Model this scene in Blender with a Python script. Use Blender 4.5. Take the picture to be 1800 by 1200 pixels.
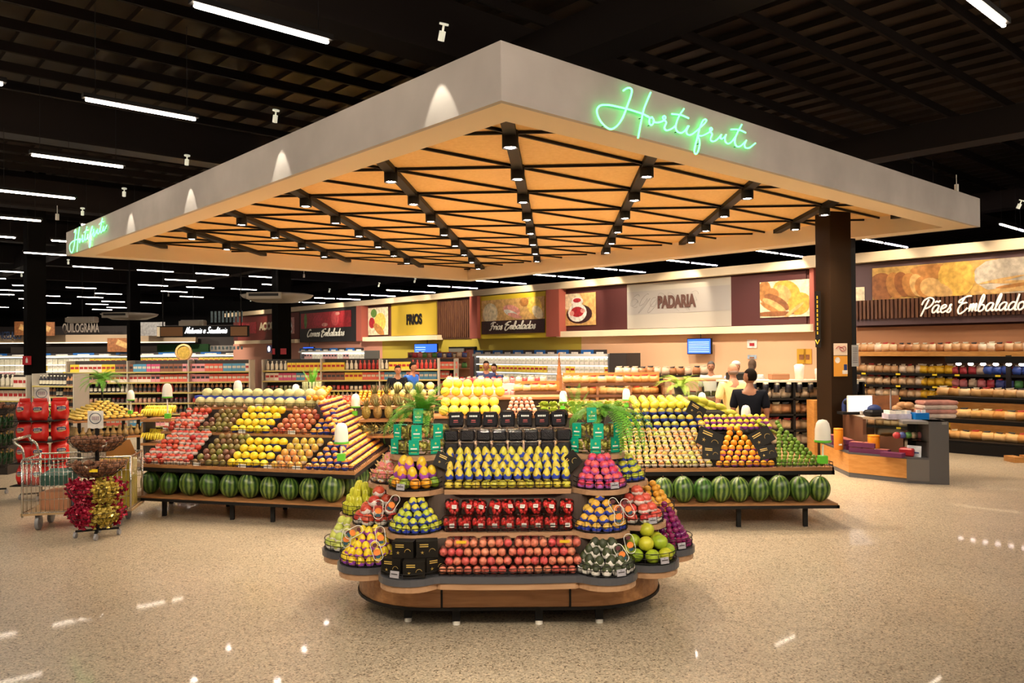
import bpy, math, random
from math import sin, cos, pi, radians as R_
random.seed(7)
for o in list(bpy.data.objects): bpy.data.objects.remove(o)
S = bpy.context.scene
COL = S.collection
# ---------------------------------------------------------------- camera
HC, FP, ROLL, PIT = 2.0, 1414.4, 0.0077, 0.0084
cam_d = bpy.data.cameras.new('camera'); cam = bpy.data.objects.new('camera', cam_d); COL.objects.link(cam)
cam.location = (0, 0, HC); cam.rotation_mode = 'XYZ'
cam_d.sensor_width = 36; cam_d.lens = 36*FP/1800; cam_d.clip_end = 300; cam_d.clip_start = .05
from mathutils import Matrix, Vector, Euler
_R = Vector((cos(ROLL), 0, -sin(ROLL))); _f = Vector((0, cos(PIT), sin(PIT)))
_r0 = Vector((1, 0, 0)); _u0 = Vector((0, -sin(PIT), cos(PIT)))
_Rt = _r0*cos(ROLL) - _u0*sin(ROLL); _Up = _u0*cos(ROLL) + _r0*sin(ROLL)
cam.matrix_world = Matrix(((_Rt.x, _Up.x, -_f.x, 0), (_Rt.y, _Up.y, -_f.y, 0), (_Rt.z, _Up.z, -_f.z, HC), (0, 0, 0, 1)))
S.camera = cam
S.view_settings.view_transform = 'Standard'; S.view_settings.look = 'None'
S.view_settings.gamma = 1; S.view_settings.use_curve_mapping = False
S.view_settings.exposure = 0.6
# ---------------------------------------------------------------- world: the dark hall has no sky, only a trace of fill
w = bpy.data.worlds.new('world'); S.world = w; w.use_nodes = True
w.node_tree.nodes['Background'].inputs[0].default_value = (1, .85, .7, 1)
w.node_tree.nodes['Background'].inputs[1].default_value = .02
TUBE_E, SPOT_W, CAN_E, SCALLOP_W = 42, 215, 160, 32
# survey helpers: where the camera's sight line meets a height, a wall or a distance
A2 = Vector((-.6665, .7455)); B2 = Vector((.7455, .6665))     # the store's two building directions
def _ray(x, y): return _f + _Rt*((x-900)/FP) - _Up*((y-600)/FP)
def az(x, y, h):
    d = _ray(x, y); t = (h-HC)/d.z; return Vector((d.x*t, d.y*t, h))
def ac(x, y, c):
    d = _ray(x, y); t = c/(d.x*B2.x+d.y*B2.y); return Vector((d.x*t, d.y*t, HC+d.z*t))
def ad(x, y, Z):
    d = _ray(x, y); t = Z/d.y; return Vector((d.x*t, Z, HC+d.z*t))
# ---------------------------------------------------------------- materials
M = {}
def mat(name, col, rough=.5, metal=0, em=0, emcol=None, var=None, noise=0, nscale=8, bump=0, trans=0, spec=.5, coat=0, alpha=None):
    """var: second colour reached per object at random; noise: mottling towards a darker/lighter tone."""
    if name in M: return M[name]
    m = bpy.data.materials.new(name); m.use_nodes = True; M[name] = m
    nt = m.node_tree; N = nt.nodes; L = nt.links; p = N['Principled BSDF']
    p.inputs['Base Color'].default_value = (*col, 1); p.inputs['Roughness'].default_value = rough
    p.inputs['Metallic'].default_value = metal; p.inputs['Specular IOR Level'].default_value = spec
    if trans: p.inputs['Transmission Weight'].default_value = trans
    if coat: p.inputs['Coat Weight'].default_value = coat
    if em:
        p.inputs['Emission Color'].default_value = (*(emcol or col), 1); p.inputs['Emission Strength'].default_value = em
    out = None
    if var is not None:
        oi = N.new('ShaderNodeObjectInfo'); mx = N.new('ShaderNodeMix'); mx.data_type = 'RGBA'
        L.new(oi.outputs['Random'], mx.inputs[0]); mx.inputs[6].default_value = (*col, 1); mx.inputs[7].default_value = (*var, 1)
        out = mx.outputs[2]
    if noise or bump:
        tc = N.new('ShaderNodeTexCoord'); nz = N.new('ShaderNodeTexNoise'); nz.inputs['Scale'].default_value = nscale
        nz.inputs['Detail'].default_value = 3; L.new(tc.outputs['Object'], nz.inputs['Vector'])
        if noise:
            m2 = N.new('ShaderNodeMix'); m2.data_type = 'RGBA'; m2.blend_type = 'MULTIPLY'; m2.inputs[0].default_value = 1
            rp = N.new('ShaderNodeMapRange'); rp.inputs[1].default_value = .3; rp.inputs[2].default_value = .7
            rp.inputs[3].default_value = 1-noise; rp.inputs[4].default_value = 1+noise*.4
            L.new(nz.outputs['Fac'], rp.inputs[0]); L.new(rp.outputs[0], m2.inputs[7])
            if out: L.new(out, m2.inputs[6])
            else: m2.inputs[6].default_value = (*col, 1)
            out = m2.outputs[2]
        if bump:
            b = N.new('ShaderNodeBump'); b.inputs['Strength'].default_value = bump; b.inputs['Distance'].default_value = .02
            L.new(nz.outputs['Fac'], b.inputs['Height']); L.new(b.outputs[0], p.inputs['Normal'])
    if out: L.new(out, p.inputs['Base Color'])
    if alpha is not None:
        tr = N.new('ShaderNodeBsdfTransparent'); ms = N.new('ShaderNodeMixShader'); ms.inputs[0].default_value = alpha
        L.new(tr.outputs[0], ms.inputs[1]); L.new(p.outputs[0], ms.inputs[2]); L.new(ms.outputs[0], N['Material Output'].inputs[0])
    return m
def wood(name, c1, c2, scale=(1, 12, 12), rough=.4):
    m = mat(name, c1, rough); nt = m.node_tree; N = nt.nodes; L = nt.links; p = N['Principled BSDF']
    tc = N.new('ShaderNodeTexCoord'); mp = N.new('ShaderNodeMapping'); mp.inputs['Scale'].default_value = scale
    nz = N.new('ShaderNodeTexNoise'); nz.inputs['Scale'].default_value = 3; nz.inputs['Detail'].default_value = 6; nz.inputs['Distortion'].default_value = .6
    cr = N.new('ShaderNodeValToRGB'); cr.color_ramp.elements[0].color = (*c1, 1); cr.color_ramp.elements[1].color = (*c2, 1)
    cr.color_ramp.elements[0].position = .35; cr.color_ramp.elements[1].position = .65
    L.new(tc.outputs['Object'], mp.inputs[0]); L.new(mp.outputs[0], nz.inputs['Vector']); L.new(nz.outputs['Fac'], cr.inputs[0]); L.new(cr.outputs[0], p.inputs['Base Color'])
    return m
WOOD = wood('oak', (.30, .13, .045), (.42, .20, .075)); WOODL = wood('light_oak', (.38, .21, .11), (.46, .27, .15))
WOODC = wood('ceiling_veneer', (.78, .47, .15), (.85, .54, .19), (6, 6, 1), .55)
WOODY = wood('honey_wood', (.50, .22, .05), (.60, .29, .08), (2, 2, 10), .35)
BLK = mat('black_metal', (.007, .006, .006), .55, spec=.25); DARK = mat('dark_board', (.03, .024, .022), .6)
GREY = mat('grey_laminate', (.10, .10, .11), .4); GREYL = mat('grey_edge', (.07, .07, .08), .35)
WHT = mat('white_plastic', (.85, .82, .75), .4); STEEL = mat('brushed_steel', (.5, .48, .45), .3, .9)
def film(name, tint, ior, rough, haze=.03):
    m = bpy.data.materials.new(name); m.use_nodes = True; M[name] = m; nt = m.node_tree; N = nt.nodes; L = nt.links; N.remove(N['Principled BSDF'])
    tr = N.new('ShaderNodeBsdfTransparent'); tr.inputs[0].default_value = (*tint, 1); gl = N.new('ShaderNodeBsdfGlossy'); gl.inputs['Roughness'].default_value = rough
    fr = N.new('ShaderNodeFresnel'); fr.inputs[0].default_value = ior; ms = N.new('ShaderNodeMixShader'); ad_ = N.new('ShaderNodeMath'); ad_.inputs[1].default_value = haze
    L.new(fr.outputs[0], ad_.inputs[0]); L.new(ad_.outputs[0], ms.inputs[0]); L.new(tr.outputs[0], ms.inputs[1]); L.new(gl.outputs[0], ms.inputs[2]); L.new(ms.outputs[0], N['Material Output'].inputs[0]); return m
GLASS = film('clear_film', (.98, .98, .98), 1.35, .12); CLAMR = film('clamshell_lid', (.9, .9, .92), 1.45, .2, .22); CLAM = film('clear_clamshell', (.96, .96, .97), 1.4, .1); PLGLASS = film('glass_panel', (.90, .96, .92), 1.45, .03)
CREAM = mat('cream_plaster', (.72, .58, .40), .7, noise=.06, nscale=2)
CONC = mat('concrete_plaster', (.36, .32, .29), .75, noise=.16, nscale=1.3, bump=.05)
# ---------------------------------------------------------------- mesh builder
class MB:
    def __init__(s): s.v = []; s.f = []; s.m = []; s.sm = []
    def add(s, vs, fs, mi=0, sm=False):
        o = len(s.v); s.v += [tuple(v) for v in vs]
        for f in fs: s.f.append([i+o for i in f]); s.m.append(mi); s.sm.append(sm)
        return s
    def box(s, c, d, mi=0, rz=0, rx=0, ry=0, bev=0):
        x, y, z = d[0]/2, d[1]/2, d[2]/2
        if bev:
            b = min(bev, x*.8, y*.8, z*.8); vs = []
            for (zz, k) in ((-z, b), (-z+b, 0), (z-b, 0), (z, b)):
                X, Y, q = x-k*.7, y-k*.7, b*.8
                vs += [(px, py, zz) for px, py in ((-X+q, -Y), (X-q, -Y), (X, -Y+q), (X, Y-q), (X-q, Y), (-X+q, Y), (-X, Y-q), (-X, -Y+q))]
            n = 8; fs = [list(range(n))[::-1], list(range(3*n, 4*n))]
            for l in range(3):
                for i in range(n): fs.append([l*n+i, l*n+(i+1) % n, (l+1)*n+(i+1) % n, (l+1)*n+i])
        else:
            vs = [(-x, -y, -z), (x, -y, -z), (x, y, -z), (-x, y, -z), (-x, -y, z), (x, -y, z), (x, y, z), (-x, y, z)]
            fs = [(3, 2, 1, 0), (4, 5, 6, 7), (0, 1, 5, 4), (1, 2, 6, 5), (2, 3, 7, 6), (3, 0, 4, 7)]
        e = Euler((rx, ry, rz)).to_matrix(); c = Vector(c)
        return s.add([e @ Vector(v) + c for v in vs], fs, mi)
    def lathe(s, prof, n=12, c=(0, 0, 0), mi=0, sm=True, a0=0, a1=2*pi, e=None, fn=None):
        full = abs(a1-a0-2*pi) < 1e-6; k = n if full else n+1; vs = []; c = Vector(c)
        for j, (r, z) in enumerate(prof):
            for i in range(k):
                a = a0+(a1-a0)*i/n; rr = r*(fn(a, j, z) if fn else 1)
                v = Vector((rr*cos(a), rr*sin(a), z)); vs.append((e @ v if e else v)+c)
        fs = []
        for j in range(len(prof)-1):
            for i in range(n):
                i2 = (i+1) % k; fs.append([j*k+i, j*k+i2, (j+1)*k+i2, (j+1)*k+i])
        return s.add(vs, fs, mi, sm)
    def cyl(s, p, q, r, n=10, mi=0, r2=None, caps=True, sm=True):
        p, q = Vector(p), Vector(q); d = q-p; e = d.to_track_quat('Z', 'Y').to_matrix(); l = d.length; r2 = r if r2 is None else r2
        s.lathe([(r, 0), (r2, l)], n, p, mi, sm, e=e)
        if caps: s.lathe([(0, 0), (r, 0)], n, p, mi, False, e=e); s.lathe([(r2, l), (0, l)], n, p, mi, False, e=e)
        return s
    def ell(s, c, r, n=12, m=8, mi=0, e=None, fn=None):
        if not hasattr(r, '__len__'): r = (r, r, r)
        vs = []; c = Vector(c)
        for j in range(m+1):
            t = -pi/2+pi*j/m
            for i in range(n):
                a = 2*pi*i/n; k = fn(a, t) if fn else 1
                v = Vector((r[0]*cos(t)*cos(a)*k, r[1]*cos(t)*sin(a)*k, r[2]*sin(t)*k)); vs.append((e @ v if e else v)+c)
        fs = [[j*n+i, j*n+(i+1) % n, (j+1)*n+(i+1) % n, (j+1)*n+i] for j in range(m) for i in range(n)]
        return s.add(vs, fs, mi, True)
    def tube(s, pts, r, n=6, mi=0, closed=False):
        P = [Vector(p) for p in pts]; k = len(P); vs = []; prev = None
        for i in range(k):
            t = (P[(i+1) % k if closed else min(i+1, k-1)]-P[(i-1) % k if closed else max(i-1, 0)])
            t = t.normalized() if t.length > 1e-9 else Vector((0, 0, 1))
            if prev is None: u = t.orthogonal().normalized()
            else:
                u = prev-t*prev.dot(t); u = u.normalized() if u.length > 1e-6 else t.orthogonal().normalized()
            prev = u; w_ = t.cross(u); rr = r[i] if hasattr(r, '__len__') else r
            vs += [P[i]+u*(rr*cos(2*pi*j/n))+w_*(rr*sin(2*pi*j/n)) for j in range(n)]
        fs = [[i*n+j, i*n+(j+1) % n, ((i+1) % k)*n+(j+1) % n, ((i+1) % k)*n+j] for i in range(k if closed else k-1) for j in range(n)]
        if not closed: fs += [list(range(n))[::-1], [(k-1)*n+j for j in range(n)]]
        return s.add(vs, fs, mi, True)
    def prism(s, poly, z0, z1, mi=0, sm=False, top=None):
        n = len(poly); vs = [(p[0], p[1], z0) for p in poly]+[(p[0], p[1], z1) for p in (top or poly)]
        s.add(vs, [[i, (i+1) % n, n+(i+1) % n, n+i] for i in range(n)], mi, sm)
        s.add([v for v in vs[n:]], [list(range(n))], mi); s.add([v for v in vs[:n]], [list(range(n))[::-1]], mi)
        return s
    def slab(s, o, u, v, w_, pts, mi=0, th=.01):
        """flat outline pts (a,b) in the frame o+a*u+b*v, thickness th along w_"""
        n = len(pts); f = [o+u*a+v*b for a, b in pts]; k = [p+w_*th for p in f]
        s.add(f+k, [list(range(n))[::-1], list(range(n, 2*n))]+[[i, (i+1) % n, n+(i+1) % n, n+i] for i in range(n)], mi); return s
    def pillow(s, w_, d_, h_, c=(0, 0, 0), mi=0, n=8, wr=.06, top=.0):
        """a soft sealed bag: flat seams round a bulging middle, slightly creased"""
        vs = []; c = Vector(c)
        for sd in (-1, 1):
            for j in range(n+1):
                for i in range(n+1):
                    x, z = 2*i/n-1, 2*j/n-1; b = (1-x**4)*(1-z**4)*(1+wr*sin(7*x+5*z)*1.5)
                    nx = 1-(.12+top*max(0, z))*z*z-.03*sin(5*z); vs.append(Vector((x*w_/2*nx, sd*d_/2*b, h_/2+z*h_/2))+c)
        k = (n+1)**2; fs = []
        for sd in (0, 1):
            for j in range(n):
                for i in range(n): q = [sd*k+j*(n+1)+i, sd*k+j*(n+1)+i+1, sd*k+(j+1)*(n+1)+i+1, sd*k+(j+1)*(n+1)+i]; fs.append(q if sd == 0 else q[::-1])
        return s.add(vs, fs, mi, True)
    def mesh(s, name, mats):
        me = bpy.data.meshes.new(name); me.from_pydata(s.v, [], s.f); me.update()
        for m in (mats if isinstance(mats, (list, tuple)) else [mats]): me.materials.append(m)
        me.polygons.foreach_set('material_index', s.m); me.polygons.foreach_set('use_smooth', s.sm); me.update()
        return me
    def build(s, name, mats, parent=None, loc=None):
        o = bpy.data.objects.new(name, s.mesh(name, mats)); COL.objects.link(o)
        if parent: o.parent = parent
        if loc is not None: o.location = loc
        return o
def tag(o, label=None, cat=None, group=None, kind=None):
    if label: o['label'] = label
    if cat: o['category'] = cat
    if group: o['group'] = group
    if kind: o['kind'] = kind
    return o
def struct(o): o['kind'] = 'structure'; return o
def empty(name, label, cat, loc=(0, 0, 0), rz=0, group=None):
    o = bpy.data.objects.new(name, None); COL.objects.link(o); o.location = loc; o.rotation_euler = (0, 0, rz); o.empty_display_size = .1
    return tag(o, label, cat, group)
class Kind:
    """one thing with its parts: builds[0] is the root mesh (or None for an empty), the others are its parts"""
    def __init__(s, name, cat, root, parts=(), deep=None):
        s.name, s.cat, s.root, s.parts, s.deep = name, cat, root, parts, deep or {}
    def put(s, loc, rot=(0, 0, 0), sc=1, label=None, group=None, parts=True):
        o = bpy.data.objects.new(s.name, s.root); COL.objects.link(o)
        o.location = loc; o.rotation_euler = rot; o.scale = (sc, sc, sc) if not hasattr(sc, '__len__') else sc
        tag(o, label, s.cat, group)
        if parts:
            for i, p in enumerate(s.parts):
                c = bpy.data.objects.new(p[0], p[1]); COL.objects.link(c); c.parent = o
                if len(p) > 2: c.location = p[2]
                if len(p) > 3: c.rotation_euler = p[3]
                for q in s.deep.get(i, ()):
                    d = bpy.data.objects.new(q[0], q[1]); COL.objects.link(d); d.parent = c
        return o
rnd = random.uniform
def smooth(pts, k=4):
    P = [Vector(p) for p in pts]; out = []
    for i in range(len(P)-1):
        p0, p1, p2, p3 = P[max(i-1, 0)], P[i], P[i+1], P[min(i+2, len(P)-1)]
        for j in range(k):
            t = j/k; out.append(.5*((2*p1)+(p2-p0)*t+(2*p0-5*p1+4*p2-p3)*t*t+(3*p1-p0-3*p2+p3)*t**3))
    out.append(P[-1]); return out
# ---------------------------------------------------------------- floor
def floor_mat():
    m = mat('polished_granilite', (.5, .4, .28), .12); nt = m.node_tree; N = nt.nodes; L = nt.links; p = N['Principled BSDF']
    tc = N.new('ShaderNodeTexCoord')
    def noise(s, d=4):
        n = N.new('ShaderNodeTexNoise'); n.inputs['Scale'].default_value = s; n.inputs['Detail'].default_value = d; L.new(tc.outputs['Object'], n.inputs['Vector']); return n
    vo = N.new('ShaderNodeTexVoronoi'); vo.inputs['Scale'].default_value = 95; L.new(tc.outputs['Object'], vo.inputs['Vector'])
    sep = N.new('ShaderNodeSeparateColor'); L.new(vo.outputs['Color'], sep.inputs[0])
    cr = N.new('ShaderNodeValToRGB'); e = cr.color_ramp.elements
    e[0].position = 0; e[0].color = (.11, .085, .055, 1); e[1].position = 1; e[1].color = (.66, .54, .38, 1)
    for pos, c in ((.10, (.24, .185, .125, 1)), (.24, (.40, .33, .235, 1)), (.7, (.46, .395, .30, 1))):
        x = e.new(pos); x.color = c
    L.new(sep.outputs[0], cr.inputs[0])
    big = noise(.35, 3); mr = N.new('ShaderNodeMapRange'); mr.inputs[1].default_value = .35; mr.inputs[2].default_value = .65; mr.inputs[3].default_value = .82; mr.inputs[4].default_value = 1.08
    L.new(big.outputs['Fac'], mr.inputs[0])
    mx = N.new('ShaderNodeMix'); mx.data_type = 'RGBA'; mx.blend_type = 'MULTIPLY'; mx.inputs[0].default_value = 1
    L.new(cr.outputs[0], mx.inputs[6]); L.new(mr.outputs[0], mx.inputs[7]); L.new(mx.outputs[2], p.inputs['Base Color'])
    n2 = noise(1.1, 4); m2 = N.new('ShaderNodeMapRange'); m2.inputs[3].default_value = .26; m2.inputs[4].default_value = .42
    L.new(n2.outputs['Fac'], m2.inputs[0]); L.new(m2.outputs[0], p.inputs['Roughness'])
    p.inputs['Specular IOR Level'].default_value = .35; p.inputs['Coat Weight'].default_value = .12; p.inputs['Coat Roughness'].default_value = .04
    return m
fl = MB(); fl.box((-5, 26, -.05), (70, 76, .1)); struct(fl.build('floor', floor_mat()))
# ---------------------------------------------------------------- roof, beams and shell
ROOF = mat('dark_roof_sheet', (.048, .032, .020), .7, noise=.3, nscale=.6); BEAM = mat('dark_beam', (.016, .011, .009), .8, spec=.2)
DW = mat('dark_wall', (.02, .017, .016), .8)
def P3(a, b, z): v = A2*a+B2*b; return Vector((v.x, v.y, z))
c = MB(); c.box((-5, 26, 7.5), (70, 76, .1), 0)
RZ = math.atan2(B2.y, B2.x)
for i in range(150):                      # ribs of the roof sheet run along the store's long direction
    p = P3(24, -38+i*.62, 7.40); c.box(p, (.16, 70, .10), 0, rz=RZ)
struct(c.build('ceiling', ROOF))
bm = MB()
for k in range(-1, 9):
    bm.box(P3(.6+k*8.1, 8, 6.3), (60, .32, .75), rz=RZ)
    bm.box(P3(.6+k*8.1, 8, 5.92), (60, .5, .06), rz=RZ)
for k in range(-3, 4): bm.box(P3(26, -1+k*8.5, 5.9), (.5, 64, .5), rz=RZ)
for k in range(60): bm.box(P3(-2+k*1.07, 4, 6.95), (62, .06, .16), rz=RZ)
struct(bm.build('ceiling', BEAM)).name = 'trim_1'
wl = MB(); wl.box((-39.9, 26, 3.8), (.2, 76, 7.6)); struct(wl.build('wall_left', DW))
wl = MB(); wl.box((-5, 63.9, 3.8), (70, .2, 7.6)); struct(wl.build('wall_back', DW))
wl = MB(); wl.box((29.9, 26, 3.8), (.2, 76, 7.6)); struct(wl.build('wall_right', DW))
wl = MB(); wl.box((-5, -11.9, 3.8), (70, .2, 7.6)); struct(wl.build('wall_front', DW))
# ---------------------------------------------------------------- LED tubes, on their regular grid
TUBE = mat('led_tube', (1, .96, 1), .3, em=TUBE_E, emcol=(1, .84, .66))
TUBEP = mat('led_tube_cool', (.9, .85, 1), .3, em=TUBE_E*1.2, emcol=(.86, .72, 1.0))
def tube_kind(nm, m_, L_):
    h = MB(); h.box((L_/2, 0, .05), (L_+.06, .09, .05)); h.cyl((.1, 0, .07), (.1, 0, 1.1), .004, 5); h.cyl((L_-.1, 0, .07), (L_-.1, 0, 1.1), .004, 5)
    t = MB(); t.box((L_/2, 0, .008), (L_, .034, .028), bev=.008)
    return Kind(nm, 'light', h.mesh('housing', BLK), [('led_tube', t.mesh('led_tube', m_))])
KT = tube_kind('linear_light', TUBE, 1.2); TUBEF = mat('led_tube_foreground', (1, .96, 1), .3, em=80, emcol=(1, .84, .68))
KTF = tube_kind('linear_light', TUBEF, 1.2); KTD = tube_kind('linear_light', mat('led_tube_far', (1, .96, 1), .3, em=14, emcol=(1, .88, .80)), 1.2); KTP = tube_kind('linear_light', TUBEP, 1.45)
TH = 4.76
tubes = []
for i in range(-4, 17):
    for j in range(-7, 12):
        a = 6.48+3.21*i; b = .84+1.98*j-.42*max(0, min(1, 1-(i-1)/4))
        p = P3(a, b, TH)
        if p.y < -9 or abs(p.x) > 38 or p.y > 60: continue
        if 6.0 < p.y and p.x*B2.x+p.y*B2.y > 16.6 : continue
        # the grid is interrupted over the canopy
        ca = p.x*A2.x+p.y*A2.y; cb = p.x*B2.x+p.y*B2.y
        if 3.0 < ca < 18.6 and 3.0 < cb < 15.6: continue
        if (i*7+j*3) % 5 == 0 and p.y > 12 or (i*5+j*4) % 7 < 2 and p.y > 22: continue
        if ca < 4.5 or cb < 0:  # only out-of-view tubes here, some added to brighten the right fascia
            v = p+Vector((.5, .4, 0)); qq = Vector((v.x, v.y, v.z-HC)); zz = qq.dot(_f)
            if zz > 0 and -60 < 900+FP*qq.dot(_Rt)/zz < 1860 and 600-FP*qq.dot(_Up)/zz > -30: continue
        tubes.append((p, i, j))
for p, i, j in tubes:
    fg = p.x*A2.x+p.y*A2.y < 4.5 and p.x*B2.x+p.y*B2.y > -2
    if p.y > 3 and not fg: lb = 'thin white LED tube hanging in the dark ceiling over the %s' % ('near left, by the canopy' if p.y < 14 else 'left aisles' if p.y < 26 else 'far aisles at the back')
    else: lb = 'thin white LED tube hanging unseen over the open foreground floor'
    (KTF if fg else (KTD if p.y > 22 else KT)).put(p, (0, 0, RZ), 1, lb, ('ceiling LED tubes '+('near the canopy' if 3 < p.y < 14 else 'over the left aisles' if 3 < p.y < 26 else 'far back')) if p.y > 3 and not fg else 'foreground LED tubes')
KT.put(az(1765, 47, TH)-P3(0, 1.2, 0), (0, 0, RZ), 1, 'bright LED tube alone in the dark ceiling at the top right', None)
for a in (6.3, 9.5, 12.6, 15.8, 18.9, 22.0, 25.4, 28.7, 32, 35.5, 39, 43):
    KTP.put(P3(a, 22.1, TH), (0, 0, RZ), 1, 'violet-tinted LED tube above the white cornice of the shop wall', 'violet LED tubes above the shop wall')
    KT.put(P3(a, 20.75, TH), (0, 0, RZ), 1, 'dim thin LED tube in line with a violet one above the cornice', 'thin LED tubes beside the violet ones')
# unseen spotlights added over the foreground to brighten the produce stands
KR = MB(); KR.cyl((0, 0, -.08), (0, 0, .08), .045, 12); KR.cyl((0, 0, .08), (0, 0, .3), .01, 6)
KRK = Kind('rail_spotlight', 'light', KR.mesh('rail_spotlight', WHT))  # housing for the added spotlights
for x_, y_, tx, ty in ((-2.6, .8, -.9, 6), (-.9, .3, -.3, 6), (.9, .3, .3, 6), (2.6, .8, .8, 6), (-4.6, 3.2, -3.3, 9.4), (-7.4, 4.6, -5.4, 9.6), (4.6, 3.0, 2.6, 9.2), (7.2, 5.0, 5.2, 12.2)):
    p = Vector((x_, y_, 4.75)); d = (Vector((tx, ty, .8))-p).normalized(); KRK.put(p, (0, 0, 0), 1, 'white spotlight added out of view to brighten the stands', 'added spotlights before the stands')
    ld = bpy.data.lights.new('spot', 'SPOT'); ld.energy = 260; ld.color = (1, .86, .66); ld.spot_size = R_(50); ld.spot_blend = .7; ld.shadow_soft_size = .12
    lo = bpy.data.objects.new('added_stand_beam', ld); COL.objects.link(lo); lo.location = p+d*.16; lo.rotation_mode = 'QUATERNION'; lo.rotation_quaternion = d.to_track_quat('-Z', 'Y')
# spotlights added to brighten dim aisles, shop walls and shelves, with housings
for x_, y_, tx, ty, en in ((-12.4, 16.6, -11.4, 20, 480), (-9.6, 17, -9, 20.4, 480), (-6.8, 17.2, -6.4, 20.6, 480), (-4.0, 17.4, -3.6, 20.8, 480), (1.6, 20.4, 2.8, 23, 500), (3.6, 18.2, 5.2, 21, 500), (5.0, 16.2, 6.6, 19.4, 420), (-3.6, 28, -2.6, 30.5, 500), (-5.2, 30, -4.6, 33, 400), (9.3, 12.6, 9.4, 15.6, 240), (8.1, 14.6, 7.9, 17.4, 120), (-8.6, 12.6, -7.7, 15, 130), (-25, 40, -25, 44.5, 900), (-21, 40.5, -21, 45, 900), (-17.5, 41, -17, 45.4, 900), (-8, 31, -6.8, 34, 600)):
    p = Vector((x_, y_, 4.75)); d = (Vector((tx, ty, 1.0))-p).normalized(); KRK.put(p+Vector((0, 0, .1)), (0, 0, 0), .8, 'tiny white spotlight added in the dark ceiling beyond the canopy to brighten dim parts', 'added spotlights beyond the canopy')
    ld = bpy.data.lights.new('spot', 'SPOT'); ld.energy = en; ld.color = (1, .88, .70); ld.spot_size = R_(95); ld.spot_blend = .8; ld.shadow_soft_size = .08
    lo = bpy.data.objects.new('added_hall_beam', ld); COL.objects.link(lo); lo.location = p; lo.rotation_mode = 'QUATERNION'; lo.rotation_quaternion = d.to_track_quat('-Z', 'Y')
# ---------------------------------------------------------------- the canopy
CN = Vector((-.07, 6.25, 0)); CL1, CL2, CHB, CFT = 13.36, 10.43, 3.93, .47
def C3(s, t, z): return Vector((CN.x+A2.x*s+B2.x*t, CN.y+A2.y*s+B2.y*t, z))
can = empty('canopy', 'huge square grey concrete canopy with slatted honey-coloured underside over the produce stands', 'canopy', C3(0, 0, CHB))
o_ = C3(0, 0, CHB)
def cpart(mb, name, mats): mb.v = [tuple(Vector(v)-o_) for v in mb.v]; return mb.build(name, mats, can)
def quadbox(mb, s0, s1, t0, t1, z0, z1, mi=0):
    vs = [C3(s, t, z) for z in (z0, z1) for s, t in ((s0, t0), (s1, t0), (s1, t1), (s0, t1))]
    return mb.add(vs, [(0, 1, 2, 3), (7, 6, 5, 4), (0, 4, 5, 1), (1, 5, 6, 2), (2, 6, 7, 3), (3, 7, 4, 0)], mi)
RW = .42
f = MB()
zt = CHB+CFT
quadbox(f, 0, .05, 0, CL2, CHB, zt); quadbox(f, CL1-.05, CL1, 0, CL2, CHB, zt)
quadbox(f, .05, CL1-.05, 0, .05, CHB, zt); quadbox(f, .05, CL1-.05, CL2-.05, CL2, CHB, zt)
cpart(f, 'fascia', mat('canopy_concrete', (.52, .475, .44), .75, noise=.14, nscale=1.6, bump=.06))
f = MB(); e = .05; q = RW
SOF = mat('soffit_cream', (.84, .70, .50), .7)
quadbox(f, e, q, e, CL2-e, CHB+.002, CHB+.03); quadbox(f, CL1-q, CL1-e, e, CL2-e, CHB+.002, CHB+.03)
quadbox(f, q, CL1-q, e, q, CHB+.002, CHB+.03); quadbox(f, q, CL1-q, CL2-q, CL2-e, CHB+.002, CHB+.03)
quadbox(f, q-.03, q, q, CL2-q, CHB+.03, zt-.03); quadbox(f, CL1-q, CL1-q+.03, q, CL2-q, CHB+.03, zt-.03)
quadbox(f, q, CL1-q, q-.03, q, CHB+.03, zt-.03); quadbox(f, q, CL1-q, CL2-q, CL2-q+.03, CHB+.03, zt-.03)
cpart(f, 'soffit_rim', SOF)
f = MB(); quadbox(f, q, CL1-q, q, CL2-q, zt-.16, zt-.12); cpart(f, 'veneer_ceiling', WOODC)
S0, T0, SP = 1.465, 1.40, 1.109
ns, ntt = 10, 8
def clip(s, t, ds, dt):
    lo, hi = -99, 99
    for p, d, a, b in ((s, ds, q, CL1-q), (t, dt, q, CL2-q)):
        if abs(d) < 1e-6:
            continue
        x, y = (a-p)/d, (b-p)/d; lo = max(lo, min(x, y)); hi = min(hi, max(x, y))
    return (s+ds*lo, t+dt*lo), (s+ds*hi, t+dt*hi)
def bar(mb, p, q_, w_, z0, z1):
    P, Q = C3(*p, 0), C3(*q_, 0); d = (Q-P); 
    if d.length < .1: return
    mb.box(((P.x+Q.x)/2, (P.y+Q.y)/2, (z0+z1)/2), (d.length, w_, z1-z0), rz=math.atan2(d.y, d.x))
zb = zt-.16
thick, thin = MB(), MB()
for k in range(-8, 11, 2):
    p, q2 = clip(S0+k*SP, T0, 1, 1)
    if q2[0]-p[0] > .2: bar(thick, p, q2, .13, zb-.07, zb-.001)
for i in range(ns+1): bar(thin, *clip(S0+i*SP, T0, 0, 1), .026, zb-.035, zb-.003)
for k in range(0, 19, 2):
    p, q2 = clip(S0+k*SP/2, T0+k*SP/2, 1, -1); bar(thin, p, q2, .026, zb-.036, zb-.004)
cpart(thick, 'light_track', BLK); cpart(thin, 'ceiling_slats', BLK)['kind'] = 'stuff'
h = MB(); h.lathe([(0, .19), (.075, .19), (.085, .18), (.085, 0), (.072, 0), (.070, .03), (0, .03)], 20)
LED = mat('downlight_led', (1, .9, .78), .3, em=CAN_E, emcol=(1, .84, .74))
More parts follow.
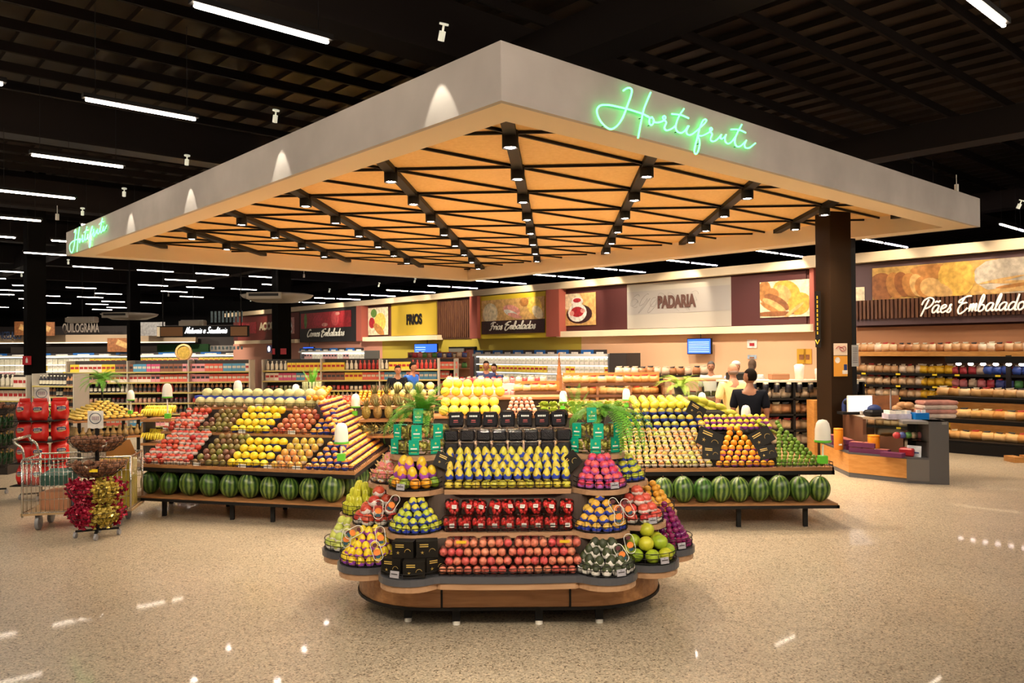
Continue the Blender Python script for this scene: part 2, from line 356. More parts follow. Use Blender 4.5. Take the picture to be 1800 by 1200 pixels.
hm = h.mesh('can', BLK); dm = MB().lathe([(.066, .02), (.05, .006), (0, 0)], 16, sm=True).mesh('lamp_disc', LED)
KC = Kind('downlight', 'light', hm, [('lamp_disc', dm)])
for i in range(ns):
    for j in range(ntt):
        if (i-j) % 2 or abs(i-j) > 8: continue
        p = C3(S0+i*SP, T0+j*SP, 4.06)
        KC.put(p, label='black cylinder downlight glowing under the canopy on the %s diagonal track' % ('middle' if i == j else 'right-hand' if i < j else 'left-hand'), group='canopy downlights, %s' % ('middle' if i == j else 'right' if i < j else 'left'))
        ld = bpy.data.lights.new('spot', 'SPOT'); ld.energy = SPOT_W; ld.color = (1, .80, .56); ld.spot_size = R_(115); ld.spot_blend = .8; ld.shadow_soft_size = .06
        lo = bpy.data.objects.new('downlight_beam', ld); COL.objects.link(lo); lo.location = p-Vector((0, 0, .015))
# scallops on the left fascia, from little spots on the rail above it
KS_h = MB(); KS_h.cyl((0, 0, 0), (0, 0, .1), .035, 10); KS_h.cyl((0, 0, .1), (0, 0, .16), .012, 6); KS_h.lathe([(0, .16), (.05, .16), (.05, .18), (0, .18)], 12)
KSP = Kind('rail_spotlight', 'light', KS_h.mesh('rail_spotlight', mat('spot_white', (.75, .75, .65), .4, em=.25, emcol=(.9, .9, .7))))
for s in (.78, 3.78, 6.56, 9.2, 11.6):
    p = C3(s, -.17, 4.62)
    ld = bpy.data.lights.new('spot', 'SPOT'); ld.energy = SCALLOP_W; ld.color = (1, .92, .74); ld.spot_size = R_(50); ld.spot_blend = .2; ld.shadow_soft_size = .01
    lo = bpy.data.objects.new('scallop_beam', ld); COL.objects.link(lo); lo.location = p
for x, y in ((775, 72), (483, 215), (328, 290), (218, 345), (145, 378), (120, 464), (78, 474), (38, 486), (657, 530)):
    KSP.put(az(x, y, 4.6), (R_(25), R_(15), 0), .8, 'small white spotlight hanging on a rail in the dark ceiling left of the canopy', 'white rail spotlights')
# ---------------------------------------------------------------- neon lettering
HS = [[(350,122),(385,98),(420,95),(438,120),(425,185),(400,250),(375,320),(345,395),(300,465),(250,505),(210,512),(160,480),(110,420),(82,350),(85,305),(120,272),(200,268),(290,285),(390,308),(480,335),(550,358),(600,385),(628,402)],
 [(630,138),(595,220),(560,310),(540,400),(520,500),(500,605)],
 [(645,390),(622,402),(614,440),(630,472),(652,460),(662,425),(645,392)], [(655,440),(690,445),(730,440),(770,420),(782,392),(768,378),(752,395),(768,420),(790,445),(770,490),(775,515),(800,525),(850,505),(882,478)],
 [(970,305),(925,370),(895,440),(885,500),(905,540),(945,550),(985,520),(1010,480)], [(845,360),(890,362),(950,372),(1018,402)],
 [(1020,480),(995,530),(1005,565),(1040,570),(1085,540),(1130,500),(1175,460),(1200,425),(1185,412),(1160,430),(1135,490),(1110,580),(1085,680),(1075,740),(1092,765),(1115,735),(1130,660),(1125,610),(1110,580),(1150,580),(1200,560),(1245,530),(1258,512),(1245,498),(1232,515),(1245,545),(1258,565),(1240,610),(1255,635),(1290,630),(1330,595),(1352,568)],
 [(1352,568),(1340,595),(1355,612),(1385,590),(1400,565),(1388,610),(1400,650),(1430,658),(1465,630),(1495,590)],
 [(1560,465),(1525,530),(1498,590),(1490,650),(1510,688),(1545,685),(1580,655),(1607,625)], [(1450,517),(1500,515),(1550,525),(1600,548)],
 [(1607,625),(1588,670),(1600,702),(1640,700),(1680,670),(1700,655)]]
NEON = mat('green_neon', (.3, 1, .5), .3, em=2.7, emcol=(.10, 1.0, .24))
NA = CN.x*A2.x+CN.y*A2.y
flat = []
for st in HS:
    o = []
    for x, y in st:
        d = _ray(1030+x/5.806, 140+y/5.806); t = NA/(d.x*A2.x+d.y*A2.y); P = Vector((0, 0, HC))+d*t
        o.append(((P.x*B2.x+P.y*B2.y)-(CN.x*B2.x+CN.y*B2.y), P.z))
    flat.append(o)
u0 = min(p[0] for s in flat for p in s)
def neon(fn, label):
    g = MB()
    for st in flat: g.tube(smooth([fn(u, z) for u, z in st], 3), .0085, 6)
    b = MB()
    o = g.build('neon_sign', NEON); tag(o, label, 'sign')
    for k in range(8):
        st = flat[[0, 1, 2, 4, 6, 7, 8, 10][k]]; u, z = st[len(st)//2]; p, pb = fn(u, z), fn(u, z, 0)
        b.cyl(p, pb, .004, 5)
    b.build('standoffs', BLK, o)
neon(lambda u, z, k=1: C3(-.035*k, u, z), 'glowing green handwritten neon lettering on the right face of the grey canopy')
wd = max(p[0] for s in flat for p in s)-u0
neon(lambda u, z, k=1: C3(CL1-.42-(u-u0)*1.0, -.035*k, z+.02), 'small glowing green neon lettering at the far left end of the canopy face')
# ---------------------------------------------------------------- script letters for the wall signs
G = {'a': ([[(.85,.95),(.45,1),(.1,.6),(.15,.1),(.45,.05),(.8,.55),(.88,.95),(.8,.3),(.9,0),(1.1,.15)]], 1.1), 'b': ([[(.05,.2),(.45,1.3),(.5,1.95),(.3,2.05),(.15,1.4),(.1,.2),(.4,0),(.75,.3),(.7,.75),(.4,.8)]], .95),
 'd': ([[(.85,.9),(.45,1),(.1,.6),(.15,.1),(.45,.05),(.8,.5),(1.0,2.0),(.85,.4),(.95,0),(1.1,.1)]], 1.1), 'e': ([[(.05,.45),(.5,.6),(.75,.85),(.5,1.02),(.15,.75),(.15,.2),(.45,0),(.85,.25)]], .85),
 'f': ([[(.1,.3),(.5,1.2),(.65,1.9),(.45,2),(.3,1.3),(.2,-.7)], [(.05,.9),(.6,.95)]], .6), 'i': ([[(.1,.6),(.25,1),(.2,.3),(.3,0),(.5,.2)], [(.3,1.4),(.33,1.5)]], .5),
 'l': ([[(.05,.2),(.4,1.2),(.5,1.95),(.35,2.05),(.18,1.4),(.15,.3),(.3,0),(.5,.2)]], .5), 'm': ([[(.05,.3),(.2,1),(.15,0),(.35,.8),(.5,1),(.55,.7),(.5,0),(.7,.8),(.88,1),(.92,.7),(.88,.1),(1.1,.15)]], 1.15),
 'n': ([[(.05,.3),(.2,1),(.15,0),(.4,.85),(.6,1),(.62,.6),(.6,.1),(.85,.15)]], .88), 'o': ([[(.5,1),(.15,.8),(.1,.3),(.35,0),(.7,.25),(.75,.75),(.5,1),(.95,.85)]], .9),
 'r': ([[(.05,.3),(.2,1.05),(.15,0),(.3,.7),(.6,1)]], .62), 's': ([[(.05,.1),(.5,.9),(.45,1.05),(.35,.8),(.6,.35),(.4,0),(.1,.1)]], .68), 't': ([[(.4,1.7),(.25,.5),(.35,0),(.6,.2)], [(.1,1.15),(.6,1.2)]], .6),
 'u': ([[(.1,1),(.1,.2),(.35,0),(.65,.5),(.7,1),(.68,.2),(.85,0),(1,.2)]], .98), 'v': ([[(.1,1),(.2,.2),(.35,0),(.6,.6),(.65,1),(.85,.9)]], .85), 'á': ([[(.85,.95),(.45,1),(.1,.6),(.15,.1),(.45,.05),(.8,.55),(.88,.95),(.8,.3),(.9,0),(1.1,.15)], [(.55,1.3),(.75,1.6)]], 1.1),
 'ã': ([[(.85,.95),(.45,1),(.1,.6),(.15,.1),(.45,.05),(.8,.55),(.88,.95),(.8,.3),(.9,0),(1.1,.15)], [(.25,1.35),(.45,1.55),(.65,1.38),(.9,1.6)]], 1.1),
 'C': ([[(1.2,1.7),(1.1,2.05),(.6,1.8),(.2,1),(.15,.3),(.5,-.15),(1.0,.2)]], 1.15), 'E': ([[(1.5,2.0),(.9,1.95),(.1,1.5),(.1,1.2),(.5,1.25)], [(.7,1.9),(.45,1.1),(1.1,1.2),(.45,1.0),(.15,.3),(.4,-.25),(.9,0),(1.3,.5)]], 1.45),
 'F': ([[(.1,1.5),(.6,1.95),(1.4,1.95)], [(.85,1.95),(.6,.8),(.3,-.1),(0,0)], [(.3,1),(1,1.05)]], 1.15), 'N': ([[(0,-.1),(.35,.8),(.6,1.9),(.8,.8),(.95,0),(1.2,1.2),(1.5,2.1)]], 1.4),
 'P': ([[(.2,-.4),(.5,.7),(.8,1.8)], [(0,1.1),(.2,1.7),(.9,2.05),(1.5,1.7),(1.3,1),(.7,.6),(.5,.7)]], 1.5), 'S': ([[(1.1,1.7),(.9,2.05),(.45,1.7),(.6,1.1),(.9,.6),(.6,0),(.1,.2)]], 1.2), ' ': ([], .7)}
def script(mb, text, o, u, v, n_, h, r, sx=1.0, mi=0, shear=.25):
    """handwritten lettering lying in the plane o+u,v; h is the height of a small letter"""
    tot = sum(G[c][1] for c in text); x = 0
    for c in text:
        for st in G[c][0]:
            mb.tube(smooth([o+u*((x+a+b*shear)*h*sx)+v*(b*h)+n_*(r*.8) for a, b in st], 3), r, 6, mi)
        x += G[c][1]
    return tot*h*sx
def blocktext(name, text, o, u, v, h, width, m_, parent=None, th=.015, bold=.02):
    """upright capitals from the built-in font, as a mesh"""
    cu = bpy.data.curves.new(name, 'FONT'); cu.body = text; cu.size = 1; cu.extrude = .5; cu.offset = bold; cu.align_x = 'LEFT'
    ob = bpy.data.objects.new(name, cu); COL.objects.link(ob)
    me = bpy.data.meshes.new_from_object(ob.evaluated_get(bpy.context.evaluated_depsgraph_get()))
    bpy.data.objects.remove(ob); bpy.data.curves.remove(cu)
    xs = [vv.co.x for vv in me.vertices]; ys = [vv.co.y for vv in me.vertices]
    n_ = u.cross(v); sx = width/(max(xs)-min(xs)); sy = h/(max(ys)-min(ys))
    for vv in me.vertices: vv.co = o+u*((vv.co.x-min(xs))*sx)+v*((vv.co.y-min(ys))*sy)+n_*((vv.co.z+.5)*th)
    me.materials.clear(); me.materials.append(m_); me.name = name
    r = bpy.data.objects.new(name, me); COL.objects.link(r)
    if parent: r.parent = parent
    return r
# ---------------------------------------------------------------- department walls
UW = -A2.to_3d() if hasattr(A2, 'to_3d') else Vector((-A2.x, -A2.y, 0)); VW = Vector((0, 0, 1)); NWL = Vector((-B2.x, -B2.y, 0))
def ucoord(x, c_): P = ac(x, 600, c_); return P.x*UW.x+P.y*UW.y
def W3(u, c_, z): return Vector((UW.x*u+B2.x*c_, UW.y*u+B2.y*c_, z))
def wbox(mb, u0, u1, c0, c1, z0, z1, mi=0):
    return mb.add([W3(u, c_, z) for z in (z0, z1) for u, c_ in ((u0, c0), (u1, c0), (u1, c1), (u0, c1))], [(3, 2, 1, 0), (4, 5, 6, 7), (0, 1, 5, 4), (1, 2, 6, 5), (2, 3, 7, 6), (3, 0, 4, 7)], mi)
PEACH = mat('peach_wall', (.70, .42, .25), .7); MUST = mat('mustard_wall', (.46, .35, .04), .7); SALM = mat('salmon_wall', (.60, .28, .20), .7); BRN = mat('bakery_wall', (.33, .15, .07), .7)
X = ucoord
WC = 18.35; WT = 4.06
lo = MB()
wbox(lo, X(410, WC), X(672, WC), WC, WC+.2, 0, 2.36, 0); wbox(lo, X(672, WC), X(1022, WC), WC, WC+.2, 0, 2.36, 1); wbox(lo, X(1022, WC), X(1448, WC), WC, WC+.2, 0, 2.36, 2)
wbox(lo, X(1448, 17.75), X(1930, 17.75), 17.75, 17.95, 0, 2.4, 3)
wbox(lo, X(1448, 17.75), X(1448, 17.75)+.2, 17.95, WC+.2, 0, WT, 3)
struct(lo.build('wall_right', [SALM, MUST, PEACH, BRN]))
up = MB(); wbox(up, X(410, WC), X(1448, WC), WC+.02, WC+.2, 2.36, WT, 0); wbox(up, X(1448, 17.75), X(1930, 17.75), 17.78, 17.95, 2.4, 4.0, 0)
struct(up.build('wall_right', mat('maroon_wall', (.075, .014, .012), .7)))
cr_ = MB(); wbox(cr_, X(395, WC-.25), X(1425, WC-.25), WC-.25, WC+.2, 3.87, WT+.02)
wbox(cr_, X(1412, WC-.45), X(1450, WC-.45), WC-.45, WC-.1, 3.85, WT+.07); wbox(cr_, X(1445, 17.45), X(1930, 17.45), 17.45, 17.95, 3.82, 4.03)
struct(cr_.build('trim_2', CREAM))
band = MB()
for x0, x1 in ((412, 518), (637, 768), (978, 1430)): wbox(band, X(x0, WC-.3), X(x1, WC-.3), WC-.3, WC, 2.34, 2.52)
struct(band.build('trim_3', mat('band_cream', (.86, .68, .46), .6)))
# wall art: pictures are flat prints, in their own frames
def art(sig, name, u0, u1, c_, z0, z1, bg, shapes, mats):
    """printed picture as one part: background + flat coloured shapes; shapes = (kind, x, y, rx, ry, rot, mat index) in 0..1"""
    mb = MB(); o = W3(u0, c_, z0); U = UW*(u1-u0); V = VW*(z1-z0); W_ = u1-u0; H_ = z1-z0
    mb.slab(o, UW, VW, NWL, [(0, 0), (W_, 0), (W_, H_), (0, H_)], 0, .012)
    for k, sh in enumerate(shapes):
        x, y, rx, ry, ro, mi = sh; n = 18; pts = []
        for i in range(n):
            a = 2*pi*i/n; px = rx*cos(a)*H_; py = ry*sin(a)*H_; X_ = x*W_+px*cos(ro)-py*sin(ro); Y_ = y*H_+px*sin(ro)+py*cos(ro)
            pts.append((min(max(X_, 0.002), W_-.002), min(max(Y_, 0.002), H_-.002)))
        mb.slab(o+NWL*(.012+.0015*k), UW, VW, NWL, pts, mi, .0012)
    return mb.build(name, [bg]+mats, sig)
def c_(name, *col): return mat('print_'+name, col, .5, noise=.4, nscale=9)
CR, TAN, BR1, BR2, ORG, RED, PNK, GRN, DKB, YEL, WH2 = c_('cream', .75, .62, .42), c_('tan', .62, .36, .13), c_('brown', .28, .10, .03), c_('crust', .45, .19, .05), c_('orange', .72, .34, .05), c_('red', .40, .02, .03), c_('pink', .72, .30, .26), c_('green', .12, .25, .05), c_('dark', .04, .012, .012), c_('yellow', .78, .52, .10), c_('white', .78, .74, .68)
MAR = mat('maroon_panel', (.065, .012, .012), .6); SLAT = None
def panel(label, x0, x1, c0, z0, z1, m_, name='wall_sign'):
    u0, u1 = X(x0, c0), X(x1, c0); g = empty(name, label, 'sign', W3(u0, c0, z0))
    mb = MB(); wbox(mb, u0, u1, c0, c0+.06, z0, z1); off = Vector(g.location)
    b = mb.build('backing_board', m_, g); b.location = -off
    return g, u0, u1, off
def fixl(g, off):
    for ch in bpy.data.objects:
        if ch.parent == g and ch.name.split('.')[0] != 'backing_board': ch.location = -off
SLATM = wood('slat_brown', (.07, .022, .012), (.13, .05, .02), (8, 8, 1), .55)
# 1 packaged breads, at the right edge
cc = 17.6
g, u0, u1, off = panel('long brown sign with sliced loaves picture and white script Pães Embalados', 1500, 1930, cc, 2.44, 3.80, mat('plum_panel', (.085, .045, .05), .6))
mb = MB()
uu = X(1505, cc-.05)
while uu < u1-.1: wbox(mb, uu, uu+.05, cc-.07, cc-.001, 2.58, 2.99); uu += .085
mb.build('slatted_band', SLATM, g)
art(g, 'printed_picture', X(1535, cc-.02), u1, cc-.02, 2.99, 3.68, c_('honey', .52, .30, .08),
 [(.75, .55, 1.5, .62, 0, 1), (.7, .12, 1.2, .07, .05, 2), (.72, .3, 1.0, .05, -.05, 2), (.68, .22, .5, .05, .1, 4), (.62, .4, .6, .04, .15, 2), (.35, .75, .9, .22, -.1, 4), (.42, .55, .5, .6, .1, 6), (.05, .38, .42, .46, .2, 3), (.12, .42, .26, .42, .25, 4), (.16, .44, .24, .40, .3, 3), (.20, .40, .24, .38, .3, 4), (.235, .38, .22, .36, .3, 2), (.27, .32, .28, .34, .35, 4), (.30, .30, .32, .28, -.4, 2), (.34, .2, .4, .2, -.4, 2)], [c_('wheatgrey', .50, .42, .33), TAN, BR1, BR2, CR, c_('amber', .66, .38, .07)])
mb = MB(); mb.slab(W3(X(1502, cc), cc-.02, 2.99), UW, VW, NWL, [(0, 0), (.25, 0), (.25, .3), (0, .3)], 0, .01); mb.build('printed_picture', CR, g)
mb = MB(); h_ = .155; o = W3(X(1618, cc-.09), cc-.09, 2.66)
wpx = X(1812, cc-.09)-X(1618, cc-.09); base = sum(G[k][1] for k in 'Pães Embalados')*h_
script(mb, 'Pães Embalados', o, UW, VW, NWL, h_, .017, sx=wpx/base); mb.build('script_lettering', mat('lit_cream_letter', (.9, .8, .65), .4, em=.35, emcol=(1, .85, .65)), g)
fixl(g, off)
# 2 bread picture and maroon panel left of the pillar
cc = WC-.03
g, u0, u1, off = panel('maroon wall panel with a picture of cut golden bread rolls beside the black pillar', 1286, 1418, cc, 2.54, 3.84, MAR)
art(g, 'printed_picture', X(1337, cc-.02), X(1424, cc-.02), cc-.02, 2.72, 3.62, CR, [(.1, .75, .2, .3, 0, 3), (.55, .7, .42, .3, -.4, 1), (.45, .62, .3, .26, -.5, 2), (.2, .6, .3, .22, .2, 3), (.8, .35, .35, .3, .3, 1), (.35, .42, .42, .16, -.5, 4), (.3, .34, .4, .1, -.5, 2), (.22, .26, .35, .07, -.5, 3), (.3, .1, .6, .07, 0, 4), (.7, .18, .35, .05, .6, 2)], [ORG, TAN, BR2, BR1])
fixl(g, off)
# 3 PADARIA
g, u0, u1, off = panel('pale grey wall panel with the brown word PADARIA and faint contour lines', 1103, 1286, cc, 2.54, 3.84, mat('pale_grey_panel', (.40, .36, .31), .65))
mb = MB()
wbox(mb, u0+.02, u1-.02, cc-.008, cc, 2.95, 3.62, 0)
for k in range(14):
    x0_ = u0+.3+(k % 7)*(.34); z0_ = 3.28+.1*sin(k*2.1)
    mb.tube([W3(x0_+.12*cos(a)*(1+k % 3*.4), cc-.012, z0_+.13*sin(a+k)*(1+k % 3*.3)) for a in [i*pi/8 for i in range(15)]], .004, 4, 1)
mb.build('printed_band', [mat('grey_band', (.34, .31, .29), .65), mat('line_grey', (.25, .23, .22), .6)], g)
blocktext('block_lettering', 'PADARIA', W3(X(1157, cc-.02), cc-.02, 3.09), UW, VW, .36, X(1224, cc)-X(1157, cc), mat('letter_brown', (.10, .045, .035), .5), g, bold=.05)
fixl(g, off)
# 4 maroon + dessert plate
g, u0, u1, off = panel('maroon wall panel with a picture of a white plate of red dessert', 985, 1103, cc, 2.54, 3.84, MAR)
art(g, 'printed_picture', X(985, cc-.02), X(1048, cc-.02), cc-.02, 2.7, 3.7, TAN, [(.3, .8, .5, .3, 0, 3), (.55, .35, .55, .3, 0, 4), (.5, .4, .40, .29, 0, 1), (.5, .42, .28, .16, 0, 2), (.35, .38, .1, .08, 0, 5), (.65, .45, .1, .07, 0, 5), (.5, .75, .26, .13, 0, 1), (.5, .78, .17, .07, 0, 2)], [WH2, RED, CR, DKB, PNK])
fixl(g, off)
# 5 red fin + Frios Embalados
mb = MB(); wbox(mb, X(962, WC-.3), X(985, WC-.3), WC-.35, WC, 2.36, 3.86); wbox(mb, X(828, WC-.3), X(841, WC-.3), WC-.35, WC, 2.36, 3.86); wbox(mb, X(628, WC-.3), X(637, WC-.3), WC-.35, WC, 2.36, 3.86); wbox(mb, X(1424, WC-.3), X(1432, WC-.3), WC-.3, WC, 2.36, 3.86)
struct(mb.build('trim_4', mat('brick_red_fin', (.36, .085, .06), .7)))
g, u0, u1, off = panel('yellow framed sign with cheese and ham picture and white script Frios Embalados', 841, 964, WC-.2, 2.34, 3.84, mat('sign_yellow', (.60, .44, .02), .6))
cq = WC-.22
art(g, 'printed_picture', X(847, cq), X(958, cq), cq, 2.95, 3.68, TAN, [(.15, .35, .55, .5, 0, 1), (.85, .6, .5, .4, -.5, 2), (.9, .3, .4, .25, -.6, 1), (.5, .45, .6, .25, -.2, 3), (.5, .3, .55, .14, -.3, 4), (.55, .2, .5, .1, -.2, 3), (.7, .8, .3, .2, 0, 5)], [CR, YEL, PNK, WH2, BR2])
mb = MB(); wbox(mb, X(847, cq), X(958, cq), cq-.014, cq, 2.5, 2.95); mb.build('dark_band', DKB, g)
mb = MB(); h_ = .13; wpx = X(942, cq)-X(862, cq); base = sum(G[k][1] for k in 'Frios Embalados')*h_
script(mb, 'Frios Embalados', W3(X(862, cq), cq-.02, 2.64), UW, VW, NWL, h_, .02, sx=wpx/base); mb.build('script_lettering', WHT, g)
fixl(g, off)
# 6 brown slatted panel, 7 FRIOS
g, u0, u1, off = panel('dark reddish-brown slatted wall panel between the yellow FRIOS wall and the cold-cuts sign', 769, 828, cc, 2.36, 3.82, SLATM, 'wall_panel')
mb = MB(); uu = u0+.05
while uu < u1-.05: wbox(mb, uu, uu+.06, cc-.04, cc, 2.42, 3.78); uu += .12
mb.build('slats', SLATM, g); fixl(g, off)
g, u0, u1, off = panel('mustard yellow wall panel with the black word FRIOS', 688, 768, cc, 2.54, 3.84, mat('mustard_panel', (.40, .27, .02), .6))
blocktext('block_lettering', 'FRIOS', W3(X(715, cc-.02), cc-.02, 2.97), UW, VW, .42, X(742, cc)-X(715, cc), BLK, g, bold=.05)
art(g, 'printed_picture', X(648, cc), X(683, cc), cc-.012, 2.6, 3.75, CR, [(.3, .8, .2, .16, 0, 3), (.6, .45, .4, .35, .3, 1), (.2, .45, .2, .2, 0, 4), (.55, .2, .4, .15, -.5, 2)], [YEL, BR2, GRN, RED])
fixl(g, off)
# 8 Carnes Embaladas
cq = WC-.2
g, u0, u1, off = panel('black sign with a raw red meat picture and white script Carnes Embaladas', 527, 628, cq, 2.36, 3.84, mat('black_panel', (.018, .016, .018), .6))
art(g, 'printed_picture', X(530, cq), X(618, cq), cq-.012, 3.0, 3.72, RED, [(.1, .5, .2, .5, 0, 4), (.35, .5, .6, .35, .1, 1), (.7, .55, .5, .45, -.2, 2), (.5, .2, .4, .12, 0, 3), (.75, .85, .3, .1, 0, 3)], [c_('meat', .50, .03, .05), c_('meat_light', .60, .08, .09), PNK, GRN])
mb = MB(); h_ = .16; wpx = X(606, cq)-X(541, cq); base = sum(G[k][1] for k in 'Carnes Embaladas')*h_
script(mb, 'Carnes Embaladas', W3(X(541, cq), cq-.02, 2.62), UW, VW, NWL, h_, .026, sx=wpx/base); mb.build('script_lettering', WHT, g)
fixl(g, off)
# 9 butcher's panel, partly behind a column
g, u0, u1, off = panel('dark red wall panel with meat pictures and a cream block word, partly behind a column', 418, 526, cc, 2.54, 3.82, mat('blood_red_panel', (.16, .02, .015), .6))
art(g, 'printed_picture', X(422, cc), X(451, cc), cc-.012, 2.9, 3.5, RED, [(.5, .6, .5, .3, 0, 1), (.4, .3, .4, .1, 0, 2)], [c_('meat_light', .60, .08, .09), PNK])
art(g, 'printed_picture', X(502, cc), X(518, cc), cc-.012, 2.8, 3.6, PNK, [(.5, .5, .3, .5, .6, 1), (.5, .3, .3, .2, 0, 2)], [WH2, RED])
blocktext('block_lettering', 'AÇOUGUE', W3(X(456, cc-.02), cc-.02, 2.95), UW, VW, .5, X(503, cc)-X(456, cc), CR, g, bold=.06)
fixl(g, off)
# spotlights washing the signs, on the rail in front of the cornice
for x_ in (440, 578, 665, 728, 800, 905, 1015, 1060, 1195, 1380, 1560, 1680, 1790):
    cw = 16.5 if x_ > 1450 else 17.1; P = ac(x_, 450, cw); p = Vector((P.x, P.y, 4.45)); tgt = ac(x_, 500, cw+1.2); tgt.z = 3.1
    ld = bpy.data.lights.new('spot', 'SPOT'); ld.energy = 45 if x_ > 1450 else (80 if 650 < x_ < 760 else 115); ld.color = (1, .84, .60); ld.spot_size = R_(75); ld.spot_blend = .5; ld.shadow_soft_size = .04
    lo = bpy.data.objects.new('sign_beam', ld); COL.objects.link(lo); d = (tgt-p).normalized(); lo.location = p+d*.12; lo.rotation_mode = 'QUATERNION'; lo.rotation_quaternion = d.to_track_quat('-Z', 'Y')
    KSP.put(p, (R_(25), 0, RZ), .9, 'small white spotlight on the rail before the shop-wall cornice', 'spotlights before the cornice')
# pillars
def pillar(name, label, cx, cy, w_, h, rz=RZ, m_=None, wb=None):
    g = empty(name, label, 'pillar', (cx, cy, 0), rz)
    mb = MB(); mb.box((0, 0, h/2), (w_, w_, h)); mb.build('shaft', m_ or mat('column_black', (.006, .005, .004), .8, spec=.05), g)
    return g
PM = mat('pillar_bronze', (.026, .013, .005), .7, spec=.12)
pl = pillar('pillar', 'square black-brown pillar rising from the checkout counter to the right corner of the canopy', 5.45, 13.62, .40, 4.24, R_(14), PM)
mb = MB(); mb.box((.24, .0, 1.9), (.14, .34, 3.8)); mb.build('service_duct', BLK, pl)
for (xx, zz, ww, hh, m_, nm) in ((-.03, 1.94, .26, .2, mat('paper_pale', (.75, .60, .45), .6), 'state_map_poster'), (-.03, 1.66, .26, .34, mat('poster_orange', (.75, .33, .03), .6), 'orange_poster'), (.25, 1.83, .13, .36, mat('paper_grey', (.34, .34, .34), .6), 'grey_notice')):
    mb = MB(); mb.box((xx, -.21, zz), (ww, .006, hh)); pp = mb.build(nm, m_, pl)
    if nm == 'state_map_poster':
        t = MB(); t.tube(smooth([(-.12, -.216, 1.95), (-.07, -.216, 1.99), (-.02, -.216, 1.97), (.05, -.216, 1.99), (.07, -.216, 1.94), (.03, -.216, 1.91), (-.02, -.216, 1.92), (-.05, -.216, 1.96), (.01, -.216, 1.96), (.03, -.216, 1.93)], 3), .005, 5); t.build('red_outline', RED, pp)
    elif nm == 'orange_poster':
        t = MB(); t.lathe([(0, 0), (.05, 0)], 16, (-.09, -.214, 1.76), 0, e=Euler((pi/2, 0, 0)).to_matrix()); t.box((.06, -.214, 1.64), (.06, .003, .1), 1); t.box((.05, -.214, 1.56), (.1, .003, .06), 0); t.build('printed_figures', [c_('white', .78, .74, .68), mat('navy_cloth', (.01, .03, .15), .6)], pp)
    else:
        t = MB(); [t.box((.25, -.214, 1.96-.03*k), (.09, .002, .006)) for k in range(9)]; t.build('printed_lines', DKB, pp)
mb = MB(); mb.box((-.27, .05, 2.45), (.012, .14, .95)); hb = mb.build('hanging_arrow_sign', BLK, pl)
t = MB(); YL = mat('arrow_yellow', (.75, .5, .02), .5)
[t.box((-.28, .05, 2.82-.075*q_), (.004, .028, .05), 0) for q_ in range(9)]; t.tube([(-.282, .0, 2.1), (-.282, .05, 2.03), (-.282, .10, 2.1)], .008, 5); t.build('yellow_arrow', YL, hb)
tag(pl, None)
pillar('pillar', 'tall black square column at the far left, standing behind the shelves', -14.35, 24.2, .5, 7.4)
pillar('pillar', 'black square column behind the shelves, in front of the butcher wall', -8.65, 30.2, .52, 7.4)
pillar('pillar', 'narrow black square column far off, behind the lit fridges on the left', -18.9, 40.2, .5, 7.4)
fe = MB(); fe.box((0, 0, 0), (.26, .01, .26)); tag(fe.build('fire_sign', mat('sign_red', (.5, .01, .02), .5), None, (-14.35, 23.80, 1.75)), 'red fire extinguisher sign on the far left black column', 'sign')
fo = bpy.data.objects['fire_sign']; t = MB(); t.cyl((0, -.008, -.07), (0, -.008, .05), .03, 8); t.cyl((0, -.008, .05), (0, -.008, .09), .012, 6); t.build('extinguisher_symbol', WHT, fo)
for x_, w2 in ((-8.83, .1), (-8.47, .22)):
    fe = MB(); fe.box((0, 0, 0), (w2, .01, .22)); tag(fe.build('fire_sign', M['sign_red'], None, (x_, 29.8, 1.95)), '%s red fire sign on the black column in front of the butcher wall' % ('narrow' if w2 < .2 else 'square'), 'sign')
# ---------------------------------------------------------------- fruit kinds
def wrapm(n, col): return mat('paper_'+n, col, .55)
W_PUR, W_BLU, W_WHT, W_VIO = wrapm('purple', (.36, .07, .50)), wrapm('blue', (.03, .06, .46)), wrapm('white', (.82, .78, .72)), wrapm('violet', (.50, .12, .50))
def fruitmesh(name, r, h, mats, shape='round', n=12, m=8, stem=True, mi_low=None, zz=.0):
    """r radius, h half height; mi_low>0 paints the lower shell as its paper wrap in the same mesh for far fruit"""
    mb = MB()
    def rad(t):
        if shape == 'pear': return (.62+.38*cos((t+pi/2)*.9)) if t > -.4 else 1.0
        if shape == 'mango': return 1-.10*sin(t)
        return 1
    prof = []
    for j in range(m+1):
        t = -pi/2+pi*j/m; rr = r*cos(t); z = h*sin(t)
        if shape == 'pear' and t > 0: rr = r*max(cos(t)*.55, 1-.75*sin(t)**.8 if t > .1 else 1)*(.98 if j < m else 0); rr = r*(cos(t)**.9)*(1-.35*sin(t))
        if shape == 'apple' and j in (0, m): z *= .82; rr = 0
        prof.append((max(rr*(1-.10*sin(t) if shape == 'mango' else 1), 0), z))
    mb.lathe(prof, n, mi=0)
    if stem and shape in ('apple', 'pear'): mb.cyl((0, 0, h*.8), (.003, 0, h*1.12), .0022, 4, 1)
    if mi_low is not None:
        mb.lathe([(r*cos(t)*1.04, h*sin(t)*1.03) for t in [-pi/2+j*(pi/2+zz)/4 for j in range(5)]], n, mi=mi_low, fn=None)
    return mb.mesh(name, mats)
